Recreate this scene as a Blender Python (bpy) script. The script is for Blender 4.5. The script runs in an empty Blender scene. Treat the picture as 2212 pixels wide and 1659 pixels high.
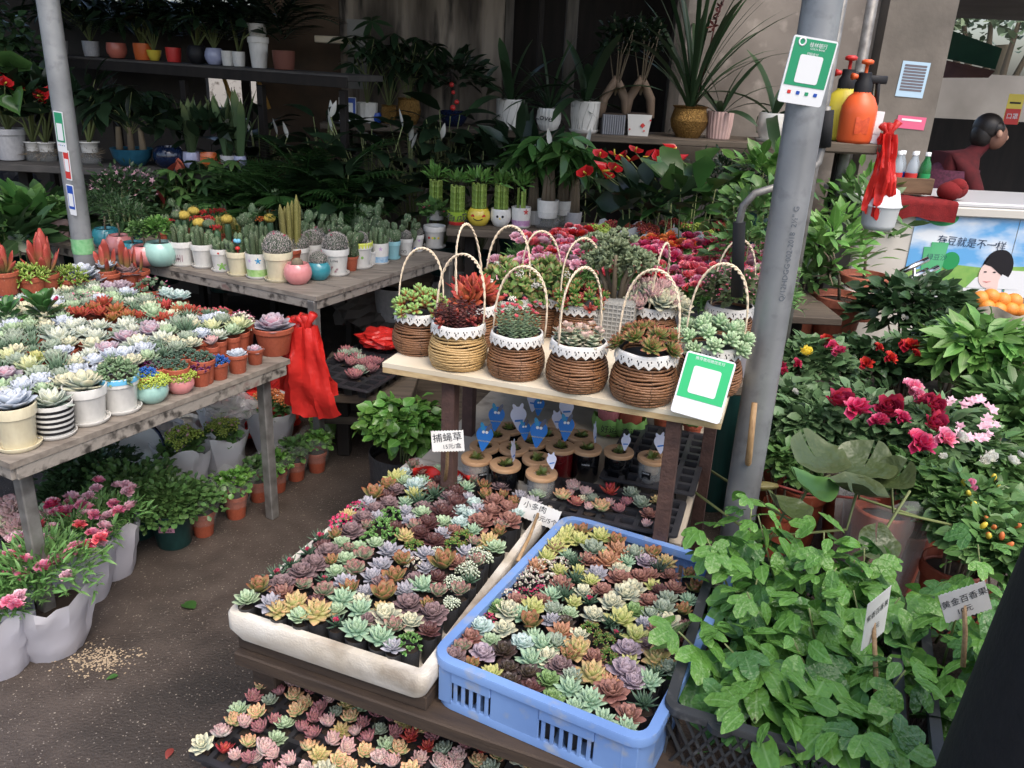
import bpy, math, random
import numpy as np
from mathutils import Vector, Matrix
rnd = random.Random(7); RS = np.random.RandomState(7)
PI = math.pi; SC = bpy.context.scene; COL = SC.collection

# ------------------------------------------------------------------ camera
F, CX, CY, H = 1790.0, 1106.0, 829.5, 1.5          # focal length and centre in a 2212x1659 frame, eye height
_d = np.array([-220., -4658., -F]); _d /= np.linalg.norm(_d); _up = -_d
_fw = np.array([0, 0, -1.]); _fw = _fw - _up * _fw.dot(_up); _fw /= np.linalg.norm(_fw)
RM = np.array([np.cross(_fw, _up), _fw, _up])        # camera axes -> world axes
cam_d = bpy.data.cameras.new('camera'); cam = bpy.data.objects.new('camera', cam_d); COL.objects.link(cam)
cam_d.sensor_width = 36.0; cam_d.lens = 36.0 * F / 2212.0; cam_d.clip_start = .05; cam_d.clip_end = 500
M4 = Matrix.Identity(4)
for i in range(3):
    for j in range(3): M4[i][j] = float(RM[i][j])
M4.translation = (0, 0, H); cam.matrix_world = M4; SC.camera = cam

# ------------------------------------------------------------------ sky, sun, exposure
SUN_EL, SUN_AZ = math.radians(58), math.radians(150)   # soft sun behind the haze, from the front right
W = bpy.data.worlds.new('World'); SC.world = W; W.use_nodes = True
nt = W.node_tree; bg = nt.nodes['Background']; sky = nt.nodes.new('ShaderNodeTexSky')
sky.sky_type = 'NISHITA'; sky.sun_disc = False; sky.sun_elevation = SUN_EL; sky.sun_rotation = SUN_AZ
sky.air_density = 1.0; sky.dust_density = 4.0; sky.ozone_density = 1.0
nt.links.new(sky.outputs[0], bg.inputs[0]); bg.inputs[1].default_value = .15
sl = bpy.data.lights.new('sun', 'SUN'); sl.energy = .8; sl.angle = math.radians(50); sl.color = (1, .96, .9)
so = bpy.data.objects.new('sun', sl); COL.objects.link(so)
sd = Vector((math.sin(SUN_AZ) * math.cos(SUN_EL), math.cos(SUN_AZ) * math.cos(SUN_EL), math.sin(SUN_EL)))
so.rotation_euler = sd.to_track_quat('Z', 'Y').to_euler(); so.location = (0, 0, 8)
SC.view_settings.view_transform = 'Standard'; SC.view_settings.look = 'None'
SC.view_settings.exposure = 1.0; SC.view_settings.gamma = 1.0
SC.cycles.use_denoising = True; SC.cycles.max_bounces = 6; SC.cycles.diffuse_bounces = 3; SC.cycles.glossy_bounces = 3
SC.cycles.transmission_bounces = 5; SC.cycles.transparent_max_bounces = 6; SC.cycles.sample_clamp_indirect = 6
SC.cycles.caustics_reflective = False; SC.cycles.caustics_refractive = False

# ------------------------------------------------------------------ measuring the place
def ray(u, v): return RM @ np.array([(u - CX) / F, -(v - CY) / F, -1.])
def at(u, v, z):                                     # the point of height z seen there
    r = ray(u, v); return np.array([0, 0, H]) + r * ((z - H) / r[2])
def atY(u, v, y):                                    # the point at distance y seen there
    r = ray(u, v); return np.array([0, 0, H]) + r * (y / r[1])
def mpp(p): return float(RM.T[2] @ (np.array(p) - np.array([0, 0, H]))) / -F    # metres per frame pixel at p
def seen(p, m=25):
    c = RM.T @ (np.array(p) - np.array([0, 0, H])); u, v = CX + F * c[0] / -c[2], CY - F * c[1] / -c[2]; return -m < u < 2212 + m and -m < v < 1659 + m
def crop(ox, oy, k=.63291): return lambda x, y: ((ox + x * k) / 1.85172, (oy + y * k) / 1.85172)

# ------------------------------------------------------------------ materials
def S(r, g, b):
    f = lambda c: ((c / 255 + .055) / 1.055) ** 2.4 if c > 10 else c / 255 / 12.92
    r, g, b = f(r), f(g), f(b); y = .09 * (.3 * r + .6 * g + .1 * b); return (r * .91 + y, g * .91 + y, b * .91 + y, 1)
MATS = {}
def _n(t, k, **kw):
    n = t.nodes.new(k)
    for a, b in kw.items(): setattr(n, a, b)
    return n
def pm(name, c, c2=None, sc=12, rough=.5, metal=0, bump=0, bsc=60, trans=0, coat=0, alpha=1, attr=False, stretch=None, det=4, ramp=(.35, .7), ior=1.45, spec=None, rv=0, c3=None, sc3=3, r3=(.5, .75), emit=0):
    if name in MATS: return MATS[name]
    m = bpy.data.materials.new(name); m.use_nodes = True; t = m.node_tree; p = t.nodes['Principled BSDF']; L = t.links.new
    tc = _n(t, 'ShaderNodeTexCoord'); out = tc.outputs['Object']
    if stretch:
        mp = _n(t, 'ShaderNodeMapping'); mp.inputs['Scale'].default_value = stretch; L(out, mp.inputs[0]); out = mp.outputs[0]
    col = None
    def noise(s, a, b):
        nz = _n(t, 'ShaderNodeTexNoise'); nz.inputs['Scale'].default_value = s; nz.inputs['Detail'].default_value = det; L(out, nz.inputs['Vector'])
        mr = _n(t, 'ShaderNodeMapRange'); mr.inputs[1].default_value = a; mr.inputs[2].default_value = b; L(nz.outputs[0], mr.inputs[0]); return mr.outputs[0]
    def mix(f, a, b, mode='MIX'):
        x = _n(t, 'ShaderNodeMix', data_type='RGBA', blend_type=mode)
        if hasattr(f, 'name'): L(f, x.inputs[0])
        else: x.inputs[0].default_value = f
        for s, q in ((6, a), (7, b)):
            if hasattr(q, 'name'): L(q, x.inputs[s])
            else: x.inputs[s].default_value = q
        return x.outputs[2]
    base = c
    if attr:
        ca = _n(t, 'ShaderNodeVertexColor', layer_name='A'); base = ca.outputs[0]; col = base
    if c2 is not None: col = mix(noise(sc, *ramp), base, c2) if not attr else mix(noise(sc, *ramp), base, mix(.3, base, c2))
    if c3 is not None: col = mix(noise(sc3, *r3), col if col is not None else base, c3)
    if rv:
        oi = _n(t, 'ShaderNodeObjectInfo'); hs = _n(t, 'ShaderNodeHueSaturation'); mr = _n(t, 'ShaderNodeMapRange')
        mr.inputs[3].default_value = 1 - rv; mr.inputs[4].default_value = 1 + rv; L(oi.outputs['Random'], mr.inputs[0]); L(mr.outputs[0], hs.inputs['Value'])
        if col is None: hs.inputs['Color'].default_value = c
        else: L(col, hs.inputs['Color'])
        col = hs.outputs[0]
    if col is None: p.inputs['Base Color'].default_value = c
    else: L(col, p.inputs['Base Color'])
    p.inputs['Roughness'].default_value = rough; p.inputs['Metallic'].default_value = metal; p.inputs['Transmission Weight'].default_value = trans
    p.inputs['Coat Weight'].default_value = coat; p.inputs['Alpha'].default_value = alpha; p.inputs['IOR'].default_value = ior
    if spec is not None: p.inputs['Specular IOR Level'].default_value = spec
    if emit: p.inputs['Emission Color'].default_value = c; p.inputs['Emission Strength'].default_value = emit
    if bump:
        nz = _n(t, 'ShaderNodeTexNoise'); nz.inputs['Scale'].default_value = bsc; nz.inputs['Detail'].default_value = 5; L(out, nz.inputs['Vector'])
        b = _n(t, 'ShaderNodeBump'); b.inputs['Strength'].default_value = bump; b.inputs['Distance'].default_value = .01; L(nz.outputs[0], b.inputs['Height']); L(b.outputs[0], p.inputs['Normal'])
    MATS[name] = m; return m
def lm(name, base, tip=None, inner=None, tw=(.7, 1.0), var=.22, rough=.42, tl=.2, vein=None, speck=None, iw=(0, 1), bump=0):
    """leaf and petal material: attribute A = (along the blade, random, rank in the rosette)"""
    if name in MATS: return MATS[name]
    m = bpy.data.materials.new(name); m.use_nodes = True; t = m.node_tree; p = t.nodes['Principled BSDF']; L = t.links.new
    ca = _n(t, 'ShaderNodeVertexColor', layer_name='A'); sp = _n(t, 'ShaderNodeSeparateColor'); L(ca.outputs[0], sp.inputs[0])
    oi = _n(t, 'ShaderNodeObjectInfo')
    def mr(src, a, b, c=0., d=1.):
        q = _n(t, 'ShaderNodeMapRange'); L(src, q.inputs[0])
        for i, v in enumerate((a, b, c, d)): q.inputs[i + 1].default_value = v
        return q.outputs[0]
    def mix(f, a, b):
        x = _n(t, 'ShaderNodeMix', data_type='RGBA'); L(f, x.inputs[0])
        for s, q in ((6, a), (7, b)):
            if hasattr(q, 'name'): L(q, x.inputs[s])
            else: x.inputs[s].default_value = q
        return x.outputs[2]
    col = base
    if inner is not None: col = mix(mr(sp.outputs[2], *iw), inner, base)
    if tip is not None: col = mix(mr(sp.outputs[0], *tw), col, tip)
    if vein is not None: col = mix(mr(sp.outputs[2], .86, 1.0, 0, .5), col, vein)
    if bump:
        tc = _n(t, 'ShaderNodeTexCoord'); nb = _n(t, 'ShaderNodeTexNoise'); nb.inputs['Scale'].default_value = bump; L(tc.outputs['Object'], nb.inputs['Vector']); bp_ = _n(t, 'ShaderNodeBump'); bp_.inputs['Strength'].default_value = .35; bp_.inputs['Distance'].default_value = .02; L(nb.outputs[0], bp_.inputs['Height']); L(bp_.outputs[0], p.inputs['Normal'])
    if speck is not None:
        tc = _n(t, 'ShaderNodeTexCoord'); nz = _n(t, 'ShaderNodeTexNoise'); nz.inputs['Scale'].default_value = speck[1]; L(tc.outputs['Object'], nz.inputs['Vector'])
        col = mix(mr(nz.outputs[0], speck[2], speck[2] + .1), col, speck[0])
    hs = _n(t, 'ShaderNodeHueSaturation')
    if hasattr(col, 'name'): L(col, hs.inputs['Color'])
    else: hs.inputs['Color'].default_value = col
    ad = _n(t, 'ShaderNodeMath', operation='ADD'); L(mr(sp.outputs[1], 0, 1, -var, var), ad.inputs[0]); L(mr(oi.outputs['Random'], 0, 1, 1 - var * .6, 1 + var * .6), ad.inputs[1])
    L(ad.outputs[0], hs.inputs['Value']); L(mr(sp.outputs[1], 0, 1, .49, .51), hs.inputs['Hue'])
    L(hs.outputs[0], p.inputs['Base Color']); p.inputs['Roughness'].default_value = rough; p.inputs['Specular IOR Level'].default_value = .4
    if tl:
        tr = _n(t, 'ShaderNodeBsdfTranslucent'); L(hs.outputs[0], tr.inputs[0]); mx = _n(t, 'ShaderNodeMixShader'); mx.inputs[0].default_value = tl
        L(p.outputs[0], mx.inputs[1]); L(tr.outputs[0], mx.inputs[2]); L(mx.outputs[0], t.nodes['Material Output'].inputs[0])
    MATS[name] = m; return m

# ------------------------------------------------------------------ mesh building
class MB:
    def __init__(s): s.b = []; s.n = 0
    def add(s, g, mi=0, M=None, C=None):
        V, Fs, C0 = g; V = np.asarray(V, float)
        if M is not None: V = V @ np.array(M)[:3, :3].T + np.array(M)[:3, 3]
        c = C if C is not None else C0
        if c is None: c = np.tile((0, .5, .5), (len(V), 1))
        elif np.ndim(c) == 1: c = np.tile(c[:3], (len(V), 1))
        s.b.append((V, [np.asarray(f, np.int64) + s.n for f in Fs], np.asarray(c, float), mi)); s.n += len(V); return s
    def mesh(s, name, mats, smooth=True):
        me = bpy.data.meshes.new(name)
        if not s.b: return me
        V = np.concatenate([b[0] for b in s.b]); C = np.concatenate([b[2] for b in s.b])
        fl = [(f, b[3]) for b in s.b for f in b[1] if len(f)]
        lv = np.concatenate([f.ravel() for f, _ in fl]); ls = np.concatenate([np.full(len(f), f.shape[1]) for f, _ in fl])
        mi = np.concatenate([np.full(len(f), k) for f, k in fl])
        me.vertices.add(len(V)); me.vertices.foreach_set('co', V.ravel().astype(np.float32))
        me.loops.add(len(lv)); me.loops.foreach_set('vertex_index', lv.astype(np.int32))
        me.polygons.add(len(ls)); st = np.zeros(len(ls), np.int32); st[1:] = np.cumsum(ls)[:-1]
        me.polygons.foreach_set('loop_start', st); me.polygons.foreach_set('material_index', mi.astype(np.int32))
        me.polygons.foreach_set('use_smooth', np.full(len(ls), bool(smooth)))
        me.update(calc_edges=True); me.validate()
        a = me.color_attributes.new('A', 'FLOAT_COLOR', 'POINT')
        a.data.foreach_set('color', np.concatenate([C, np.ones((len(C), 1))], 1).ravel().astype(np.float32))
        for m in (mats if isinstance(mats, (list, tuple)) else [mats]): me.materials.append(m)
        if smooth == 'auto': me.set_sharp_from_angle(angle=math.radians(35))
        return me
    def build(s, name, mats, parent=None, loc=None, smooth=True, rz=0): return ob(name, s.mesh(name, mats, smooth), parent, loc, rz)
def ob(name, me, parent=None, loc=None, rz=0, scale=None, mat=None):
    o = bpy.data.objects.new(name, me); COL.objects.link(o)
    if parent is not None: o.parent = parent
    if loc is not None: o.location = [float(x) for x in loc]
    if rz: o.rotation_euler[2] = rz
    if scale is not None: o.scale = scale if isinstance(scale, (tuple, list)) else (scale,) * 3
    if mat is not None: o.material_slots[0].link = 'OBJECT'; o.material_slots[0].material = mat
    return o
LABELS = {}
def tag(o, label, cat, group=None, kind=None):
    if label in LABELS and not group: print('DUP LABEL', label)
    LABELS[label] = 1; o['label'] = label; o['category'] = cat
    if group: o['group'] = group
    if kind: o['kind'] = kind
    return o
def thing(name, label, cat, loc, rz=0, group=None):
    o = bpy.data.objects.new(name, None); COL.objects.link(o); o.location = [float(x) for x in loc]; o.rotation_euler[2] = rz; o.empty_display_size = .02
    return tag(o, label, cat, group)
def struct(o, kind='structure'): o['kind'] = kind; return o

def box(cx, cy, cz, sx, sy, sz, b=0.0):
    h = np.array([sx, sy, sz]) / 2; c = np.array([cx, cy, cz])
    if b <= 0:
        V = np.array([[x, y, z] for x in (-1, 1) for y in (-1, 1) for z in (-1, 1)]) * h + c
        return V, [np.array([[0, 1, 3, 2], [4, 6, 7, 5], [0, 4, 5, 1], [2, 3, 7, 6], [0, 2, 6, 4], [1, 5, 7, 3]])], None
    V = []; ix = {}
    for x in (-1, 1):
        for y in (-1, 1):
            for z in (-1, 1):
                for a in range(3):
                    q = np.array([x, y, z]) * (h - b); q[a] += b * (x, y, z)[a]; ix[(x, y, z, a)] = len(V); V.append(q + c)
    Q = []; T = []
    for a in range(3):
        e, f = [(1, 2), (2, 0), (0, 1)][a]
        for s in (-1, 1):
            r = []
            for p, q in ((-1, -1), (1, -1), (1, 1), (-1, 1)):
                k = [0, 0, 0]; k[a] = s; k[e] = p; k[f] = q; r.append(ix[(*k, a)])
            Q.append(r if s > 0 else r[::-1])
        for p in (-1, 1):
            for q in (-1, 1):
                k0 = [0, 0, 0]; k0[e] = p; k0[f] = q; k0[a] = -1; k1 = list(k0); k1[a] = 1
                r = [ix[(*k0, e)], ix[(*k1, e)], ix[(*k1, f)], ix[(*k0, f)]]; Q.append(r if p * q < 0 else r[::-1])
    for x in (-1, 1):
        for y in (-1, 1):
            for z in (-1, 1):
                r = [ix[(x, y, z, 0)], ix[(x, y, z, 1)], ix[(x, y, z, 2)]]; T.append(r if x * y * z > 0 else r[::-1])
    return np.array(V), [np.array(Q), np.array(T)], None
def lathe(prof, seg=20, wob=0.0, closed=True):
    pr = np.array(prof, float); a = np.linspace(0, 2 * PI, seg, endpoint=False); n = len(pr)
    V = np.stack([np.outer(pr[:, 0], np.cos(a)), np.outer(pr[:, 0], np.sin(a)), np.repeat(pr[:, 1:2], seg, 1)], 2).reshape(-1, 3)
    i, j = np.meshgrid(np.arange(n - 1), np.arange(seg), indexing='ij'); i = i.ravel(); j = j.ravel(); k = (j + 1) % seg
    Q = np.stack([i * seg + j, i * seg + k, (i + 1) * seg + k, (i + 1) * seg + j], 1)
    Fs = [Q]
    if closed:
        if pr[0, 0] > 1e-6: Fs.append(np.arange(seg)[::-1][None])
        if pr[-1, 0] > 1e-6: Fs.append(((n - 1) * seg + np.arange(seg))[None])
    t = np.repeat(np.linspace(0, 1, n), seg); return V, Fs, np.stack([t, t * 0 + .5, t * 0 + .5], 1)
def tube(pts, r, seg=6, cap=True):
    P = np.array(pts, float); n = len(P); r = np.full(n, r) if np.ndim(r) == 0 else np.array(r)
    T = np.gradient(P, axis=0); T /= np.linalg.norm(T, axis=1)[:, None] + 1e-12
    u = np.cross(T[0], (0, 0, 1)); u = u if np.linalg.norm(u) > 1e-3 else np.array([1., 0, 0]); V = []; a = np.linspace(0, 2 * PI, seg, endpoint=False)
    for i in range(n):
        u = u - T[i] * u.dot(T[i]); u /= np.linalg.norm(u) + 1e-12; w = np.cross(T[i], u)
        V.append(P[i] + r[i] * (np.outer(np.cos(a), u) + np.outer(np.sin(a), w)))
    V = np.concatenate(V); i, j = np.meshgrid(np.arange(n - 1), np.arange(seg), indexing='ij'); i = i.ravel(); j = j.ravel(); k = (j + 1) % seg
    Fs = [np.stack([i * seg + j, i * seg + k, (i + 1) * seg + k, (i + 1) * seg + j], 1)]
    if cap: Fs += [np.arange(seg)[::-1][None], ((n - 1) * seg + np.arange(seg))[None]]
    t = np.repeat(np.linspace(0, 1, n), seg); return V, Fs, np.stack([t, t * 0 + .5, t * 0 + .5], 1)
WP = {'ovate': lambda t: np.sin(PI * t ** .75) ** .8, 'lance': lambda t: np.sin(PI * t ** .85) ** 1.0 * .98, 'oblong': lambda t: np.minimum(1, (t / .25) ** .6) * (1 - np.clip((t - .7) / .3, 0, 1) ** 2.2),
      'obov': lambda t: np.sin(PI * np.clip(t, 0, 1) ** 1.6) ** .7 * .9 + .12 * (1 - t), 'strap': lambda t: .75 + .25 * np.sin(PI * t) - .98 * np.clip((t - .75) / .25, 0, 1) ** 2, 'round': lambda t: np.sqrt(np.clip(1 - (2 * t - 1) ** 2, 0, 1)),
      'spoon': lambda t: np.sin(PI * np.clip(t, 0, 1) ** 1.45) ** .75 * .96 + .16 * (1 - t) ** 2, 'tri': lambda t: (1 - t) ** .8 * np.minimum(1, .75 + t * 2), 'bean': lambda t: np.clip(1 - (2 * t - 1) ** 4, 0, 1) ** .5}
def leaf(L, Wd, ns=4, shape='ovate', curl=.3, fold=.2, wav=0):
    """flat blade with a midrib fold growing along +Y"""
    t = np.linspace(0, 1, ns + 1); w = WP[shape](np.clip(t, .015, .985)) * Wd / 2; a = -curl * t; ds = L / ns
    y = np.concatenate([[0], np.cumsum(np.cos(a[:-1]) * ds)]); z = np.concatenate([[0], np.cumsum(np.sin(a[:-1]) * ds)])
    V = []; C = []
    for i in range(ns + 1):
        up = np.array([0, -math.sin(a[i]), math.cos(a[i])]); m = np.array([0, y[i], z[i]]); f = w[i] * fold
        wv = wav * w[i] * math.sin(i * 2.3)
        V += [m + up * (f + wv) - np.array([w[i], 0, 0]), m, m + up * (f - wv) + np.array([w[i], 0, 0])]; C += [(t[i], .5, 0), (t[i], .5, 1), (t[i], .5, 0)]
    Q = [[3 * i + k, 3 * i + k + 1, 3 * i + k + 4, 3 * i + k + 3] for i in range(ns) for k in (0, 1)]
    return np.array(V), [np.array(Q)], np.array(C)
def fat(L, Wd, T, ns=4, shape='lance', curl=-.3, seg=6):
    """thick succulent leaf growing along +Y, closed"""
    t = np.linspace(0, 1, ns + 1); w = np.maximum(WP[shape](np.clip(t, .06, .97)) * Wd / 2, Wd * .02); th = T / 2 * np.clip(np.sin(PI * np.clip(t, .1, .95) ** .8), .12, 1)
    a = -curl * t; ds = L / ns; y = np.concatenate([[0], np.cumsum(np.cos(a[:-1]) * ds)]); z = np.concatenate([[0], np.cumsum(np.sin(a[:-1]) * ds)]); V = []; C = []
    an = np.linspace(0, 2 * PI, seg, endpoint=False)
    for i in range(ns + 1):
        up = np.array([0, -math.sin(a[i]), math.cos(a[i])]); m = np.array([0, y[i], z[i]])
        for b in an:
            q = math.sin(b); V.append(m + np.array([math.cos(b) * w[i], 0, 0]) + up * (q * th[i] * (.45 if q > 0 else 1.0) + .18 * w[i] * math.cos(b) ** 2)); C.append((t[i], .5, .5))
    n = ns + 1; Q = [[i * seg + j, i * seg + (j + 1) % seg, (i + 1) * seg + (j + 1) % seg, (i + 1) * seg + j] for i in range(ns) for j in range(seg)]
    return np.array(V), [np.array(Q), np.arange(seg)[::-1][None], (ns * seg + np.arange(seg))[None]], np.array(C)
def frames(az, el, roll=0, s=1):
    az, el, roll, s = np.broadcast_arrays(*[np.atleast_1d(np.asarray(q, float)) for q in (az, el, roll, s)])
    d = np.stack([np.cos(el) * np.cos(az), np.cos(el) * np.sin(az), np.sin(el)], 1); n = np.stack([-np.sin(el) * np.cos(az), -np.sin(el) * np.sin(az), np.cos(el)], 1)
    x = np.cross(d, n); c, q = np.cos(roll)[:, None], np.sin(roll)[:, None]; x2 = x * c + n * q; n2 = -x * q + n * c
    return np.stack([x2, d, n2], 2) * s[:, None, None]
def scat(g, Ms, locs, G=None, B=None):
    """many copies of a small shape as one piece"""
    V, Fs, C = g; n = len(Ms); m = len(V); VV = np.einsum('nij,mj->nmi', Ms, V) + np.asarray(locs)[:, None, :]
    CC = np.tile(C[None], (n, 1, 1)) if C is not None else np.full((n, m, 3), .5)
    CC[:, :, 1] = (RS.rand(n) if G is None else G)[:, None]
    if B is not None: CC[:, :, 2] = np.asarray(B)[:, None]
    off = (np.arange(n) * m)[:, None, None]; return VV.reshape(-1, 3), [(f[None] + off).reshape(-1, f.shape[1]) for f in Fs], CC.reshape(-1, 3)
def ico(r=1.0, seg=8, rings=5, sz=1.0):
    a = np.linspace(-PI / 2, PI / 2, rings + 1); return lathe([(max(r * math.cos(x), 1e-5), r * sz * math.sin(x)) for x in a], seg, closed=False)
def prism(poly, z0, z1, b=0):
    P = np.array(poly, float); n = len(P); V = np.concatenate([np.c_[P, np.full(n, z0)], np.c_[P, np.full(n, z1)]]); j = np.arange(n); k = (j + 1) % n
    return V, [np.stack([j, k, k + n, j + n], 1), j[::-1][None], (j + n)[None]], None
def grid(nx, ny, fn):
    """surface from fn(u,v)->xyz over the unit square"""
    V = []; C = []
    for j in range(ny + 1):
        for i in range(nx + 1): V.append(fn(i / nx, j / ny)); C.append((j / ny, .5, i / nx))
    Q = [[j * (nx + 1) + i, j * (nx + 1) + i + 1, (j + 1) * (nx + 1) + i + 1, (j + 1) * (nx + 1) + i] for j in range(ny) for i in range(nx)]
    return np.array(V), [np.array(Q)], np.array(C)
def T4(loc=(0, 0, 0), rz=0, rx=0, s=1, ry=0):
    return Matrix.Translation([float(q) for q in loc]) @ Matrix.Rotation(rz, 4, 'Z') @ Matrix.Rotation(ry, 4, 'Y') @ Matrix.Rotation(rx, 4, 'X') @ Matrix.Diagonal((s, s, s, 1) if np.ndim(s) == 0 else (*s, 1))
def part(parent, name, g, mat, loc=(0, 0, 0), smooth=True, s=None, rz=0):
    mb = g if isinstance(g, MB) else MB().add(g); o = mb.build(name, mat, parent, loc, smooth, rz)
    if s is not None: o.scale = (s,) * 3
    return o
_pc = {}
def cached(key, fn):
    if key not in _pc: _pc[key] = fn()
    return _pc[key]
def addc(parent, name, key, fn, mat, loc=(0, 0, 0), s=1.0, rz=0.0):
    """a part whose mesh is shared between alike plants"""
    def mk():
        g = fn(); return (g if isinstance(g, MB) else MB().add(g)).mesh(name, mat)
    return ob(name, cached((key, name), mk), parent, loc, rz, s)
ORD = ['first', 'second', 'third', 'fourth', 'fifth', 'sixth', 'seventh', 'eighth', 'ninth', 'tenth', 'eleventh', 'twelfth', 'thirteenth', 'fourteenth', 'fifteenth', 'sixteenth', 'seventeenth', 'eighteenth', 'nineteenth', 'twentieth']
for _t, _e in (('twenty', 'thirtieth'), ('thirty', 'fortieth'), ('forty', 'fiftieth'), ('fifty', 'sixtieth'), ('sixty', 'seventieth')): ORD += [_t + '-' + q for q in ORD[:9]] + [_e]
# lettering: each string is turned into flat outlines once
_txt = {}
def letters(s):
    if s not in _txt:
        c = bpy.data.curves.new('lettering', 'FONT'); c.body = s; c.align_x = 'CENTER'; c.align_y = 'CENTER'; c.resolution_u = 2; o = bpy.data.objects.new('lettering', c); COL.objects.link(o)
        me = bpy.data.meshes.new_from_object(o.evaluated_get(bpy.context.evaluated_depsgraph_get())); me.name = 'lettering'; bpy.data.objects.remove(o); bpy.data.curves.remove(c)
        me.materials.clear(); me.materials.append(None); _txt[s] = me
    return _txt[s]
def text(s, size, mat, parent, M, name='lettering', sx=1.0):
    o = ob(name, letters(s), parent, mat=mat); o.matrix_local = M @ Matrix.Diagonal((size * sx, size, size, 1)); return o
for s in ('桂林银行', 'GUILIN BANK', '扫码支付', '推荐使用微信支付', '捕蝇草', '15元/盒', '小多肉', '10元/5个', '紫香百香果', '黄金百香果', '10元', '有豆就是不一样', '绿豆沙', '怡宛', '订货热线：陆生', 'HUILIMEI', 'Love', '有成', '好运', '连连', 'FLOWER', '水培', 'VENUS FLYTRAP', 'Q/12HDGG·002-2018  2½" G', '0.5L', '公告', '内有监控', '口罩', '“', '”', 'ABC', 'GARDEN'): letters(s)
# ------------------------------------------------------------------ setting
def ground_mat():
    m = pm('ground', S(66, 57, 51), S(84, 74, 67), sc=9, rough=.6, bump=.5, bsc=140, c3=S(50, 45, 41), sc3=2.2, r3=(.48, .66)); t = m.node_tree; p = t.nodes['Principled BSDF']; L = t.links.new
    src = p.inputs['Base Color'].links[0].from_socket; tc = _n(t, 'ShaderNodeTexCoord'); vo = _n(t, 'ShaderNodeTexVoronoi'); vo.inputs['Scale'].default_value = 115; L(tc.outputs['Object'], vo.inputs['Vector'])
    nz = _n(t, 'ShaderNodeTexNoise'); nz.inputs['Scale'].default_value = 3; L(tc.outputs['Object'], nz.inputs['Vector'])
    a = _n(t, 'ShaderNodeMapRange'); a.inputs[1].default_value = .22; a.inputs[2].default_value = .12; L(vo.outputs['Distance'], a.inputs[0]); sp = _n(t, 'ShaderNodeSeparateColor'); L(vo.outputs['Color'], sp.inputs[0])
    g = _n(t, 'ShaderNodeMath', operation='GREATER_THAN'); g.inputs[1].default_value = .5; L(sp.outputs[0], g.inputs[0]); mu = _n(t, 'ShaderNodeMath', operation='MULTIPLY'); L(a.outputs[0], mu.inputs[0]); L(g.outputs[0], mu.inputs[1])
    x = _n(t, 'ShaderNodeMix', data_type='RGBA'); L(mu.outputs[0], x.inputs[0]); L(src, x.inputs[6]); x.inputs[7].default_value = S(142, 132, 122); L(x.outputs[2], p.inputs['Base Color']); return m
gm_ = ground_mat()
g = grid(60, 60, lambda u, v: (-30 + 60 * u, -20 + 60 * v, 0)); struct(part(None, 'ground', g, gm_))
# loose chips and sawdust on the ground
chip = (np.array([[-1, -.6, 0], [1, -.7, 0], [.8, .7, 0], [-.7, .8, 0], [0, 0, .6]]), [np.array([[0, 1, 4], [1, 2, 4], [2, 3, 4], [3, 0, 4]])], None)
n = 3800; P = np.c_[RS.uniform(-1.6, .2, n), RS.uniform(1.2, 3.6, n), np.full(n, .001)]
struct(part(None, 'gravel', scat(chip, frames(RS.rand(n) * 6, 0, 0, .001 + .0022 * RS.rand(n) ** 3), P), pm('chips', S(150, 140, 126), S(100, 90, 80), sc=200, rough=.8)), 'stuff')
c0 = at(215, 1425, 0); n = 420; P = np.c_[c0[0] + RS.randn(n) * .045, c0[1] + RS.randn(n) * .03, np.full(n, .002)]
struct(part(None, 'sawdust', scat(chip, frames(RS.rand(n) * 6, 0, 0, .0012 + .0024 * RS.rand(n)), P), pm('sawdust', S(178, 158, 130), S(150, 130, 104), sc=200, rough=.9)), 'stuff')
conc = pm('stained_concrete', S(150, 138, 124), S(74, 66, 58), sc=2.2, rough=.85, bump=.25, bsc=30, stretch=(3, 3, .45), ramp=(.38, .62), c3=S(52, 47, 43), sc3=5, r3=(.52, .68))
plas = pm('grey_plaster', S(140, 131, 122), S(112, 103, 95), sc=3.0, rough=.8, bump=.15, bsc=40, c3=S(166, 156, 146), sc3=9, r3=(.55, .75))
darkw = pm('dark_wood', S(40, 34, 30), S(28, 24, 22), sc=6, rough=.8, stretch=(4, 4, .5)); frame_m = pm('faded_frame', S(96, 90, 82), S(70, 64, 58), sc=9, rough=.75, stretch=(5, 5, .6))
YB = 5.3; bx = lambda u, v=100: float(atY(u, v, YB)[0])
xa, xb, xc, xd, xe = bx(735), bx(1088), bx(1478), 2.03, 2.42
def wall(name, x0, x1, y0, y1, z0, z1, m, b=0): return struct(part(None, name, box((x0 + x1) / 2, (y0 + y1) / 2, (z0 + z1) / 2, x1 - x0, y1 - y0, z1 - z0, b), m, smooth=False))
wall('back_wall', xa, xb, YB, YB + .2, 0, 2.5, conc); wall('back_wall', xc, xd, YB, YB + .2, 0, 2.5, plas)
wall('door_recess', xb, xc, YB + .45, YB + .55, 0, 2.5, darkw)
for u, w, m in ((1098, .05, frame_m), (1232, .07, frame_m), (1166, .03, darkw), (1466, .07, frame_m)): wall('door_frame', bx(u) - w / 2, bx(u) + w / 2, YB - .005, YB + .09, 0, 2.5, m, .004)
wall('pillar', xd + .003, xe, YB - .12, YB + .3, 0, 2.5, pm('pillar_plaster', S(122, 114, 104), S(96, 90, 82), sc=4, rough=.85, bump=.2, bsc=40))
cem = pm('side_plaster', S(92, 86, 80), S(70, 66, 60), sc=3, rough=.9)
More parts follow.
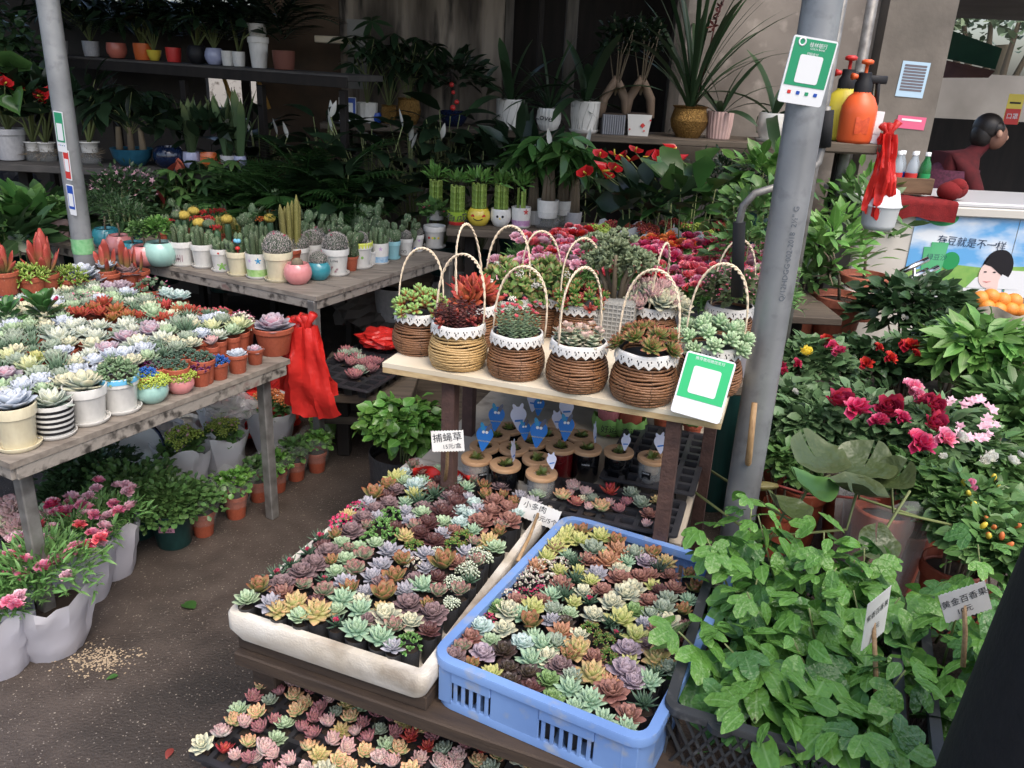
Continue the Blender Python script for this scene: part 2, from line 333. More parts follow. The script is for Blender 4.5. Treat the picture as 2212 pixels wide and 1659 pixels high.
# left back: low wall with an opening onto a flaking whitewashed wall outside
x0, x1 = bx(438), bx(548); za = float(atY(480, 232, YB)[2]); zb = float(atY(480, 150, YB)[2])
panel = pm('dull_panel', S(78, 72, 66), S(62, 58, 54), sc=5, rough=.8)
wall('rear_panel', -3.6, x0, YB, YB + .05, 0, 1.745, panel); wall('rear_panel', x1, xa - .003, YB, YB + .05, 0, 2.5, pm('carton_brown', S(96, 76, 58), S(74, 60, 48), sc=6, rough=.85)); wall('rear_panel', x0 + .003, x1 - .003, YB, YB + .05, 0, za, panel)
wall('rear_lintel', x0 + .003, x1 - .003, YB, YB + .05, zb, 1.745, darkw); wall('rear_post', bx(528) - .025, bx(528) + .025, YB - .03, YB - .003, 0, 1.74, darkw)
wall('outer_wall', -5, 1.6, 7.3, 7.5, 0, 1.7, pm('flaking_whitewash', S(196, 192, 186), S(120, 114, 106), sc=14, rough=.9, ramp=(.55, .66), c3=S(84, 78, 72), sc3=40, r3=(.66, .72)))
wall('side_wall', -3.35, -3.3, 3.9, 5.3, 0, 2.4, pm('sky_blue_sheet', S(110, 160, 196), S(96, 144, 184), sc=2, rough=.6))
# roof over the stall, and the one over the drinks counter
rm_ = pm('roof_sheet', S(96, 92, 88), S(74, 70, 66), sc=3, rough=.7)
struct(part(None, 'roof', prism([(-5.2, 3.5), (-1.0, 3.32), (1.08, 3.25), (1.25, 5.9), (-5.2, 5.9)], 2.44, 2.48), rm_, smooth=False))
awn = lm('unseen_awning', S(206, 204, 196), S(206, 204, 196), tl=.55, rough=.7, var=.03); struct(part(None, 'awning', prism([(-3.2, 3.2), (-1.7, 3.15), (.62, 1.95), (.95, 2.2), (1.05, 3.24), (-1.0, 3.31), (-3.2, 3.42)], 2.42, 2.423), awn, smooth=False))  # unseen front sheet added, translucent so daylight reaches the flowers below
struct(part(None, 'counter_roof', prism([(2.44, 5.2), (6, 4.6), (6, 7.4), (2.44, 7.4)], 2.02, 2.06), rm_, smooth=False))
wall('shade_panel', 2.44, 4.2, 6.35, 6.4, 0, 1.28, darkw); wall('far_wall', 2.2, 7, 8.4, 8.6, 0, 1.62, pm('pale_render', S(150, 146, 140), S(126, 122, 116), sc=2, rough=.85))  # dark panel added behind the vendor to stand in for interior shade
# ------------------------------------------------------------------ poles
steel = pm('galvanised_steel', S(156, 159, 162), S(134, 137, 140), sc=9, rough=.34, metal=.4, c3=S(118, 120, 123), sc3=25, r3=(.55, .8)); steeld = pm('dull_steel', S(140, 138, 134), S(100, 96, 92), sc=22, rough=.5, metal=.4)
GREEN = pm('sticker_green', S(24, 150, 104), rough=.35); WHITE = pm('sticker_white', S(226, 228, 230), rough=.4); BLACK = pm('ink_black', S(24, 24, 28), rough=.6); BLUE = pm('sticker_blue', S(28, 78, 176), rough=.35); RED = pm('sticker_red', S(206, 44, 40), rough=.35)
def rim_sheet(a, b, z0, z1, r, dw=0.0, n=10): return grid(n, 2, lambda u, v: ((r + .0) * math.sin(a + (b - a) * u), -(r + .0) * math.cos(a + (b - a) * u), z0 + (z1 - z0) * v))
def pole(label, x, y, r, h):
    t = thing('support_pole', label, 'pole', (x, y, 0), group=None); part(t, 'pipe', lathe([(r, 0), (r, h)], 28, closed=False), steel); return t
RP = atY(1680, 600, 1.95); rp = pole('thick galvanised steel pole beside the basket stand with green payment card', RP[0], 1.95, .0425, 2.42)
o = text('Q/12HDGG·002-2018  2½" G', .018, pm('stencil_grey', S(92, 100, 110), rough=.6), rp, Matrix.Translation((0.004, -.0437, 1.12)) @ Matrix.Rotation(PI / 2, 4, 'X') @ Matrix.Rotation(PI / 2, 4, 'Z'), name='pipe_marking')
LP = atY(150, 330, 3.2); lp = pole('galvanised steel pole by the cactus table with three small stickers', LP[0], 3.2, .038, 2.42)
# payment cards: flat boards with rounded corners, their code panels left blank
def rrect(w, h, r, n=5):
    P = []
    for cx, cy, a in ((w / 2 - r, h / 2 - r, 0), (-w / 2 + r, h / 2 - r, PI / 2), (-w / 2 + r, -h / 2 + r, PI), (w / 2 - r, -h / 2 + r, 1.5 * PI)): P += [(cx + r * math.cos(a + PI / 2 * i / n), cy + r * math.sin(a + PI / 2 * i / n)) for i in range(n + 1)]
    return P
def flat(poly, z0=0, z1=.0006): return prism(poly, z0, z1)
def pay_card(label, M, w, h, top, th=.003, cut=.27, texts=(), icons=True, panel=(.52, .42, .03), name='payment_card', parent_mat=WHITE):
    t = thing(name, label, 'card', (0, 0, 0)); t.matrix_world = M
    B_ = part(t, 'board', prism(rrect(w, h, .06 * w), -th, 0), parent_mat, smooth=False)
    part(B_, 'colour_field', flat([(-w / 2 + .004, -h / 2 + h * cut), (w / 2 - .004, -h / 2 + h * cut), (w / 2 - .004, h / 2 - .004), (-w / 2 + .004, h / 2 - .004)], .0004, .0008), top, smooth=False)
    part(B_, 'code_panel', flat(rrect(w * panel[0], h * panel[1], .05 * w), .0010, .0014), WHITE, (0, h * panel[2], 0), smooth=False)
    for s, size, x, y, m in texts: text(s, size * w, m, B_, Matrix.Translation((x * w, y * h, .0013)))
    if icons:
        for i, c in enumerate((RED, BLUE, GREEN, BLUE)): part(B_, 'pay_icon', flat(rrect(w * .08, w * .07, .01 * w), .0006, .001), c, ((-.3 + .2 * i) * w, -h / 2 + h * .17, 0), smooth=False)
    return t
def facing(p, tilt=0, yaw=0, roll=0): return Matrix.Translation([float(q) for q in p]) @ Matrix.Rotation(yaw, 4, 'Z') @ Matrix.Rotation(PI / 2 - tilt, 4, 'X') @ Matrix.Rotation(roll, 4, 'Z')
p = atY(1745, 155, 1.95 - .05); pc = pay_card('green and white bank payment card strapped to the thick pole', facing(p, -.05, 0.15, -.10), .102, .134, GREEN, texts=(('桂林银行', .10, .08, .39, WHITE), ('GUILIN BANK', .055, .08, .335, WHITE), ('扫码支付', .065, 0, .255, WHITE)))
b = part(pc, 'bank_emblem', lathe([(.0055, 0), (.009, 0), (.009, .0006), (.0055, .0006), (.0055, 0)], 16, closed=False), WHITE, (-.03, .056, .001))
for (u, v, w, h, m, lab, cut) in ((130, 285, .05, .145, GREEN, 'narrow green and white payment sticker, top one on the cactus table pole', .25), (145, 357, .036, .11, RED, 'red payment sticker in the middle of the cactus table pole', .05), (154, 432, .04, .115, BLUE, 'blue payment sticker low on the cactus table pole', .2)):
    q = atY(u, v, 3.155); pay_card(lab, facing(q, -.02, -.45, -.05), w, h, m, .001, cut, panel=(.6, .42, .0), icons=(m is GREEN), name='payment_sticker')
tp = pm('green_tape', S(120, 200, 130), S(160, 220, 160), sc=60, rough=.25, trans=.2); q = atY(180, 530, 3.2)
tag(part(None, 'tape_band', MB().add(lathe([(.0395, -.03), (.041, -.01), (.0395, .012), (.042, .03)], 24, closed=False)), tp, (LP[0], 3.2, q[2])), 'shiny green tape wound around the pole by the cactus table', 'tape')
# ------------------------------------------------------------------ tables
gwood = pm('weathered_board', S(146, 136, 124), S(116, 106, 96), sc=8, rough=.7, bump=.15, bsc=90, stretch=(1, 6, 6), c3=S(92, 84, 76), sc3=3, r3=(.55, .8)); edge_m = pm('grimy_edge', S(146, 138, 128), S(60, 55, 50), sc=30, rough=.75, bump=.3, bsc=60, ramp=(.5, .66), c3=S(110, 66, 60), sc3=9, r3=(.64, .72))
rust = pm('rusty_iron', S(92, 66, 58), S(70, 50, 46), sc=30, rough=.75, bump=.3, bsc=120); ply = pm('pale_plywood', S(222, 210, 186), S(206, 190, 160), sc=5, rough=.6, bump=.08, bsc=50, c3=S(186, 172, 146), sc3=7, r3=(.6, .8)); plyedge = pm('plywood_edge', S(206, 178, 128), S(170, 140, 96), sc=24, rough=.7, stretch=(1, 1, 4))
def quad(A, ux, uy, a, b): return [tuple(np.array(A[:2]) + np.array(ux) * i * a + np.array(uy) * j * b) for i, j in ((0, 0), (1, 0), (1, 1), (0, 1))]
def unit(v): v = np.array(v[:2], float); return v / np.linalg.norm(v)
def inset(poly, d): c = np.mean(poly, 0); return [tuple(np.array(p) + (c - np.array(p)) / np.linalg.norm(c - np.array(p)) * d) for p in poly]
def leg_geo(x, y, z0, z1, w=.04, ang=0): return box(0, 0, (z0 + z1) / 2, w, w, z1 - z0, .003), T4((x, y, 0), ang)
def stall(label, poly, z, th=.03, planks=1, legs=(0, 1, 2, 3), mt=gwood, me=edge_m, ml=steeld, apron=.034, lw=.034, name='display_table', ins=.03, z0=0):
    P = [np.array(q) for q in poly]; c = np.mean(P, 0); t = thing(name, label, 'table', (c[0], c[1], 0)); R = [q - c for q in P]; ang = math.atan2(*(R[1] - R[0])[::-1])
    for k in range(planks):
        a, b = k / planks, (k + 1) / planks; g = .0025 if planks > 1 else 0; d0 = (R[3] - R[0]); d1 = (R[2] - R[1]); q = [R[0] + d0 * a + unit(d0) * g, R[1] + d1 * a + unit(d1) * g, R[1] + d1 * b - unit(d1) * g, R[0] + d0 * b - unit(d0) * g]
        part(t, 'plank', prism(q, z - .016, z), mt, smooth=False)
    if apron:
        for i in range(4):
            a, b = R[i], R[(i + 1) % 4]; m = (a + b) / 2; n = -m / np.linalg.norm(m) * .012; L = np.linalg.norm(b - a); g = box(0, 0, z - .017 - apron / 2, L - .03, .014, apron, .002); part(t, 'rail', MB().add(g, M=T4((m[0] + n[0], m[1] + n[1], 0), math.atan2(*(b - a)[::-1]))), me, smooth=False)
    for i in legs:
        q = R[i] - R[i] / np.linalg.norm(R[i]) * ins; g, M = leg_geo(q[0], q[1], z0, z - .018, lw, ang); part(t, 'leg', MB().add(g, M=M), ml, smooth=False)
    return t
# left succulent table
ZL = .58; A = at(22, 1003, ZL); B = at(628, 776, ZL); ul = unit(B - A); vl = np.array([-ul[1], ul[0]]); LT = quad(A, ul, vl, np.linalg.norm((B - A)[:2]), 1.08)
stall('weathered wooden table crowded with potted succulents', LT, ZL, planks=7, ins=.09)
# cactus table
ZC = .68; A = at(105, 522, ZC); B = at(682, 642, ZC); uc = unit(B - A); vc = np.array([-uc[1], uc[0]]); CT = quad(A, uc, vc, np.linalg.norm((B - A)[:2]), .96)
stall('grimy wooden table with rows of potted cacti', CT, ZC, planks=6)
# basket stand: two boards on angle-iron legs
ZB, ZJ = .80, .42; A = at(826, 783, ZB); B = at(1560, 905, ZB); ub = unit(B - A); vb = np.array([-ub[1], ub[0]]); BT = quad(A, ub, vb, np.linalg.norm((B - A)[:2]), .52)
c = np.mean(BT, 0); bs = thing('basket_stand', 'two tier stand with pale plywood board and rusty angle iron legs', 'stand', (c[0], c[1], 0)); R = [np.array(q) - c for q in BT]
part(bs, 'top_board', MB().add(prism(R, ZB - .012, ZB)), ply, smooth=False); part(bs, 'board_edge', MB().add(prism([np.array(q) * .999 for q in R], ZB - .026, ZB - .0125)), plyedge, smooth=False)
R2 = [np.array(q) * 1.0286 - c for q in ((-.30, 1.948), (.421, 1.719), (.70, 2.59), (-.02, 2.82))]; part(bs, 'lower_board', prism(R2, ZJ - .02, ZJ), pm('dusty_board', S(196, 184, 164), S(168, 156, 138), sc=6, rough=.7, bump=.1, c3=S(140, 130, 116), sc3=11, r3=(.6, .75)), smooth=False)
for u, v in ((958, 830), (1452, 920)):
    q = at(u, v, ZB - .03)[:2] - c + vb * .03; part(bs, 'leg', MB().add(box(0, 0, (ZB - .03) / 2, .034, .004, ZB - .032, .001), M=T4((q[0], q[1], 0), -.31)).add(box(.015, .017, (ZB - .03) / 2, .004, .034, ZB - .032, .001), M=T4((q[0], q[1], 0), -.31)), rust, smooth=False)
for q in (R[2] - ub * .05 - vb * .05, R[3] + ub * .05 - vb * .05): part(bs, 'leg', MB().add(box(0, 0, (ZB - .03) / 2, .034, .034, ZB - .032, .001), M=T4((q[0], q[1], 0), -.31)), rust, smooth=False)
# long back shelf, bamboo shelf, flower bench and left racks
oldw = pm('old_plank', S(104, 92, 78), S(76, 66, 56), sc=7, rough=.8, stretch=(.6, 6, 6), bump=.2, bsc=60); ZS = 1.165; YS = 4.72
def shelf(label, x0, x1, y0, y1, z, legs=True, m=oldw, th=.035, n=2, name='wall_shelf', ml=darkw):
    t = thing(name, label, 'shelf', ((x0 + x1) / 2, (y0 + y1) / 2, 0)); w = x1 - x0; d = (y1 - y0) / n
    for i in range(n): part(t, 'plank', box(0, -(y1 - y0) / 2 + d * (i + .5), z - th / 2 - .002 * i, w - .01 * i, d - .006, th, .004), m, smooth=False)
    if legs:
        for s in (-1, 1): part(t, 'leg', box(s * (w / 2 - .1), 0, (z - th) / 2 - .001, .05, .05, z - th - .006, .003), ml, smooth=False)
    return t
shelf('long plank shelf along the back wall holding white pots', float(atY(690, 262, YS)[0]), float(atY(1895, 318, YS)[0]), YS, YB - .07, ZS, n=2)
ZM = .8; YM = 3.74; shelf('low plank shelf holding lucky bamboo pots', -.33, .50, YM, YM + .35, ZM, n=2)
shelf('rough bench behind the baskets holding wrapped flowers', -.05, .82, 2.42, 3.44, .60, n=4, name='flower_bench')
shelf('low dark bench crowded with leafy plants behind the cacti', -2.9, -.45, 4.25, 4.62, .42, n=2, name='plant_bench')
shelf('dark bench under the long shelf with anthuriums', .55, 1.45, 3.55, 4.15, .52, n=2, name='plant_bench')
shelf('dark metal rack shelf with water grown plants', float(atY(-30, 360, 4.15)[0]), float(atY(478, 345, 4.25)[0]), 4.1, 4.5, .945, n=2, name='rack_shelf', m=pm('dark_rack', S(84, 80, 76), S(62, 60, 58), sc=8, rough=.7))
# high rack at the left
a = atY(60, 113, 4.95); b2 = atY(745, 160, 4.3); t = thing('high_rack', 'high dark metal rack along the left back with potted plants', 'rack', (a[0], a[1], 0)); d = (b2 - a)[:2]; L = np.linalg.norm(d); an = math.atan2(d[1], d[0]); dz = (b2[2] - a[2]); ra, rb = a, b2
part(t, 'shelf_board', MB().add(box(L / 2, .18, a[2] - .02, L, .36, .03, .003), M=T4((0, 0, 0), an, ry=-dz / L)), MATS['dark_rack'], smooth=False)
part(t, 'shelf_rail', MB().add(box(L / 2, -.006, a[2] - .04, L, .01, .05, .002), M=T4((0, 0, 0), an, ry=-dz / L)), darkw, smooth=False)
for f in (.0, .26, .5, .74, .98):
    q = d * f; part(t, 'post', MB().add(box(0, .0, a[2] / 2 - .05, .035, .035, a[2] - .1, .002), M=T4((q[0] - math.sin(an) * .05, q[1] + .05, 0), an)), darkw, smooth=False)
# ------------------------------------------------------------------ plant kinds
# rosette kinds: leaves, width, thickness, blade, inner and outer tilt, colour, tip, heart, words
SK = {
 'mint': (22, .34, .20, 'lance', 82, 8, (138, 174, 146), (166, 190, 152), (152, 184, 150), 'mint green plump'),
 'peach': (20, .42, .24, 'lance', 80, 5, (186, 176, 112), (200, 150, 102), (178, 182, 112), 'peach yellow plump'),
 'lime': (18, .40, .18, 'lance', 80, 15, (182, 190, 108), (196, 186, 112), (190, 200, 120), 'lime yellow'),
 'purple': (32, .52, .10, 'spoon', 80, 4, (116, 98, 102), (140, 112, 112), (126, 106, 106), 'dusty purple flat'),
 'lav': (20, .46, .14, 'lance', 78, 8, (150, 152, 162), (176, 168, 174), (162, 164, 172), 'lavender grey'),
 'paleblue': (20, .56, .14, 'spoon', 78, 16, (160, 188, 182), (190, 206, 200), (180, 205, 196), 'pale blue green cupped'),
 'olive': (15, .40, .10, 'spoon', 84, 38, (128, 130, 72), (158, 84, 58), (126, 140, 78), 'olive and rust upright'),
 'rededge': (16, .46, .10, 'spoon', 82, 28, (136, 152, 122), (156, 86, 88), (140, 160, 130), 'grey green red edged'),
 'palegreen': (22, .46, .14, 'spoon', 78, 14, (150, 176, 140), (170, 190, 150), (160, 186, 146), 'pale green'),
 'dkred': (26, .46, .10, 'spoon', 80, 8, (106, 66, 66), (84, 54, 54), (124, 84, 76), 'dark wine red'),
 'redbrown': (24, .44, .11, 'spoon', 80, 8, (140, 92, 84), (160, 110, 96), (150, 112, 96), 'reddish brown'),
 'orangebrown': (22, .40, .16, 'lance', 80, 14, (176, 118, 88), (194, 134, 100), (160, 132, 92), 'orange brown'),
 'cream': (20, .48, .14, 'spoon', 78, 12, (166, 176, 160), (214, 204, 164), (176, 186, 166), 'grey green cream edged'),
 'lilac': (22, .56, .14, 'spoon', 78, 8, (158, 140, 154), (176, 156, 166), (166, 150, 160), 'lilac pink'),
 'brown': (24, .46, .09, 'obov', 78, 8, (88, 70, 64), (66, 52, 50), (96, 88, 66), 'glossy dark brown'),
 'green': (26, .46, .10, 'spoon', 78, 8, (112, 146, 88), (126, 158, 92), (122, 156, 92), 'fresh green'),
 'dkgreen': (24, .26, .14, 'tri', 75, 18, (62, 90, 70), (96, 118, 92), (70, 100, 74), 'dark green spiky'),
 'zebra': (24, .22, .14, 'tri', 78, 30, (58, 78, 66), (84, 92, 76), (64, 84, 70), 'dark green pointed'),
 'white': (26, .42, .12, 'lance', 76, 10, (136, 156, 142), (186, 192, 178), (242, 240, 212), 'white hearted'),
 'yellow': (26, .36, .12, 'lance', 78, 14, (132, 158, 120), (190, 194, 140), (240, 236, 180), 'creamy yellow hearted'),
 'pinkheart': (24, .56, .11, 'spoon', 76, 8, (136, 132, 144), (172, 162, 170), (232, 168, 184), 'mauve pink hearted'),
 'frost': (22, .56, .14, 'spoon', 76, 18, (156, 168, 182), (196, 202, 212), (196, 204, 212), 'frosted blue grey'),
 'fire': (20, .34, .10, 'lance', 80, 24, (160, 66, 46), (176, 46, 38), (168, 98, 54), 'fiery red'),
 'fireg': (18, .36, .10, 'lance', 80, 30, (152, 124, 56), (172, 62, 42), (158, 136, 62), 'orange and red'),
 'agave': (26, .24, .10, 'tri', 80, 25, (92, 120, 96), (130, 150, 122), (100, 130, 100), 'green spiky'),
 'pinkwhite': (24, .40, .18, 'lance', 82, 40, (196, 172, 168), (200, 142, 142), (206, 200, 182), 'pink and white'),
 'coral': (20, .40, .14, 'lance', 80, 16, (180, 112, 98), (186, 88, 80), (188, 144, 118), 'coral red'),
 'ruby': (16, .34, .10, 'lance', 78, 25, (180, 56, 50), (170, 36, 44), (184, 80, 60), 'bright red'),
 'plum': (24, .40, .18, 'lance', 82, 36, (146, 104, 108), (168, 96, 102), (156, 130, 120), 'plum pink'),
 'palewhite': (26, .40, .20, 'bean', 82, 30, (190, 186, 178), (198, 152, 150), (202, 200, 188), 'whitish'),
 'applegreen': (20, .44, .18, 'spoon', 80, 30, (186, 200, 140), (222, 150, 112), (190, 208, 150), 'pale apple green orange tipped'),
 'greygreen': (24, .40, .14, 'spoon', 80, 26, (132, 150, 128), (150, 160, 140), (140, 160, 136), 'grey green'),
}
for _k in SK: SK[_k] = (int(SK[_k][0] * (1.0 if SK[_k][3] == 'tri' else 1.25)), SK[_k][1] * (1.0 if SK[_k][3] == 'tri' else 1.38), SK[_k][2] * 1.35, *SK[_k][3:])
def sk_mat(k):
    q = SK[k]; fl = k in ('brown', 'green', 'dkred')
    return lm('succulent_' + k, S(*q[6]), S(*q[7]), S(*q[8]), tw=(.55, 1.0), var=.16, rough=.3 if fl else .5, tl=.08)
def ros_leaves(k, seed=0):
    n, w, t, sh, e0, e1 = SK[k][:6]; r = np.random.RandomState(seed); f = np.linspace(0, 1, n)
    az = np.arange(n) * 2.39996 + r.rand() * 6; el = np.radians(e0 + (e1 - e0) * f ** .8 + r.randn(n) * 4); s = .42 + .58 * f ** .55 + r.randn(n) * .03
    loc = np.stack([np.cos(az) * .05 * f, np.sin(az) * .05 * f, .16 * (1 - f)], 1); return frames(az, el, r.randn(n) * .1, s), loc, f
_lmesh = {}
def ros_blade(k, ring):
    if (k, ring) not in _lmesh:
        n, w, t, sh = SK[k][:4]; g = fat(1, w * (1, 1.05, 1.1)[ring], t, 4, sh, (-.5, -.4, -.15)[ring]); V, Fs, C = g; C = C.copy(); C[:, 2] = (0.05, .5, 1)[ring]
        _lmesh[(k, ring)] = MB().add((V, Fs, C)).mesh('leaf', sk_mat(k))
    return _lmesh[(k, ring)]
def ros_objs(k, parent, loc, R, seed=0, name='leaf'):
    """rosette whose leaves are parts of their own"""
    Ms, Ls, f = ros_leaves(k, seed)
    for m, l, q in zip(Ms, Ls, f):
        o = ob(name, ros_blade(k, 0 if q < .3 else 1 if q < .65 else 2), parent); m = m * R; l = l * R
        o.matrix_local = Matrix([[*m[i], l[i] + loc[i]] for i in range(3)] + [[0, 0, 0, 1]])
_rm = {}
def ros_geo(k, seed=0, ns=3):
    Ms, Ls, f = ros_leaves(k, seed); n, w, t, sh = SK[k][:4]; return scat(fat(1, w * 1.05, t, ns, sh, -.35, 5), Ms, Ls, None, f)
def ros_mesh(k, seed=0):
    if (k, seed) not in _rm: _rm[(k, seed)] = MB().add(ros_geo(k, seed)).mesh('rosette', sk_mat(k))
    return _rm[(k, seed)]
def dome(n, r=1., h=.6, seed=0, cover=1.0):
    q = np.random.RandomState(seed); i = np.arange(n) + .5; z = 1 - i / n * cover; a = i * 2.39996 + q.rand() * 6; rr = np.sqrt(np.clip(1 - z * z, 0, 1)) * (1 + q.randn(n) * .05)
    return np.stack([rr * np.cos(a) * r, rr * np.sin(a) * r, z * h + q.randn(n) * .03 * h], 1), a, np.arcsin(np.clip(z, -1, 1))
# materials of the leafy kinds
G = {}
def gm(k, *a, **kw): G[k] = lm('leaf_' + k, *a, **kw); return G[k]
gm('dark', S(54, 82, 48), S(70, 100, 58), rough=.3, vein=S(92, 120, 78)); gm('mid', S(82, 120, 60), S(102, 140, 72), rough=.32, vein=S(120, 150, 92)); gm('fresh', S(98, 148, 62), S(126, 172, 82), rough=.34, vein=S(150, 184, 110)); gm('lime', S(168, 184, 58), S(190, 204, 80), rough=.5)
gm('blue', S(96, 122, 92), S(122, 144, 112), rough=.5); gm('jade', S(98, 150, 70), S(140, 180, 96), rough=.3); gm('passion', S(96, 148, 56), S(126, 174, 76), rough=.22, tl=.22, vein=S(140, 178, 110), bump=5); gm('rosef', S(92, 124, 80), S(112, 142, 92), rough=.4)
gm('carnf', S(96, 142, 72), S(126, 168, 88), rough=.45); gm('red', S(196, 22, 30), S(214, 40, 40), tl=.15); gm('magenta', S(214, 40, 100), S(230, 110, 150), tl=.25); gm('pink', S(232, 120, 158), S(244, 190, 206), tl=.3)
gm('palepink', S(238, 184, 200), S(246, 214, 222), tl=.3); gm('crimson', S(176, 22, 62), S(206, 60, 100), tl=.15); gm('coralp', S(232, 92, 110), S(242, 150, 156), tl=.25); gm('white', S(224, 224, 214), S(236, 232, 220), tl=.3)
gm('yellow', S(232, 206, 40), S(244, 226, 80), tl=.25); gm('orange', S(222, 116, 50), S(236, 150, 70), tl=.2); gm('stem', S(110, 122, 70), S(128, 138, 84), tl=0, rough=.6); gm('bark', S(118, 104, 84), S(134, 122, 98), tl=0, rough=.8)
gm('varieg', S(150, 160, 124), S(236, 222, 208), tw=(.35, .9), tl=.15); gm('bumpy', S(150, 170, 128), S(232, 234, 214), tw=(.4, 1), tl=.05, rough=.6); gm('redleaf', S(150, 60, 50), S(180, 80, 66), rough=.45)
gm('dred', S(96, 50, 48), S(140, 72, 64), tl=.05); gm('horn', S(128, 128, 70), S(168, 66, 54), tw=(.15, .7), tl=.08); gm('burro', S(152, 184, 136), S(184, 206, 160), tl=.08, rough=.5); gm('jellyr', S(96, 140, 60), S(160, 46, 40), inner=None, tw=(.7, 1.1), tl=.05, rough=.3)
gm('jellyg', S(176, 60, 50), S(130, 168, 84), tw=(.25, .75), tl=.05, rough=.3); gm('stack', S(128, 152, 112), S(150, 168, 124), tl=.05, rough=.5); gm('beang', S(70, 96, 80), S(92, 116, 96), tl=0, rough=.28); gm('beanb', S(30, 84, 160), S(52, 112, 186), tl=0, rough=.22); gm('beanp', S(84, 28, 72), S(120, 50, 96), tl=0, rough=.22)
gm('cact', S(78, 100, 66), S(96, 116, 78), tl=0, rough=.65, speck=(S(176, 176, 150), 13, .60)); gm('cactd', S(62, 76, 60), S(74, 88, 68), tl=0, rough=.8, speck=(S(170, 156, 154), 11, .52)); gm('cacty', S(122, 118, 52), S(140, 136, 66), tl=0, rough=.7, speck=(S(176, 168, 110), 13, .58)); gm('spine', S(206, 196, 190), S(220, 206, 200), tl=0, rough=.6)
gm('moony', S(196, 170, 56), S(214, 190, 84), tl=0, rough=.7, speck=(S(150, 120, 50), 9, .56)); gm('moonr', S(190, 24, 34), S(216, 50, 56), tl=0, rough=.5); gm('bamboo', S(122, 150, 56), S(150, 172, 76), tl=0, rough=.35); gm('snake', S(70, 92, 60), S(120, 136, 84), tl=.05); gm('pothos', S(60, 100, 44), S(84, 126, 60), rough=.3); gm('lotus', S(66, 80, 44), S(80, 92, 54), rough=.3, tl=.08, bump=2.5); gm('palm', S(44, 78, 34), S(62, 100, 46), rough=.35)
gm('shade', S(32, 52, 32), S(44, 66, 42), rough=.32); gm('gras', S(92, 126, 60), S(126, 150, 80)); gm('rust', S(150, 96, 60), S(186, 104, 70)); gm('graygreen', S(120, 138, 104), S(140, 156, 120), rough=.5); gm('berryr', S(176, 74, 62), S(200, 96, 76), tl=0, rough=.4); gm('berryg', S(150, 172, 60), S(176, 196, 84), tl=0, rough=.4); gm('berryo', S(196, 110, 56), S(214, 140, 80), tl=0, rough=.4)  # shade, palm and clivia greens darkened in place of a dimmer stall back

def carn_geo(seed=0, n=16):
    r = np.random.RandomState(seed); f = np.linspace(0, 1, n); az = np.arange(n) * 2.4 + r.rand(n); el = np.radians(82 - 70 * f ** .7); Ms = frames(az, el, r.randn(n) * .3, .75 + .3 * f); return scat(leaf(.5, .42, 3, 'obov', -.2, .35, .6), Ms, np.stack([np.cos(az) * .04, np.sin(az) * .04, .1 * (1 - f)], 1), None, f)
def rose_geo(seed=0, n=26):
    r = np.random.RandomState(seed); f = np.linspace(0, 1, n); az = np.arange(n) * 2.4 + r.rand(n) * .4; el = np.radians(86 - 62 * f); Ms = frames(az, el, r.randn(n) * .25, .5 + .5 * f); return scat(leaf(.5, .5, 4, 'obov', -.9, .3, .25), Ms, np.stack([np.cos(az) * .12 * f, np.sin(az) * .12 * f, .1 * (1 - f)], 1), None, f)
def star_geo(n=5, w=.5): return scat(leaf(.5, w * .5, 2, 'obov', .1, .1), frames(np.arange(n) * 2 * PI / n, np.full(n, .35)), np.zeros((n, 3)))
def at_pts(g, pts, s, seed=0, tilt=.5):
    """copies of a flower shape at pts, tilted at random"""
    r = np.random.RandomState(seed); n = len(pts); Ms = []
    for i in range(n):
        q = Matrix.Rotation(r.rand() * 6.3, 3, 'Z') @ Matrix.Rotation(r.randn() * tilt, 3, 'X'); q = Matrix.Rotation(r.randn() * tilt * .6 - .25, 3, 'Y') @ q; Ms.append(np.array(q) * s * (.8 + .4 * r.rand()))
    V, Fs, C = g; m = len(V); VV = np.einsum('nij,mj->nmi', np.array(Ms), V) + np.asarray(pts)[:, None]; CC = np.tile(C[None], (n, 1, 1)); CC[:, :, 1] = CC[:, :, 1] * .5 + r.rand(n)[:, None] * .5
    off = (np.arange(n) * m)[:, None, None]; return VV.reshape(-1, 3), [(f[None] + off).reshape(-1, f.shape[1]) for f in Fs], CC.reshape(-1, 3)
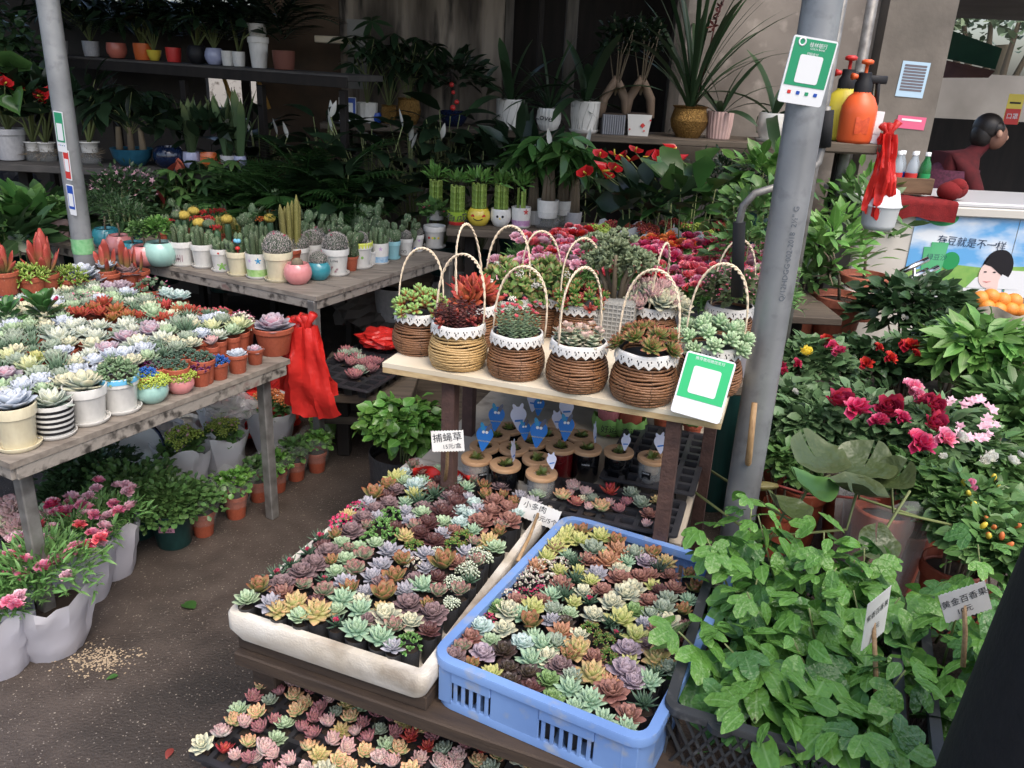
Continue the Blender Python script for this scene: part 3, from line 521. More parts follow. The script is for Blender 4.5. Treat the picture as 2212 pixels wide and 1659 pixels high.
def bush(n, L, Wd, shape, rx, rz, seed=0, curl=.4, el0=.2, fold=.2, ns=3, base=.25, up=.5, inner=.35, stems=7, hub=0.0, wav=0):
    """(leaves, stems) of a bushy plant standing on z=0: leaves fill an uneven ellipsoid round height base+rz"""
    r = np.random.RandomState(seed); d = r.randn(n, 3); d /= np.linalg.norm(d, axis=1)[:, None]; d[:, 2] = np.where(d[:, 2] < -.35, -d[:, 2], d[:, 2])
    a = np.arctan2(d[:, 1], d[:, 0]); lump = 1 + .16 * np.sin(a * 3 + seed) + .12 * np.sin(a * 5 + d[:, 2] * 4 + seed * 2)
    q = (inner + (1 - inner) * r.rand(n) ** .6) * lump; P = np.stack([d[:, 0] * rx * q, d[:, 1] * rx * q, base + rz + d[:, 2] * rz * q], 1)
    az = a + r.randn(n) * .6; el = np.arcsin(np.clip(d[:, 2] * up, -1, 1)) + el0 - .08 + r.randn(n) * .4; g = scat(leaf(L, Wd, ns, shape, curl, fold, wav), frames(az, el, r.randn(n) * .55, .7 + .5 * r.rand(n)), P)
    st = MB()
    for i in range(stems):
        b = P[r.randint(n)]; m = b * np.array([.45, .45, .6]); st.add(tube([(hub * math.cos(i * 2.4), hub * math.sin(i * 2.4), 0), m + r.randn(3) * .01, b], [.006 * (rx / .15), .004 * (rx / .15), .002], 5))
    return g, st
# small clusters in unit radius ------------------------------------------------
def jade_geo(seed=0, n=14, L=.42, W=.3, m=7, h=.7, shape='obov'):
    P, a, e = dome(n, .75, h, seed); r = np.random.RandomState(seed); out = MB(); MM = []; LL = []
    for p, az, el in zip(P, a, e):
        Rz = np.array(Matrix.Rotation(az, 3, 'Z') @ Matrix.Rotation(max(0, PI / 2 - el) * .7, 3, 'Y')); k = np.arange(m); q = frames(k * 2.4 + r.rand() * 6, np.radians(78 - 62 * k / m), 0, .55 + .5 * k / m); MM += [Rz @ x for x in q]; LL += [p] * m
    return scat(fat(L, W, .1, 3, shape, -.3, 5), np.array(MM), np.array(LL))
def beads_geo(seed=0, n=150, r=.09, h=.7, lump=5):
    C, _, _ = dome(lump, .55, h * .5, seed); q = np.random.RandomState(seed); out = []; k = n // lump
    P = np.concatenate([c + dome(k, .48, .48, seed + i, 1.3)[0] for i, c in enumerate(C)]); n = len(P); Ms = np.tile(np.eye(3)[None] * 1., (n, 1, 1)) * (.7 + .6 * q.rand(n))[:, None, None]
    V, Fs, Cc = ico(r, 6, 4); return scat((V, Fs, Cc), Ms, P)
def beans_geo(seed=0, n=12, m=12, L=.24, W=.13, h=.7, spread=.75, col=0):
    P, a, e = dome(n, spread, h, seed); r = np.random.RandomState(seed); MM = []; LL = []
    for p, az, el in zip(P, a, e):
        Rz = np.array(Matrix.Rotation(az, 3, 'Z') @ Matrix.Rotation(max(0, PI / 2 - el) * .6, 3, 'Y')); k = np.arange(m); MM += [Rz @ x for x in frames(k * 2.4, np.radians(80 - 75 * k / m), 0, .75 + .4 * k / m)]; LL += [p + Rz @ np.array([0, 0, .16 * (1 - i / m)]) for i in k]
    return scat(fat(L, W, W * 1.3, 3, 'bean', -.1, 6), np.array(MM), np.array(LL))
def stack_geo(seed=0, n=14, layers=8, lw=.2, h=.75):
    """upright columns of stacked fleshy leaf pairs"""
    q = np.random.RandomState(seed); MM = []; LL = []; B = []; tops = []
    for i in range(n):
        a = i * 2.4; rr = .7 * math.sqrt((i + .5) / n); b = np.array([rr * math.cos(a), rr * math.sin(a), 0]); ln = np.array([math.cos(a) * .3 * rr, math.sin(a) * .3 * rr, 1]); ln /= np.linalg.norm(ln); hh = h * (.75 + .4 * q.rand())
        for j in range(layers):
            for s in range(2): MM.append(frames(j * PI / 2 + s * PI + a, .25, 0, lw * (1.25 - .5 * j / layers))[0]); LL.append(b + ln * hh * j / layers); B.append(j / layers)
        tops.append(b + ln * hh)
    return scat(fat(1, .9, .35, 3, 'ovate', -.2, 5), np.array(MM), np.array(LL), None, B), np.array(tops)
def ball_cactus(seed=0, ribs=21, spines=True):
    """(body, spines) of a globe cactus, unit radius standing on z=0"""
    rings = 12; V = []; C = []; seg = ribs * 2
    for i in range(rings + 1):
        e = -PI / 2 * .55 + (PI / 2 * 1.55) * i / rings
        for j in range(seg):
            k = 1 if (j + (i % 2)) % 2 == 0 else .93; r = max(math.cos(e), .02) * k; V.append((r * math.cos(2 * PI * j / seg), r * math.sin(2 * PI * j / seg), .76 + math.sin(e) * .86 * (k if e > 0 else 1))); C.append((i / rings, (j * 37 % 11) / 11, .5))
    Q = [[i * seg + j, i * seg + (j + 1) % seg, (i + 1) * seg + (j + 1) % seg, (i + 1) * seg + j] for i in range(rings) for j in range(seg)]
    body = (np.array(V), [np.array(Q), (rings * seg + np.arange(seg))[None]], np.array(C)); r = np.random.RandomState(seed)
    P, a, e = dome(330, 1.0, .88, seed, 1.25); P = P + np.array([0, 0, .76]); n = len(P); MM = []; LL = []
    for k in range(3): MM.append(frames(a + r.randn(n) * .8, e + r.randn(n) * .7, 0, .9)); LL.append(P)
    sp = scat((np.array([[-.016, 0, 0], [.016, 0, 0], [0, .19, 0]]), [np.array([[0, 1, 2]])], None), np.concatenate(MM), np.concatenate(LL)); return body, sp
def fingers(seed=0, n=9, h=1., r=.12, spread=.45, ribs=7, taper=.8):
    q = np.random.RandomState(seed); mb = MB()
    for i in range(n):
        a = i * 2.4 + q.rand(); rr = spread * math.sqrt(i / n); hh = h * (.55 + .45 * q.rand()) * (1.0 if i else 1.1); seg = ribs * 2; V = []; m = 8; lx, ly = math.cos(a) * rr * .35, math.sin(a) * rr * .35
        for j in range(m + 1):
            t = j / m; w = r * (.85 + .15 * math.sin(t * 3)) * (1 if t < .8 else math.sqrt(max(1 - ((t - .8) / .2) ** 2, .01)) * 1.0)
            for k in range(seg): w2 = w * (1 if k % 2 else .8); V.append((math.cos(a) * rr + lx * t + w2 * math.cos(2 * PI * k / seg), math.sin(a) * rr + ly * t + w2 * math.sin(2 * PI * k / seg), hh * t))
        Q = [[j * seg + k, j * seg + (k + 1) % seg, (j + 1) * seg + (k + 1) % seg, (j + 1) * seg + k] for j in range(m) for k in range(seg)]
        mb.add((np.array(V), [np.array(Q), (m * seg + np.arange(seg))[None]], np.tile((.5, q.rand(), .5), (len(V), 1))))
    return mb
def pads(seed=0, n=10, s=.3, h=1.0):
    q = np.random.RandomState(seed); mb = MB(); stack = [(np.array([q.randn() * .15, q.randn() * .15, 0]), q.rand() * 6, 1.35, 0) for _ in range(3)]; k = 0
    while stack and k < n:
        b, az, el, dep = stack.pop(0); L = s * (1 - .12 * dep) * (1.1 if dep else 1.5); M = frames(az, el, q.randn() * .8)[0]; V, Fs, C = ico(1, 10, 6); V = V * np.array([L * .36, L * .5, L * .13]) + np.array([0, L * .45, 0]); mb.add((V @ M.T + b, Fs, np.tile((.5, q.rand(), .5), (len(V), 1)))); k += 1
        for _ in range(2 if dep < 2 else 1): stack.append((b + M @ np.array([q.randn() * L * .22, L * .82, 0]), az + q.randn() * .6, min(1.5, el + q.randn() * .35), dep + 1))
    return mb
def strap_plant(n, L, Wd, seed=0, e0=82, e1=35, curl=.9, shape='strap', ns=6, fold=.25, fan=False):
    q = np.random.RandomState(seed); f = np.linspace(0, 1, n); az = (np.arange(n) % 2) * PI + q.randn(n) * .35 if fan else np.arange(n) * 2.4 + q.rand(n); el = np.radians(e0 + (e1 - e0) * f) + q.randn(n) * .08
    out = MB()
    for i in range(n): out.add(scat(leaf(L * (.7 + .4 * q.rand()), Wd, ns, shape, curl * (.5 + .8 * f[i]), fold), frames(az[i], el[i], q.randn() * .2), np.array([[math.cos(az[i]) * .01, math.sin(az[i]) * .01, 0]])))
    return out
def stalked(n, hgt, spread, blade, seed=0, el=(.0, .5), st=.0022, curve=.3):
    """blades held on thin stalks that fan out from the base: returns (blades, stalks, tips)"""
    q = np.random.RandomState(seed); Ms = []; Ls = []; s = MB()
    for i in range(n):
        a = i * 2.4 + q.rand(); f = math.sqrt((i + .5) / n); tip = np.array([math.cos(a) * spread * f, math.sin(a) * spread * f, hgt * (1.05 - .5 * f * f) * (.85 + .25 * q.rand())]); s.add(tube([(0, 0, 0), tip * np.array([.3, .3, .55]), tip], st, 4, False)); Ms.append(frames(a + q.randn() * .3, el[0] + (el[1] - el[0]) * q.rand(), q.randn() * .3, .75 + .45 * q.rand())[0]); Ls.append(tip)
    return scat(blade, np.array(Ms), np.array(Ls)), s, np.array(Ls)
def palmate(k=7, L=.1, W=.035, drop=-.25): return scat(leaf(L, W, 3, 'lance', .5, .2), frames(np.arange(k) * 2 * PI / k, np.full(k, drop)), np.zeros((k, 3)))
def frond(L=.5, k=16, l=.2, w=.02, droop=1.0):
    t = np.linspace(.15, 1, k); a = 1.2 - droop * t; y = np.cumsum(np.cos(a)) * L / k; z = np.cumsum(np.sin(a)) * L / k; mb = MB(); mb.add(tube(np.c_[np.zeros(k), y, z], .003, 4, False))
    for s in (-1, 1): mb.add(scat(leaf(l, w, 3, 'lance', .5, .3), frames(PI / 2 - s * (1.15 - .5 * t), np.full(k, .25), 0, np.sin(PI * (t * .8 + .1)) * .6 + .4), np.c_[np.zeros(k), y, z]))
    V = np.concatenate([b[0] for b in mb.b]); o = 0; return V, [f for b in mb.b for f in b[1]], np.concatenate([b[2] for b in mb.b])
def palm_plant(n, L, seed=0, l=.2, w=.02, hgt=.2):
    q = np.random.RandomState(seed); mb = MB()
    for i in range(n):
        a = i * 2.4 + q.rand(); g = frond(L * (.7 + .5 * q.rand()), 16, l, w, .9 + .8 * q.rand()); mb.add(g, M=T4((0, 0, hgt * (.3 + .7 * q.rand())), a, rx=.15 * q.randn()))
    return mb
def heart(L=.1, W=.09, cup=.15):
    """heart-shaped blade"""
    V = [(0, 0, 0)]; n = 14
    for i in range(n + 1):
        a = -PI + 2 * PI * i / n; x = 16 * math.sin(a) ** 3 / 17; y = (13 * math.cos(a) - 5 * math.cos(2 * a) - 2 * math.cos(3 * a) - math.cos(4 * a)) / 17; V.append((x * W * .55, (-y + .3) * L * .55, cup * L * abs(x) - .12 * L * max(0, -y)))
    return np.array(V), [np.array([[0, i, i + 1] for i in range(1, n + 1)])[:, ::-1]], np.array([(.2, .5, .5)] + [(.9, .5, .5)] * (n + 1))
def lobed(L=.1):
    """three-lobed vine leaf"""
    mb = MB()
    for a, s in ((0, 1.0), (.95, .82), (-.95, .82)): mb.add(leaf(L * s, L * s * .54, 5, 'oblong', .55, .05), M=T4((0, 0, .001 * abs(a)), a))
    V = np.concatenate([b[0] for b in mb.b]); return V, [f for b in mb.b for f in b[1]], np.concatenate([b[2] for b in mb.b])
# ------------------------------------------------------------------ pots
SOIL = pm('soil', S(58, 47, 39), S(82, 68, 56), sc=120, rough=.95, bump=.6, bsc=200)
TERRA = pm('terracotta_plastic', S(172, 84, 54), S(156, 72, 46), sc=9, rough=.55, rv=.12, c3=S(196, 150, 128), sc3=6, r3=(.66, .8)); BAGM = pm('black_nursery_film', S(44, 44, 46), S(60, 60, 62), sc=20, rough=.45, bump=.3, bsc=25)
GLW = pm('white_glaze', S(226, 224, 218), S(214, 212, 206), sc=4, rough=.16, coat=.4); GLC = pm('cream_glaze', S(226, 216, 182), S(216, 204, 170), sc=4, rough=.2, coat=.3); GLP = pm('pink_glaze', S(222, 142, 140), S(212, 130, 130), sc=3, rough=.14, coat=.5); GLT = pm('teal_glaze', S(48, 142, 154), S(40, 128, 142), sc=3, rough=.14, coat=.5); GLM = pm('mint_glaze', S(160, 204, 192), S(148, 192, 182), sc=3, rough=.14, coat=.5); GLB = pm('sky_glaze', S(150, 206, 214), S(140, 196, 206), sc=3, rough=.16, coat=.4)
GREYW = pm('greyish_plastic', S(186, 186, 188), S(168, 168, 172), sc=6, rough=.5); NAVY = pm('navy_glaze', S(22, 36, 66), S(16, 26, 52), sc=3, rough=.12, coat=.5); GOLD = pm('gilt', S(168, 128, 62), S(110, 80, 36), sc=14, rough=.32, metal=.8, bump=.9, bsc=22)
_p = {'classic': [(0, 0), (.74, 0), (.76, .02), (.92, .73), (.93, .74), (1.0, .75), (1.03, .97), (1.02, 1), (.95, 1), (.92, .86), (.9, .84)],
      'nursery': [(0, 0), (.70, 0), (.73, .03), (.93, .8), (.99, .8), (1.02, .83), (1.03, .98), (1.0, 1), (.96, 1), (.93, .88), (.9, .86)],
      'ball': [(0, 0), (.6, 0), (.72, .04), (1.0, .3), (1.08, .52), (1.02, .76), (.88, .93), (.78, 1), (.72, 1), (.7, .92), (.68, .88)],
      'bag': [(0, 0), (.8, 0), (.84, .04), (.95, .5), (1.0, .97), (1.0, 1), (.97, 1), (.94, .9), (.9, .88)],
      'cyl': [(0, 0), (.82, 0), (.86, .03), (.97, .5), (1.0, .95), (1.0, 1), (.95, 1), (.92, .88), (.9, .86)],
      'bowl': [(0, 0), (.5, 0), (.6, .05), (.9, .5), (1.0, .95), (1.02, 1), (.96, 1), (.9, .9), (.86, .86)],
      'urn': [(0, 0), (.62, 0), (.66, .04), (.94, .32), (1.02, .55), (.9, .82), (.86, .92), (.98, 1), (.9, 1), (.8, .92), (.76, .88)],
      'egg': [(0, 0), (.55, 0), (.7, .04), (.98, .35), (1.03, .6), (.96, .92), (.93, 1), (.88, 1), (.86, .9), (.84, .87)]}
_sau = [(0, 0), (.86, 0), (.98, .5), (1.0, 1.), (.95, 1.), (.86, .4), (0, .3)]
def pot(parent, kind, r, h, mat, saucer=None, soil=True, loc=(0, 0, 0), name='pot', seg=24, ribs=0):
    def mk():
        g = lathe(_p[kind], seg if not ribs else ribs * 4, closed=False)
        if ribs:
            V = g[0]; n = ribs * 4; a = np.arange(len(V)) % n; V[:, :2] *= np.where((a % 4) < 2, 1.0, .955)[:, None]
        return MB().add(g).mesh(name, mat, 'auto')
    z = 0
    if saucer is not None:
        ob('saucer', cached(('saucer',), lambda: MB().add(lathe(_sau, 24, closed=False)).mesh('saucer', saucer, 'auto')), parent, loc, 0, (r * 1.02, r * 1.02, h * .12), saucer); z = h * .06
    o = ob(name, cached(('pot', kind, seg, ribs), mk), parent, (loc[0], loc[1], loc[2] + z), 0, (r, r, h), mat)
    sf = .9 if kind not in ('ball', 'urn', 'egg') else .72; me = cached(('soil',), lambda: MB().add(lathe([(1, -.02), (.6, .03), (0.001, .05)], 14, closed=False)).mesh('soil', SOIL))
    if soil: ob('soil', me, o, (0, 0, .85), 0, (sf, sf, sf * r / h))
    return z + h
def decal(parent, name, poly, rad, z, ang, mat, off=.0007):
    """flat print wrapped on a pot wall: poly in metres, centre height z, wall radius rad"""
    P = np.array(poly); r = rad + off; V = np.c_[r * np.sin(P[:, 0] / r + ang), -r * np.cos(P[:, 0] / r + ang), z + P[:, 1]]; c = np.array([[r * math.sin(ang), -r * math.cos(ang), z]]); n = len(P); V = np.concatenate([c, V])
    return part(parent, name, (V, [np.array([[0, i + 1, (i + 1) % n + 1] for i in range(n)])], None), mat)
def star(r, k=5, q=.5): return [(r * (1 if i % 2 == 0 else q) * math.sin(PI * i / k), r * (1 if i % 2 == 0 else q) * math.cos(PI * i / k)) for i in range(2 * k)]
def flower(r, k=5, n=30): return [(r * (.65 + .35 * math.cos(k * a)) * math.sin(a), r * (.65 + .35 * math.cos(k * a)) * math.cos(a)) for a in np.linspace(0, 2 * PI, n, endpoint=False)]
def disc(r, n=12): return [(r * math.sin(2 * PI * i / n), r * math.cos(2 * PI * i / n)) for i in range(n)]
def rect(w, h): return [(-w / 2, -h / 2), (w / 2, -h / 2), (w / 2, h / 2), (-w / 2, h / 2)]
# small mixed plants used in trays: kind -> (thing name, words)
CL = {'jade': ('jade_succulent', 'bright green bead leaved'), 'bumpy': ('bumpy_succulent', 'whitish bobbly'), 'jelly': ('bean_succulent', 'green and red bean leaved'), 'pinkfl': ('flowering_succulent', 'dark green pink flowered'), 'varieg': ('variegated_succulent', 'pink and white small leaved'), 'pinkcl': ('flowering_succulent', 'magenta flowered bushy')}
def small_plant(parent, k, R, z, seed, objs=False):
    if k in SK:
        if objs: ros_objs(k, parent, (0, 0, z - .02 * R), R * 1.32, seed)
        else: o = ob('rosette', ros_mesh(k, seed % 3), parent, (0, 0, z - .02 * R), rnd.random() * 6, R * 1.34)
    elif k == 'jade': addc(parent, 'foliage', ('jade', seed % 3), lambda: jade_geo(seed % 3), G['jade'], (0, 0, z - .1 * R), R, seed)
    elif k == 'bumpy': addc(parent, 'foliage', ('bumpy', seed % 2), lambda: beads_geo(seed % 2), G['bumpy'], (0, 0, z - .2 * R), R, seed)
    elif k == 'jelly': addc(parent, 'foliage', ('jelly', seed % 3), lambda: beans_geo(seed % 3, 9, 12, .42, .15), G['jellyr'], (0, 0, z - .15 * R), R, seed)
    elif k == 'pinkfl':
        ob('rosette', ros_mesh('dkgreen', seed % 3), parent, (0, 0, z - .02 * R), rnd.random() * 6, R * 1.34); addc(parent, 'flower_head', ('pf', 0), lambda: at_pts(carn_geo(1, 10), dome(5, .22, .2, 1)[0] + np.array([0, 0, .6]), .42, 1), G['magenta'], (0, 0, z - .1 * R), R, seed)
    elif k == 'pinkcl':
        addc(parent, 'foliage', ('pcf', 0), lambda: jade_geo(3, 12, .3, .2), G['graygreen'], (0, 0, z - .2 * R), R, seed); addc(parent, 'flower_head', ('pc', seed % 2), lambda: at_pts(star_geo(5, .7), dome(30, .85, .75, seed % 2)[0], .36, 2), G['magenta'], (0, 0, z - .08 * R), R, seed)
    elif k == 'varieg':
        addc(parent, 'foliage', ('vg', seed % 2), lambda: jade_geo(seed % 2, 16, .32, .27, 6, .7, 'round'), G['varieg'], (0, 0, z - .1 * R), R, seed); addc(parent, 'blossom', ('vgb', 0), lambda: at_pts(star_geo(4, .6), dome(14, .95, .78, 5)[0], .16, 3), G['pink'], (0, 0, z - .1 * R), R, seed)
NOUN = lambda k: CL[k][0] if k in CL else 'haworthia' if SK[k][3] == 'tri' else 'stonecrop' if SK[k][3] == 'lance' else 'echeveria'
WORDS = lambda k: (SK[k][9] + ' succulent') if k in SK else CL[k][1] + ' succulent'
def on_board(u, v, z, org, uy, dmax):
    """the point of height z seen there, or, past the board's rear edge, the higher point over that edge"""
    p = at(u, v, z); b = float((p[:2] - org[:2]) @ uy)
    if b <= dmax: return p
    r = ray(u, v); return np.array([0, 0, H]) + r * ((dmax + float(np.array(org[:2]) @ uy)) / float(r[:2] @ uy))
def tray_plants(items, cv, z, where, group, objs=True, hp=.07, rp=.034, zl=.03, ux=None, uy=None, org=None, pk='bag', pmat=None, step=.075, bounds=None, rs=1.0, fillp=None, rear=None, fk=None):
    """plants in a tray, each in its own black pot; labelled by row and place along the row"""
    pts = []
    for (x, y, k, d) in items:
        u, v = cv(x, y); p = at(u, v, z); R = rs * d * .63291 / 1.85172 * mpp(p) / 2
        if bounds:
            a, b = float((p[:2] - org[:2]) @ ux), float((p[:2] - org[:2]) @ uy); m = .034; q = org[:2] + ux * min(max(a, m), bounds[0] - m) + uy * min(max(b, m), bounds[1] - m); p = np.array([q[0], q[1], z])
        if rear: p = on_board(u, v, z, org, uy, rear); R = rs * d * .63291 / 1.85172 * mpp(p) / 2
        pts.append([p, k, R])
    nx_ = len(pts); fp = fillp or ((*bounds, .026, .0275, .0185, .033, .033) if bounds else None)
    if fp:
        qf = random.Random(5); ks = [q[1] for q in pts if q[1] in SK]; W_, D_, st_, th_, r_, m_, m0 = fp
        for j in range(int(D_ / st_)):
            for i in range(int(W_ / st_)):
                a, b = m_ + st_ * (i + .5 * (j % 2)), m0 + st_ * .9 * j; g = org[:2] + ux * a + uy * b
                if a > W_ - m_ or b > D_ - m_ or not seen([*g, z], 0 if bounds else 220): continue
                if min(float(np.hypot(*(q[0][:2] - g))) for q in pts) > th_: pts.append([np.array([g[0], g[1], z]), qf.choice(fk or ks), r_ + .3 * r_ * qf.random()])
    f = [float((q[0][:2] - org[:2]) @ uy) for q in pts]; s = [float((q[0][:2] - org[:2]) @ ux) for q in pts]; row = [int(max(0, a) / step) for a in f]
    for i, (p, k, R) in enumerate(pts):
        mates = sorted([j for j in range(len(pts)) if row[j] == row[i]], key=lambda j: s[j]); n = mates.index(i)
        t = thing(NOUN(k), f'{WORDS(k)} {where}, {ORD[row[i]]} row from front, {ORD[n]} from left', 'succulent', (p[0], p[1], z - hp), rnd.random() * 6, group); h2 = hp + p[2] - z
        pot(t, pk, min(rp, R * .8) * (1 if h2 < .11 else 1.3), h2 - .006, pmat or BAGM, seg=14); small_plant(t, k, R, h2, i, objs and i < nx_)
cB = crop(800, 1900); cC = crop(1600, 2022); cA = crop(0, 2022); c4 = crop(0, 950); c5 = crop(1300, 950); c6 = crop(2696, 950); c1 = crop(0, 0); c2 = crop(1300, 0); c3 = crop(2696, 0); c7 = crop(1700, 1550, 1200 / 2212)
# ------------------------------------------------------------------ trestle plank, foam tray, blue crate
ZF = .45; fA = at(482, 1322, ZF); fB = at(918, 1465, ZF); uf = unit(fB - fA); vf = np.array([-uf[1], uf[0]]); Wf = float(np.linalg.norm((fB - fA)[:2])); Lf = .80
foam = pm('dirty_foam', S(222, 216, 204), S(196, 184, 164), sc=9, rough=.85, bump=.25, bsc=220, c3=S(128, 112, 92), sc3=6, r3=(.54, .72))
def loop_rect(w, d, r, n=5): return np.array(rrect(w, d, r, n))
def tray_shell(w, d, rim, h, wall_, r=.035, batter=.012, floor=.012, n=5):
    """open box with rounded corners: outer wall, rim, inner wall and floor"""
    rings = [(loop_rect(w - 2 * batter, d - 2 * batter, r, n), 0), (loop_rect(w, d, r, n), h * .45), (loop_rect(w, d, r, n), h - .006), (loop_rect(w - .006, d - .006, r, n), h), (loop_rect(w - 2 * rim, d - 2 * rim, max(r - rim, .006), n), h), (loop_rect(w - 2 * rim - .01, d - 2 * rim - .01, max(r - rim, .006), n), floor)]
    m = len(rings[0][0]); V = np.concatenate([np.c_[q, np.full(m, z)] for q, z in rings]); Q = [[i * m + j, i * m + (j + 1) % m, (i + 1) * m + (j + 1) % m, (i + 1) * m + j] for i in range(len(rings) - 1) for j in range(m)]
    return V, [np.array(Q), np.arange(m)[::-1][None], ((len(rings) - 1) * m + np.arange(m))[None]], None
cf = fA[:2] + uf * Wf / 2 + vf * Lf / 2; angf = math.atan2(uf[1], uf[0])
t = thing('foam_tray', 'dirty white foam tray full of small potted succulents', 'tray', (cf[0], cf[1], ZF - .068), angf); part(t, 'shell', tray_shell(Wf, Lf, .02, .068, .02, .022, .014), foam, smooth='auto')
FOAM = [(360, 735, 'olive', 170), (450, 830, 'lav', 150), (600, 835, 'peach', 190), (740, 885, 'peach', 205), (865, 950, 'pinkfl', 140), (990, 1000, 'mint', 190), (1140, 1050, 'mint', 190), (1320, 1070, 'jade', 180), (1010, 870, 'mint', 165), (900, 800, 'mint', 170), (1170, 920, 'cream', 190), (1330, 950, 'cream', 150), (1470, 900, 'purple', 170), (1320, 840, 'purple', 170), (1160, 790, 'olive', 200), (1400, 720, 'mint', 170), (1230, 680, 'olive', 180), (1280, 570, 'olive', 150), (1540, 590, 'olive', 200), (1585, 810, 'bumpy', 130), (1600, 690, 'bumpy', 150), (1690, 600, 'bumpy', 170), (1760, 520, 'bumpy', 180), (1500, 490, 'bumpy', 110), (1090, 665, 'lav', 150), (920, 700, 'lav', 150), (1145, 590, 'lav', 140), (1200, 500, 'lav', 150), (1045, 755, 'lav', 120), (985, 620, 'rededge', 150), (1040, 530, 'rededge', 140), (780, 760, 'rededge', 150), (650, 715, 'rededge', 120), (790, 675, 'pinkfl', 110), (520, 710, 'purple', 150), (645, 635, 'purple', 160), (725, 580, 'purple', 150), (810, 510, 'purple', 150), (430, 630, 'pinkfl', 150), (550, 570, 'pinkfl', 140), (680, 500, 'pinkfl', 120), (740, 410, 'pinkfl', 140), (860, 630, 'palegreen', 120), (920, 550, 'palegreen', 120), (895, 445, 'palegreen', 110), (955, 375, 'purple', 145), (1035, 295, 'purple', 135), (1190, 200, 'purple', 130), (1110, 235, 'purple', 120), (870, 300, 'pinkcl', 170), (970, 220, 'pinkcl', 160), (1075, 410, 'jade', 130), (1150, 335, 'jade', 170), (1220, 390, 'jade', 150), (1200, 265, 'jade', 150), (1100, 150, 'olive', 160), (1180, 90, 'olive', 130), (1240, 40, 'lime', 150), (1365, 90, 'paleblue', 140), (1390, 180, 'dkgreen', 160), (1480, 140, 'dkgreen', 150), (1300, 245, 'lav', 110), (1400, 255, 'palegreen', 110), (1325, 305, 'lav', 110), (1435, 330, 'dkred', 150), (1540, 260, 'dkred', 150), (1620, 205, 'dkred', 150), (1610, 130, 'dkred', 130), (1730, 195, 'paleblue', 105), (1710, 270, 'paleblue', 105), (1640, 320, 'paleblue', 110), (1390, 385, 'dkred', 130), (1530, 385, 'lav', 115), (1480, 435, 'dkred', 130), (1355, 460, 'jelly', 130), (1600, 455, 'jelly', 140), (1660, 400, 'jelly', 130), (1820, 440, 'peach', 150), (1890, 385, 'olive', 120), (1780, 320, 'redbrown', 155), (1840, 255, 'redbrown', 145), (1950, 310, 'redbrown', 150), (1860, 190, 'redbrown', 140), (1940, 230, 'redbrown', 130), (1350, 565, 'varieg', 130), (1110, 450, 'palegreen', 110), (1000, 470, 'palegreen', 100), (940, 480, 'rededge', 90)]
tray_plants(FOAM, cB, ZF + .012, 'in foam tray', 'succulents in the foam tray', bounds=(Wf, Lf), ux=uf, uy=vf, org=fA)
# blue crate
ZU = .46; bA = at(922, 1415, ZU); bB = at(1432, 1625, ZU); uu = unit(bB - bA); vu = np.array([-uu[1], uu[0]]); Wu = float(np.linalg.norm((bB - bA)[:2])) - .02; Lu = .63; cu = bA[:2] + uu * Wu / 2 + vu * Lu / 2; angu = math.atan2(uu[1], uu[0])
blu = pm('blue_plastic', S(118, 155, 210), S(100, 136, 194), sc=6, rough=.42, c3=S(150, 160, 176), sc3=24, r3=(.56, .74), bump=.06, bsc=40); hb = .11
def crate(name, label, M, w, d, h, mat, slots, rim=.02, r=.045):
    t = thing(name, label, 'crate', (0, 0, 0)); t.matrix_world = M
    part(t, 'rim', MB().add((lambda V, Fs, C: (V, Fs, C))(*ring_band(w, d, r, rim, h - .018, h))), mat, smooth='auto'); part(t, 'floor', prism(rrect(w - .03, d - .03, r), .002, .008), mat, smooth=False); part(t, 'base_rim', MB().add(ring_band(w - .012, d - .012, r, .008, 0, .02)), mat, smooth='auto')
    for s, L, th in ((-1, w, d), (1, w, d)):
        y = s * (d / 2 - .009)
        for xa_, xb_ in slots: part(t, 'wall_panel', box((xa_ + xb_) / 2 * w, y, h / 2, (xb_ - xa_) * w, .005, h - .022, .0015), mat, smooth=False)
        ed = sorted([q for ab in slots for q in ab]); gaps = [(ed[i], ed[i + 1]) for i in range(1, len(ed) - 1, 2)]
        for g0, g1 in gaps:
            n = max(3, int(round((g1 - g0) * w / .0165)))
            for k in range(n): part(t, 'bar', box((g0 + (g1 - g0) * (k + .5) / n) * w, y, h * .42, .0075, .005, h * .62, .001), mat, smooth=False)
            part(t, 'slot_rail', box((g0 + g1) / 2 * w, y - s * -.002, h - .028, (g1 - g0) * w, .006, .034, .0015), mat, smooth=False)
    for s in (-1, 1): part(t, 'end_panel', box(s * (w / 2 - .009), 0, h / 2, .005, d - 2 * r, h - .022, .0015), mat, smooth=False)
    for c in range(4): part(t, 'corner_wall', MB().add(corner_wall(c, w - .012, d - .012, r, .012, h - .012)), mat, smooth='auto')
    return t
def ring_band(w, d, r, b, z0, z1):
    o, i = loop_rect(w, d, r), loop_rect(w - 2 * b, d - 2 * b, max(r - b, .005)); m = len(o); rings = [(i, z0), (o, z0), (o, z1 - .003), (o * (1 - .004), z1), (i, z1), (i, z0)]; V = np.concatenate([np.c_[q, np.full(m, z)] for q, z in rings])
    return V, [np.array([[a * m + j, a * m + (j + 1) % m, (a + 1) * m + (j + 1) % m, (a + 1) * m + j] for a in range(5) for j in range(m)])], None
def corner_wall(c, w, d, r, z0, z1):
    o = loop_rect(w, d, r); n = 6; V = []; Q = []
    for k in range(n):
        V += [(*o[c * n + k], z0), (*o[c * n + k], z1)]
        if k < n - 1: Q.append([k * 2, k * 2 + 2, k * 2 + 3, k * 2 + 1])
    return np.array(V), [np.array(Q)], None
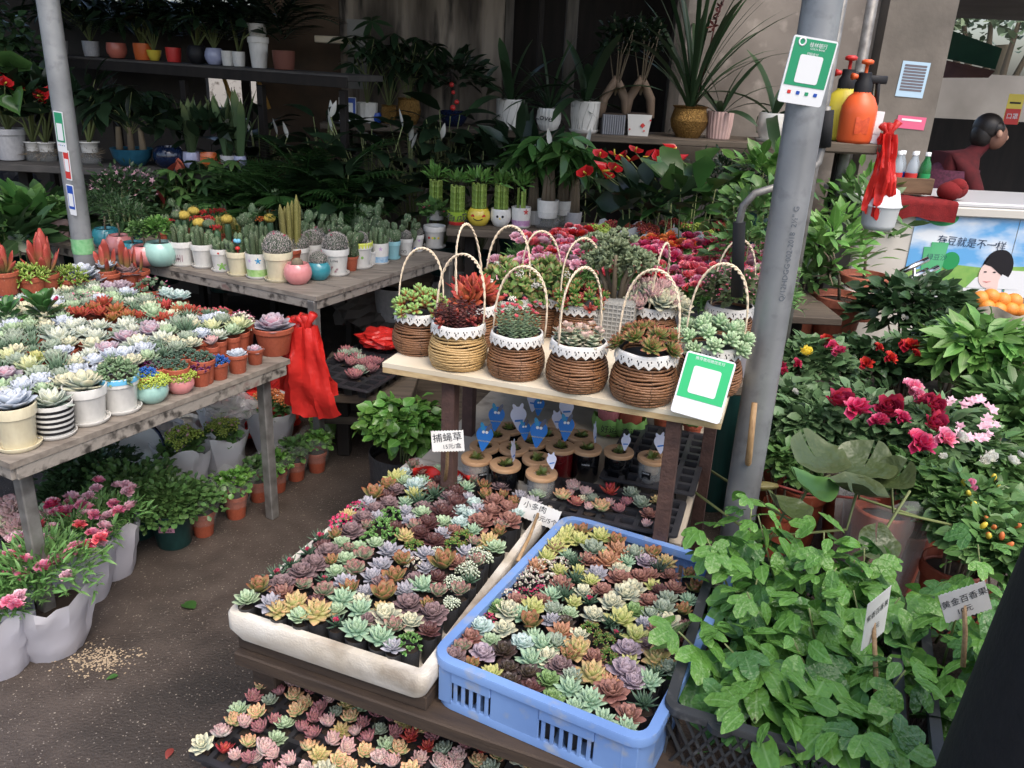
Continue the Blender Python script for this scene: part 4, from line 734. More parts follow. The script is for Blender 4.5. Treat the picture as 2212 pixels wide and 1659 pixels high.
crate('plastic_crate', 'light blue plastic crate full of small potted succulents', T4((cu[0], cu[1], ZU - hb), angu), Wu, Lu, hb, blu, [(-.45, -.385), (-.195, .03), (.27, .45)])
BLUEC = [(330, 985, 'purple', 160), (385, 920, 'rededge', 140), (425, 850, 'redbrown', 145), (440, 1045, 'olive', 130), (570, 1100, 'lime', 145), (520, 955, 'lilac', 150), (575, 870, 'palegreen', 115), (480, 775, 'paleblue', 150), (655, 800, 'cream', 140), (655, 940, 'brown', 155), (680, 1050, 'brown', 135), (770, 890, 'paleblue', 140), (900, 900, 'mint', 180), (830, 1000, 'mint', 180), (815, 1085, 'brown', 150), (935, 1125, 'green', 145), (1010, 1040, 'purple', 160), (680, 1150, 'brown', 140), (820, 1180, 'dkred', 150), (955, 1245, 'green', 140), (1070, 1180, 'mint', 175), (1200, 1250, 'mint', 185), (1095, 1320, 'mint', 155), (1270, 1380, 'mint', 160), (1425, 1430, 'mint', 170), (1330, 1205, 'redbrown', 195), (1440, 1350, 'redbrown', 170), (1540, 1265, 'dkgreen', 190), (1570, 1130, 'mint', 170), (1620, 985, 'peach', 185), (1420, 1070, 'lilac', 195), (1435, 935, 'lilac', 170), (1210, 1085, 'peach', 205), (1120, 930, 'peach', 195), (1310, 970, 'jelly', 150), (1300, 870, 'jelly', 140), (1365, 825, 'pinkfl', 110), (1200, 795, 'jelly', 140), (1020, 825, 'orangebrown', 160), (960, 745, 'lav', 130), (820, 775, 'olive', 185), (840, 670, 'lime', 170), (680, 690, 'cream', 165), (565, 720, 'pinkcl', 110), (570, 645, 'green', 135), (1065, 700, 'palegreen', 115), (1220, 715, 'cream', 145), (1395, 740, 'lime', 185), (1490, 850, 'lime', 175), (1545, 770, 'lav', 135), (1690, 770, 'cream', 165), (1670, 880, 'greygreen', 155), (1480, 690, 'green', 135), (1570, 625, 'redbrown', 135), (1425, 585, 'cream', 175), (1335, 640, 'cream', 150), (1195, 620, 'pinkfl', 140), (1280, 560, 'redbrown', 130), (1240, 455, 'lav', 145), (1385, 480, 'redbrown', 145), (1510, 470, 'redbrown', 130), (1310, 375, 'orangebrown', 180), (1375, 310, 'orangebrown', 160), (1595, 520, 'lime', 110), (1635, 420, 'zebra', 160), (1590, 335, 'olive', 150), (1475, 330, 'greygreen', 140), (1215, 300, 'greygreen', 150), (1105, 375, 'dkgreen', 145), (1105, 485, 'dkgreen', 160), (1040, 585, 'dkgreen', 175), (605, 555, 'varieg', 150), (700, 450, 'varieg', 150), (900, 400, 'varieg', 160), (1010, 380, 'varieg', 140), (940, 480, 'varieg', 150), (800, 440, 'varieg', 150), (780, 560, 'pinkcl', 115), (890, 545, 'pinkcl', 115), (735, 625, 'redbrown', 130), (895, 620, 'redbrown', 120), (740, 370, 'orangebrown', 150), (860, 250, 'lime', 165), (975, 285, 'redbrown', 130), (870, 190, 'lime', 130), (990, 205, 'lime', 150), (1060, 185, 'lime', 130), (1130, 240, 'lime', 145), (1150, 190, 'olive', 130), (1265, 215, 'lime', 150), (1360, 255, 'olive', 135), (825, 310, 'lime', 140), (1660, 680, 'greygreen', 150), (1700, 1050, 'greygreen', 140), (1640, 560, 'dkred', 120)]
tray_plants(BLUEC, cC, ZU - .022, 'in blue crate', 'succulents in the blue crate', bounds=(Wu, Lu), ux=uu, uy=vu, org=bA, hp=.075)
# rough plank trestle that carries tray and crate
tr = thing('plank_trestle', 'low rough plank trestle under the foam tray and blue crate', 'trestle', (cf[0], cf[1], 0), angf); browns = pm('wet_brown_wood', S(72, 58, 46), S(52, 42, 36), sc=9, rough=.75, stretch=(.7, 6, 6), bump=.2)
for k in range(5): part(tr, 'plank', box(.27, -.32 + .16 * k, ZF - .10 - .0175, .98, .145, .032, .003), browns, smooth=False)
part(tr, 'riser_board', box(0, 0, ZF - .0845, Wf * .96, Lf * .94, .031, .002), browns, smooth=False)
for sx in (-.2, .68):
    for sy in (-.3, .3): part(tr, 'leg', box(sx, sy, .157, .06, .06, .313, .003), browns, smooth=False)
# red plug tray on the ground in front
ZR = .20; rA = at(402, 1630, ZR); rB = at(590, 1442, ZR); ur = uf; vr = vf; Wr = 1.0; Lr = .52
plug = pm('black_plug_tray', S(38, 38, 42), S(56, 56, 60), sc=15, rough=.4)
def plug_tray(label, M, w, d, cell, mat=plug, h=.04, name='plug_tray'):
    t = thing(name, label, 'tray', (0, 0, 0)); t.matrix_world = M; nx, ny = int(w / cell), int(d / cell); V = []; Q = []
    part(t, 'rim', MB().add(ring_band(w, d, .012, .012, h - .006, h)), mat, smooth='auto'); cw, ch = (w - .02) / nx, (d - .02) / ny
    for i in range(nx):
        for j in range(ny):
            x = -w / 2 + .01 + cw * (i + .5); y = -d / 2 + .01 + ch * (j + .5); b = len(V)
            for s, z in ((.46, h - .001), (.36, h - .001), (.26, .002)):
                V += [(x - cw * (s if s < .46 else .5), y - ch * (s if s < .46 else .5), z), (x + cw * (s if s < .46 else .5), y - ch * (s if s < .46 else .5), z), (x + cw * (s if s < .46 else .5), y + ch * (s if s < .46 else .5), z), (x - cw * (s if s < .46 else .5), y + ch * (s if s < .46 else .5), z)]
            for a in range(2):
                for k in range(4): Q.append([b + a * 4 + k, b + a * 4 + (k + 1) % 4, b + a * 4 + 4 + (k + 1) % 4, b + a * 4 + 4 + k])
            Q.append([b + 8, b + 9, b + 10, b + 11])
    o = part(t, 'cell_sheet', (np.array(V), [np.array(Q)], None), mat, smooth=False); return t, nx, ny, cw, ch
c0 = rA[:2] + ur * Wr / 2 + vr * Lr / 2; tt, nx, ny, cw, ch = plug_tray('black plug tray of tiny red and pink succulents on the ground', T4((c0[0], c0[1], ZR - .04), angf), Wr, Lr, .037)
br = thing('brick_support', 'worn bricks and a board propping up the plug tray', 'support', (c0[0], c0[1], 0), angf)
for sx in (-.4, 0, .4):
    for sy in (-.17, .17):
        for k in range(2): part(br, 'brick', box(sx, sy, .03 + .062 * k, .22, .1, .058, .004), pm('old_brick', S(112, 76, 62), S(88, 66, 58), sc=14, rough=.9, bump=.3), smooth=False)
part(br, 'board', box(0, 0, .142, Wr * .96, Lr * .9, .028, .003), browns, smooth=False)
RK = ['pinkwhite', 'coral', 'ruby', 'plum', 'palewhite', 'applegreen', 'greygreen', 'palewhite', 'plum', 'applegreen', 'pinkwhite', 'palegreen', 'palewhite', 'pinkwhite', 'cream', 'peach', 'plum', 'applegreen']
ro = random.Random(11); Mi = tt.matrix_world
for j in range(ny):
    for i in range(nx):
        if ro.random() < .04: continue
        x = -Wr / 2 + .01 + cw * (i + .5); y = -Lr / 2 + .01 + ch * (j + .5); p = Mi @ Vector((x + ro.gauss(0, .004), y + ro.gauss(0, .003), .04))
        k = ro.choice(RK)
        if not seen(p): continue
        t = thing('houseleek', f'tiny {WORDS(k)} in plug tray, {ORD[j]} row, {ORD[i]} from left', 'succulent', p, ro.random() * 6, 'tiny succulents in the plug tray'); ob('soil', cached(('soil',), None), t, (0, 0, -.008), 0, .014)
        R = .0225 + .0065 * ro.random(); o = ob('rosette', ros_mesh(k, ro.randrange(3)), t, (0, 0, .004 + .006 * ro.random()), 0, R); o.rotation_euler = (ro.gauss(0, .2), ro.gauss(0, .2), 0)
        if k == 'palewhite' and ro.random() < .5: ob('rosette', ros_mesh(k, 1), t, (.016, .012, .002), 0, R * .7)
# price cards
CARD = pm('paper_card', S(232, 230, 224), S(222, 218, 210), sc=20, rough=.75); STICK = pm('bamboo_stick', S(176, 142, 98), S(140, 108, 70), sc=30, rough=.6, stretch=(6, 6, 1)); INK = pm('marker_ink', S(24, 26, 34), rough=.6)
def price_card(label, u, v, dist, w, h, texts, foot, roll=0, yaw=0, tilt=.1, serr=True, mid=None):
    p = atY(u, v, dist); t = thing('price_card', label, 'sign', (0, 0, 0)); t.matrix_world = facing(p, tilt, yaw, roll); n = 22; P = [(-w / 2, h / 2), (-w / 2, -h / 2)] + [(-w / 2 + w * (i + .5) / n, -h / 2 - (.0022 if i % 2 else 0)) for i in range(n)] + [(w / 2, -h / 2), (w / 2, h / 2)] + [(w / 2 - w * (i + .5) / n, h / 2 - (.0018 if i % 2 else 0)) for i in range(n)]
    pp = part(t, 'paper', prism(P, -.0008, 0), CARD, smooth=False)
    for s, size, x, y in texts: text(s, size, INK, pp, Matrix.Translation((x * w, y * h, .0008)) @ Matrix.Rotation(.06, 4, 'Z'), 'handwriting')
    a = t.matrix_world.inverted() @ Vector([float(q) for q in foot]); b = (0, -h * .05, -.005) if mid is None else mid; part(t, 'stick', tube([a, (np.array(a) + np.array(b)) / 2 + np.array([.003, 0, 0]), b], [.005, .0045, .004], 6), STICK); return t
price_card('white card reading small succulents, ten yuan for five, above the blue crate', 1163, 1108, 1.80, .105, .052, (('小多肉', .020, -.12, .2), ('10元/5个', .017, .2, -.22)), at(1118, 1212, .46), -.28, -.15)
# ------------------------------------------------------------------ left succulent table
def base(u, v, z, w): return at(u, v - .13 * w, z)
def potted(name, label, cat, u, v, z, w, kind, mat, hr=.9, saucer=None, group=None, rz=None, ribs=0, soil=True):
    """a thing in a pot: base seen at (u,v), pot rim w frame pixels wide; returns (thing, rim radius, rim height)"""
    p = base(u, v, z, w); r = w * mpp(p) / 2; r = r / (1.08 if kind == 'ball' else 1.03); t = thing(name, label, cat, p, rnd.random() * 6 if rz is None else rz, group); h = pot(t, kind, r, r * 2 * hr, mat, saucer, ribs=ribs, soil=soil); return t, r, h
def q4(x, y): return c4(x, y)
FR = [(125, 1345, 240, 'classic', GLC, 'frost', 'cream glazed pot with frosted blue grey rosette at table corner', 1.05, GLC), (355, 1265, 225, 'cyl', GLW, 'white', 'black and white striped pot with white hearted rosette succulent', .85, GLW), (565, 1180, 232, 'classic', GLW, 'cream', 'plain white pot with pale pink tipped rosette succulent', .9, GLW), (770, 1110, 222, 'classic', GLW, 'sedum', 'white pot with sky blue rim and stubby green sedum', .92, GLW)]
for x, y, w, k, m, pl, lab, hr, sm in FR:
    u, v = q4(x, y); t, r, h = potted('potted_succulent', lab + ' on left table', 'succulent', u, v + 3, ZL, w * .385, k, m, hr, sm, rz=0, group=None)
    if pl == 'sedum':
        addc(t, 'foliage', ('sedum', 0), lambda: beans_geo(4, 26, 9, .32, .14, .8, .8), lm('leaf_sedum', S(98, 124, 88), S(120, 144, 104), tl=.05, rough=.4), (0, 0, h - .25 * r), r * 1.02); part(t, 'blue_band', lathe([(r * 1.032, h * .86), (r * 1.036, h * .97), (r * 1.01, h * 1.004), (r * .96, h * 1.004)], 28, closed=False), pm('sky_blue_band', S(96, 180, 220), rough=.2))
    else: ros_objs(pl, t, (0, 0, h - .012), r * 1.2, 3)
    if k == 'cyl':
        for zz in (.16, .32, .48, .64, .8): part(t, 'black_stripe', lathe([(r * (.86 + .13 * zz) + .0022, h * zz), (r * (.875 + .13 * zz) + .0022, h * zz + .0075)], 28, closed=False), BLACK)
for x, y, w, m, lab in ((965, 1058, 200, GLM, 'mint green ball pot with trailing lime sedum on left table'), (1145, 997, 165, GLP, 'pink ball pot with trailing lime sedum on left table')):
    u, v = q4(x, y); t, r, h = potted('potted_succulent', lab, 'succulent', u, v, ZL, w * .36, 'ball', m, .72)
    P, a, e = dome(520, 1.12, .42, 5, 1.0); P[:, :2] *= (1 + .12 * RS.randn(520))[:, None]; P[:, 2] -= .25 * (np.hypot(P[:, 0], P[:, 1]) > .95) * RS.rand(520)
    part(t, 'foliage', scat(ico(.062, 6, 4), np.tile(np.eye(3)[None], (520, 1, 1)) * (.6 + .8 * RS.rand(520))[:, None, None], P), G['lime'], (0, 0, h - .002), s=r * .98)
for x, y, w, k, lab in ((1275, 948, 122, 'beanp', 'terracotta pot of glossy purple bead succulent at table edge'), (1390, 906, 116, 'beanb', 'terracotta pot of glossy blue bead succulent at table edge'), (1505, 866, 126, 'frost', 'terracotta pot of frosted white rosette near table edge'), (1615, 810, 104, 'pinkheart', 'small terracotta pot with pale pink rosette behind frosted one'), (1737, 760, 232, 'pinkheart', 'large terracotta pot with mauve pink hearted rosette at table end')):
    u, v = q4(x, y); t, r, h = potted('potted_succulent', lab, 'succulent', u, v, ZL, w * .37, 'nursery', TERRA, .92 if w < 200 else .72)
    if k.startswith('bean'): addc(t, 'foliage', (k, 0), lambda: beans_geo(2, 20, 8, .28, .17, .62, .85), G[k], (0, 0, h - .2 * r), r * 1.0)
    else: ros_objs(k, t, (0, 0, h - .015), r * (1.12 if w > 200 else 1.15), 5)
LEFT = [(380, 665, 'white', 225), (460, 600, 'white', 190), (510, 560, 'white', 120), (630, 585, 'white', 160), (795, 590, 'white', 180), (615, 655, 'white', 175), (960, 620, 'pinkheart', 175), (950, 580, 'pinkheart', 130), (1025, 665, 'white', 170), (800, 660, 'pinkheart', 170), (870, 705, 'white', 195), (680, 740, 'pinkheart', 190), (585, 705, 'cream', 160), (400, 748, 'frost', 145), (490, 795, 'white', 150), (600, 815, 'frost', 175), (790, 775, 'frost', 190), (60, 785, 'yellow', 185), (190, 845, 'yellow', 205), (240, 775, 'lime', 140), (370, 855, 'agave', 255), (1175, 605, 'agave', 225), (1340, 595, 'yellow', 175), (1510, 580, 'yellow', 185), (1340, 675, 'pinkwhite', 115), (45, 895, 'pinkheart', 180), (110, 705, 'agave', 180), (210, 690, 'agave', 160), (10, 715, 'agave', 160),
        (510, 505, 'fire', 150), (590, 475, 'fireg', 150), (660, 445, 'fire', 170), (640, 500, 'fire', 150), (740, 490, 'fireg', 170), (715, 530, 'fireg', 130), (810, 520, 'fireg', 150), (880, 520, 'fire', 130), (1050, 460, 'ruby', 150), (1130, 490, 'fireg', 140), (1200, 490, 'fire', 150), (1040, 540, 'fire', 150), (450, 485, 'fire', 110),
        (1060, 375, 'paleblue', 130), (1140, 392, 'paleblue', 140), (520, 250, 'frost', 190), (470, 290, 'lav', 150), (800, 240, 'purple', 170), (700, 345, 'lilac', 150), (770, 330, 'lilac', 140), (610, 280, 'lav', 150), (670, 195, 'frost', 120), (50, 395, 'lilac', 140), (125, 405, 'paleblue', 110), (1315, 505, 'agave', 130)]
tray_plants(LEFT, c4, ZL + .085, 'on left table', 'succulents on the left table', hp=.085, rp=.033, rs=.9, rear=1.0, fk=['white', 'frost', 'greygreen', 'cream', 'palegreen', 'agave'], fillp=(.92, .98, .052, .043, .028, .03, .14), ux=ul, uy=vl, org=np.array(LT[0]), pk='nursery', pmat=TERRA, step=.1)
def on_left(x, y, zz=.09): u, v = c4(x, y); p = on_board(u, v, ZL + zz, np.array(LT[0]), vl, 1.0); return np.array([p[0], p[1], p[2] - zz]), mpp(p) * .342
# bead leaved dark plants, flower strings and tall kinds
for i, (x, y, k) in enumerate(((1060, 735, 'beang'), (1180, 715, 'beang'), (1275, 735, 'beang'), (1110, 785, 'beang'), (1000, 780, 'beang'), (945, 775, 'beanp'), (920, 835, 'beanb'))):
    p, m = on_left(x, y); w = {'beang': 'dark green', 'beanp': 'glossy purple', 'beanb': 'glossy blue'}[k]; t = thing('bead_succulent', f'{w} bead succulent in square pot, {ORD[i]} of the bead plants on left table', 'succulent', p, i); pot(t, 'nursery', .036, .075, TERRA); addc(t, 'foliage', (k, 0), lambda: beans_geo(2, 20, 8, .28, .17, .62, .85), G[k], (0, 0, .070), 68 * m)
for i, (x, y) in enumerate(((740, 405), (830, 410), (900, 445), (955, 405), (935, 480), (1005, 405), (865, 390), (1250, 425), (1320, 435), (1400, 430), (1300, 480), (1380, 480), (1230, 470))):
    p, m = on_left(x, y); t = thing('flower_tipped_succulent', f'grey green stacked succulent with pink tips, {ORD[i]} along back of left table', 'succulent', p, i); pot(t, 'nursery', .034, .07, TERRA)
    g, tops = cached(('stk', 0), lambda: stack_geo(1, 7, 6, .24, .55)); addc(t, 'stem_leaves', ('stk', 0), lambda: g, G['stack'], (0, 0, .062), 60 * m); addc(t, 'pink_tips', ('stkt', 0), lambda: at_pts(rose_geo(1, 12), tops, .34, 1, .15), G['coralp'], (0, 0, .062), 60 * m)
for i, (x, y, R, k, lab) in enumerate(((950, 310, 135, 'v', 'bushy succulent dotted with tiny pink and white blossoms beside the cactus table'), (1520, 480, 100, 'v', 'variegated small leaved succulent near the large terracotta pot'), (500, 380, 110, 'v', 'pinkish small leaved succulent behind the red rosettes'), (580, 350, 90, 'v', 'variegated tiny leaved succulent under the frosted rosettes'), (130, 985, 110, 'm', 'low succulent with magenta leaves by the cream pot'), (75, 330, 90, 'l', 'lime green clumped succulent at the back left'))):
    p, m = on_left(x, y, .11); t = thing('bushy_succulent', lab, 'succulent', p, i); pot(t, 'nursery', .045, .08, TERRA); s = R * m
    if k == 'v':
        addc(t, 'foliage', ('vgl', i % 2), lambda: jade_geo(i % 2, 26, .26, .2, 6, .9, 'round'), G['blue'] if i == 0 else G['varieg'], (0, 0, .06), s); addc(t, 'blossom', ('vglb', i % 2), lambda: at_pts(star_geo(5, .6), dome(46, 1.0, 1.0, 5)[0], .15, 3), G['pink'], (0, 0, .065), s)
    elif k == 'm': addc(t, 'foliage', ('mg', 0), lambda: jade_geo(2, 22, .34, .22), G['dred'], (0, 0, .06), s); addc(t, 'bright_leaves', ('mgb', 0), lambda: jade_geo(7, 7, .36, .24), G['magenta'], (0, 0, .07), s)
    else: addc(t, 'foliage', ('lc', 0), lambda: jade_geo(2, 22, .3, .2), G['fresh'], (0, 0, .06), s)
for i, (x, y, hh, n, lab) in enumerate(((300, 330, 300, 13, 'tall red tipped horn succulent standing highest on left table'), (40, 320, 220, 11, 'red tongue leaved succulent at the left back of the table'), (690, 320, 230, 6, 'red horn succulent with one upright spear by the cactus table'), (810, 300, 210, 4, 'single upright red horn succulent behind the purple rosette'), (880, 300, 170, 4, 'short red horn succulent next to the pink blossoms'))):
    p, m = on_left(x, y, .02); t = thing('horn_succulent', lab, 'succulent', p, i); pot(t, 'nursery', .045, .08, TERRA); L = hh * m; q = np.random.RandomState(i)
    for k in range(n): o = ob('leaf', cached(('horn',), lambda: MB().add(fat(1, .24, .12, 6, 'oblong', -.25, 6)).mesh('leaf', G['horn'])), t); M = frames(k * 2.4, math.radians(88 - 48 * (k / n)), q.randn() * .3, L * (1 - .5 * (k / n) ** .7))[0]; o.matrix_local = Matrix([[*M[a], [0.01 * math.cos(k * 2.4), .01 * math.sin(k * 2.4), .07][a]] for a in range(3)] + [[0, 0, 0, 1]])
for i, (x, y, R, lab) in enumerate(((170, 150, 115, 'yellow green finger leaved succulent at the back left of the table'), (420, 165, 110, 'yellow green finger leaved succulent in front of the taped pole'))):
    p, m = on_left(x, y, .14); t = thing('finger_succulent', lab, 'succulent', p, i); pot(t, 'nursery', .05, .09, TERRA); addc(t, 'foliage', ('fing', 0), lambda: beans_geo(3, 22, 10, .4, .1, .6, .85), lm('leaf_fing', S(120, 150, 52), S(170, 186, 84), tl=.08), (0, 0, .075), R * m)
for i, (x, y, R, lab) in enumerate(((290, 540, 190, 'dark green round leaved kalanchoe with orange and pink buds'), (55, 560, 150, 'dark green round leaved kalanchoe without flowers'))):
    p, m = on_left(x, y, .08); t = thing('kalanchoe', lab, 'plant', p, i); pot(t, 'nursery', .05, .085, TERRA)
    for k in range(22):
        o = ob('leaf', cached(('kal',), lambda: MB().add(fat(1, .62, .06, 5, 'obov', .3, 6)).mesh('leaf', lm('leaf_kalanchoe', S(60, 104, 50), S(74, 122, 58), rough=.28, tl=.1))), t); q = np.random.RandomState(k + i * 50); M = frames(k * 2.4, math.radians(72 - 58 * k / 22), q.randn() * .2, R * m * (.45 + .35 * q.rand()))[0]; o.matrix_local = Matrix([[*M[a], [.012 * math.cos(k * 2.4), .012 * math.sin(k * 2.4), .09 + .05 * (1 - k / 22)][a]] for a in range(3)] + [[0, 0, 0, 1]])
    if i == 0:
        for dx, dy, c in ((-.04, -.03, 'red'), (-.02, 0, 'orange'), (.05, .0, 'magenta')): part(t, 'flower_head', at_pts(rose_geo(2, 14), np.array([[dx, dy, .16]]), .032, 1), G[c])
# red plastic bags hanging at the table end
REDB = lm('red_film', S(222, 34, 24), S(222, 34, 24), tl=.28, rough=.3, bump=22, var=.1)
def film(w, h, fn, nx=14, ny=16): return grid(nx, ny, fn)
def hanging_bag(label, p, h, w0, w1, mat, seed=0, name='plastic_bag', yaw=0, folds=1.2, amp=.008):
    """limp film bags gathered at the top: overlapping flat sheets with a few hard creases"""
    q = np.random.RandomState(seed); t = thing(name, label, 'bag', p, yaw)
    for k in range(3):
        ph = q.rand(5) * 6; off = (k - 1) * .022; nx, ny = 13, 13; J = q.randn(ny + 1, nx + 1, 3) * .0022; g4 = q.randn(4, 4) * .016; sl = (.10, -.02, .05)[k]; hk = h * (1, .93, .8)[k]
        def f(u, v):
            w = w0 + (w1 - w0) * v ** .8; i, j = int(round(u * nx)), int(round(v * ny)); zig = abs(((u * folds + ph[0]) % 1) - .5) * 2; return ((u - .5) * w + sl * v * h + J[j, i, 0] * v, off * (1 - .3 * v) + amp * (1.6 - v) * zig + J[j, i, 1] * (.4 + v) + g4[min(3, int(v * 4)), min(3, int(u * 4))] * .25 + .012 * math.sin(7 * v + 5 * u + ph[1]) * math.sin(9 * u - 4 * v + ph[2]) - .02 * math.sin(PI * v), -hk * v - .02 * math.sin(PI * u) * v + J[j, i, 2])
        part(t, 'film_sheet', grid(nx, ny, f), mat, smooth='auto')
    for k in range(3): part(t, 'gather', tube([(0.004 * k, 0, -.02), (.012 * (k - 1), .004, .012), (.03 * (k - 1), 0, .03 + .008 * k)], [.014, .009, .016], 7), mat)
    return t
kp = at(642, 662, .66); bagp = at(650, 690, .66)
hanging_bag('bundle of bright red plastic bags hanging from the cactus table corner', (bagp[0] + .03, bagp[1] - .06, .655), .31, .07, .17, REDB, 1, 'red_bag_bundle', -.1); hanging_bag('second folded red plastic bag behind the hanging bundle', (bagp[0] - .02, bagp[1] + .0, .63), .24, .06, .12, REDB, 4, 'red_bag_bundle', .2)
# ------------------------------------------------------------------ baskets
WK = pm('dark_wicker', S(158, 110, 68), S(92, 58, 38), sc=22, rough=.38, stretch=(1, 1, 9), ramp=(.4, .6)); WKL = pm('pale_wicker', S(206, 172, 112), S(166, 128, 72), sc=22, rough=.4, stretch=(1, 1, 9), ramp=(.4, .6)); LACE = pm('white_lace', S(228, 226, 220), S(214, 210, 204), sc=60, rough=.85, bump=.3, bsc=200); ROPE = pm('paper_rope', S(232, 214, 186), S(212, 188, 156), sc=30, rough=.8); LINER = pm('dark_liner', S(40, 42, 48), rough=.4)
SK['sunset'] = (30, .5, .1, 'ovate', 80, 8, (112, 124, 62), (156, 66, 54), (126, 150, 70), 'green and red')
def wick_r(z): return .70 + .31 * math.sin(PI * min(1, max(0, (z + .12) / 1.05)) ** .8) - .0 * z
def wicker():
    mb = MB(); n = 17
    for i in range(n):
        z = (i + .5) / n; r = wick_r(z); k = 36; a = np.linspace(0, 2 * PI, k, endpoint=False); w = .008 * np.sin(a * 11 + i * 2.1) + .03 * np.sin(a * 3 + i) + .02 * np.sin(a * 2 + i * 1.7); V = []; s = 5
        for j in range(k):
            rr = r + (.012 if (j + i) % 2 else -.0)
            for q in range(s): b = 2 * PI * q / s; V.append(((rr + .034 * math.cos(b)) * math.cos(a[j]), (rr + .034 * math.cos(b)) * math.sin(a[j]), z * 1.5 + w[j] * .6 + .046 * math.sin(b)))
        Q = [[j * s + q, ((j + 1) % k) * s + q, ((j + 1) % k) * s + (q + 1) % s, j * s + (q + 1) % s] for j in range(k) for q in range(s)]; mb.add((np.array(V), [np.array(Q)], None))
    return mb
def wires():
    mb = MB()
    for k in range(8):
        a = k * PI / 4 + .2; mb.add(tube([((wick_r(z) + .033 + .006 * math.sin(z * 60)) * math.cos(a + .03 * math.sin(z * 30)), (wick_r(z) + .033) * math.sin(a + .03 * math.sin(z * 30)), z * 1.5) for z in np.linspace(0.02, .98, 22)], .008, 4, False))
    return mb
def lace_geo():
    """collar with a toothed lower edge and small pierced holes"""
    n = 160; rows = [(.92, 1.60), (.985, 1.585), (1.0, 1.53), (1.012, 1.48), (1.025, 1.43), (1.035, 1.38), (1.04, 1.34)]; V = []; Q = []
    for i, (r, z) in enumerate(rows):
        for j in range(n):
            a = 2 * PI * j / n; tri = 1 - abs((j % 8) - 4) / 4; zz = z - (.13 * tri if i == 6 else .05 * tri if i == 5 else 0) + .012 * math.sin(a * 5); V.append((r * .93 * math.cos(a), r * .93 * math.sin(a), zz))
    for i in range(6):
        for j in range(n):
            if (i == 3 and j % 8 in (2, 5)) or (i == 4 and j % 8 == 3): continue
            Q.append([i * n + j, i * n + (j + 1) % n, (i + 1) * n + (j + 1) % n, (i + 1) * n + j])
    return np.array(V), [np.array(Q)], None
def rope_handle(hh=2.45, seed=0):
    q = np.random.RandomState(seed); mb = MB(); t = np.linspace(0, PI, 60); base = np.c_[np.cos(t) * (.88 - .0 * t), .05 * q.randn() * np.sin(t), 1.5 + (hh) * np.sin(t) ** .62]
    for s in (0, PI): mb.add(tube(base + .034 * np.c_[np.cos(np.arange(60) * 1.15 + s) * np.abs(np.sin(t)), np.cos(np.arange(60) * 1.15 + s), np.sin(np.arange(60) * 1.15 + s)], .029, 6))
    return mb
def basket(label, p, R, pale=False, hz=0., hh=2.45):
    t = thing('wicker_basket', label, 'basket', p, hz); m = WKL if pale else WK
    ob('woven_body', cached(('wick',), lambda: wicker().mesh('woven_body', WK)), t, (0, 0, .002), rnd.random() * 6, R, m); ob('binding_wire', cached(('wires',), lambda: wires().mesh('binding_wire', WK)), t, (0, 0, .002), rnd.random(), R, WKL if pale else pm('dark_wire', S(60, 44, 34), rough=.6)); ob('lace_collar', cached(('lace',), lambda: MB().add(lace_geo()).mesh('lace_collar', LACE)), t, (0, 0, -.0), 0, R)
    hn = ob('handle', cached(('rope', int(hh * 100)), lambda: rope_handle(hh).mesh('handle', ROPE)), t, (0, 0, 0), 0, (R * rnd.uniform(.93, 1.04), R, R * rnd.uniform(.96, 1.05))); hn.rotation_euler = (rnd.gauss(0, .06), rnd.gauss(0, .03), rnd.gauss(0, .15)); ob('liner', cached(('liner',), lambda: MB().add(lathe([(.70, .05), (.84, 1.5), (.87, 1.56), (.82, 1.56), (.8, 1.4), (.001, 1.4)], 24, closed=False)).mesh('liner', LINER)), t, (0, 0, 0), 0, R); ob('soil', cached(('soil',), None), t, (0, 0, 1.36 * R), 0, R * .8); return t
def plant_thing(parent, name, key, fn, mat, z, s, rz=0, loc=(0, 0)): return addc(parent, name, key, fn, mat, (loc[0], loc[1], z), s, rz)
def multi_ros(k, n, r, seed=0, spread=.8, h=.5):
    P, a, e = dome(n, spread, h, seed); mb = MB()
    for i in range(n): mb.add(ros_geo(k, i % 3), M=T4(P[i], a[i], ry=(PI / 2 - e[i]) * .55) @ Matrix.Diagonal((r, r, r, 1)))
    return mb
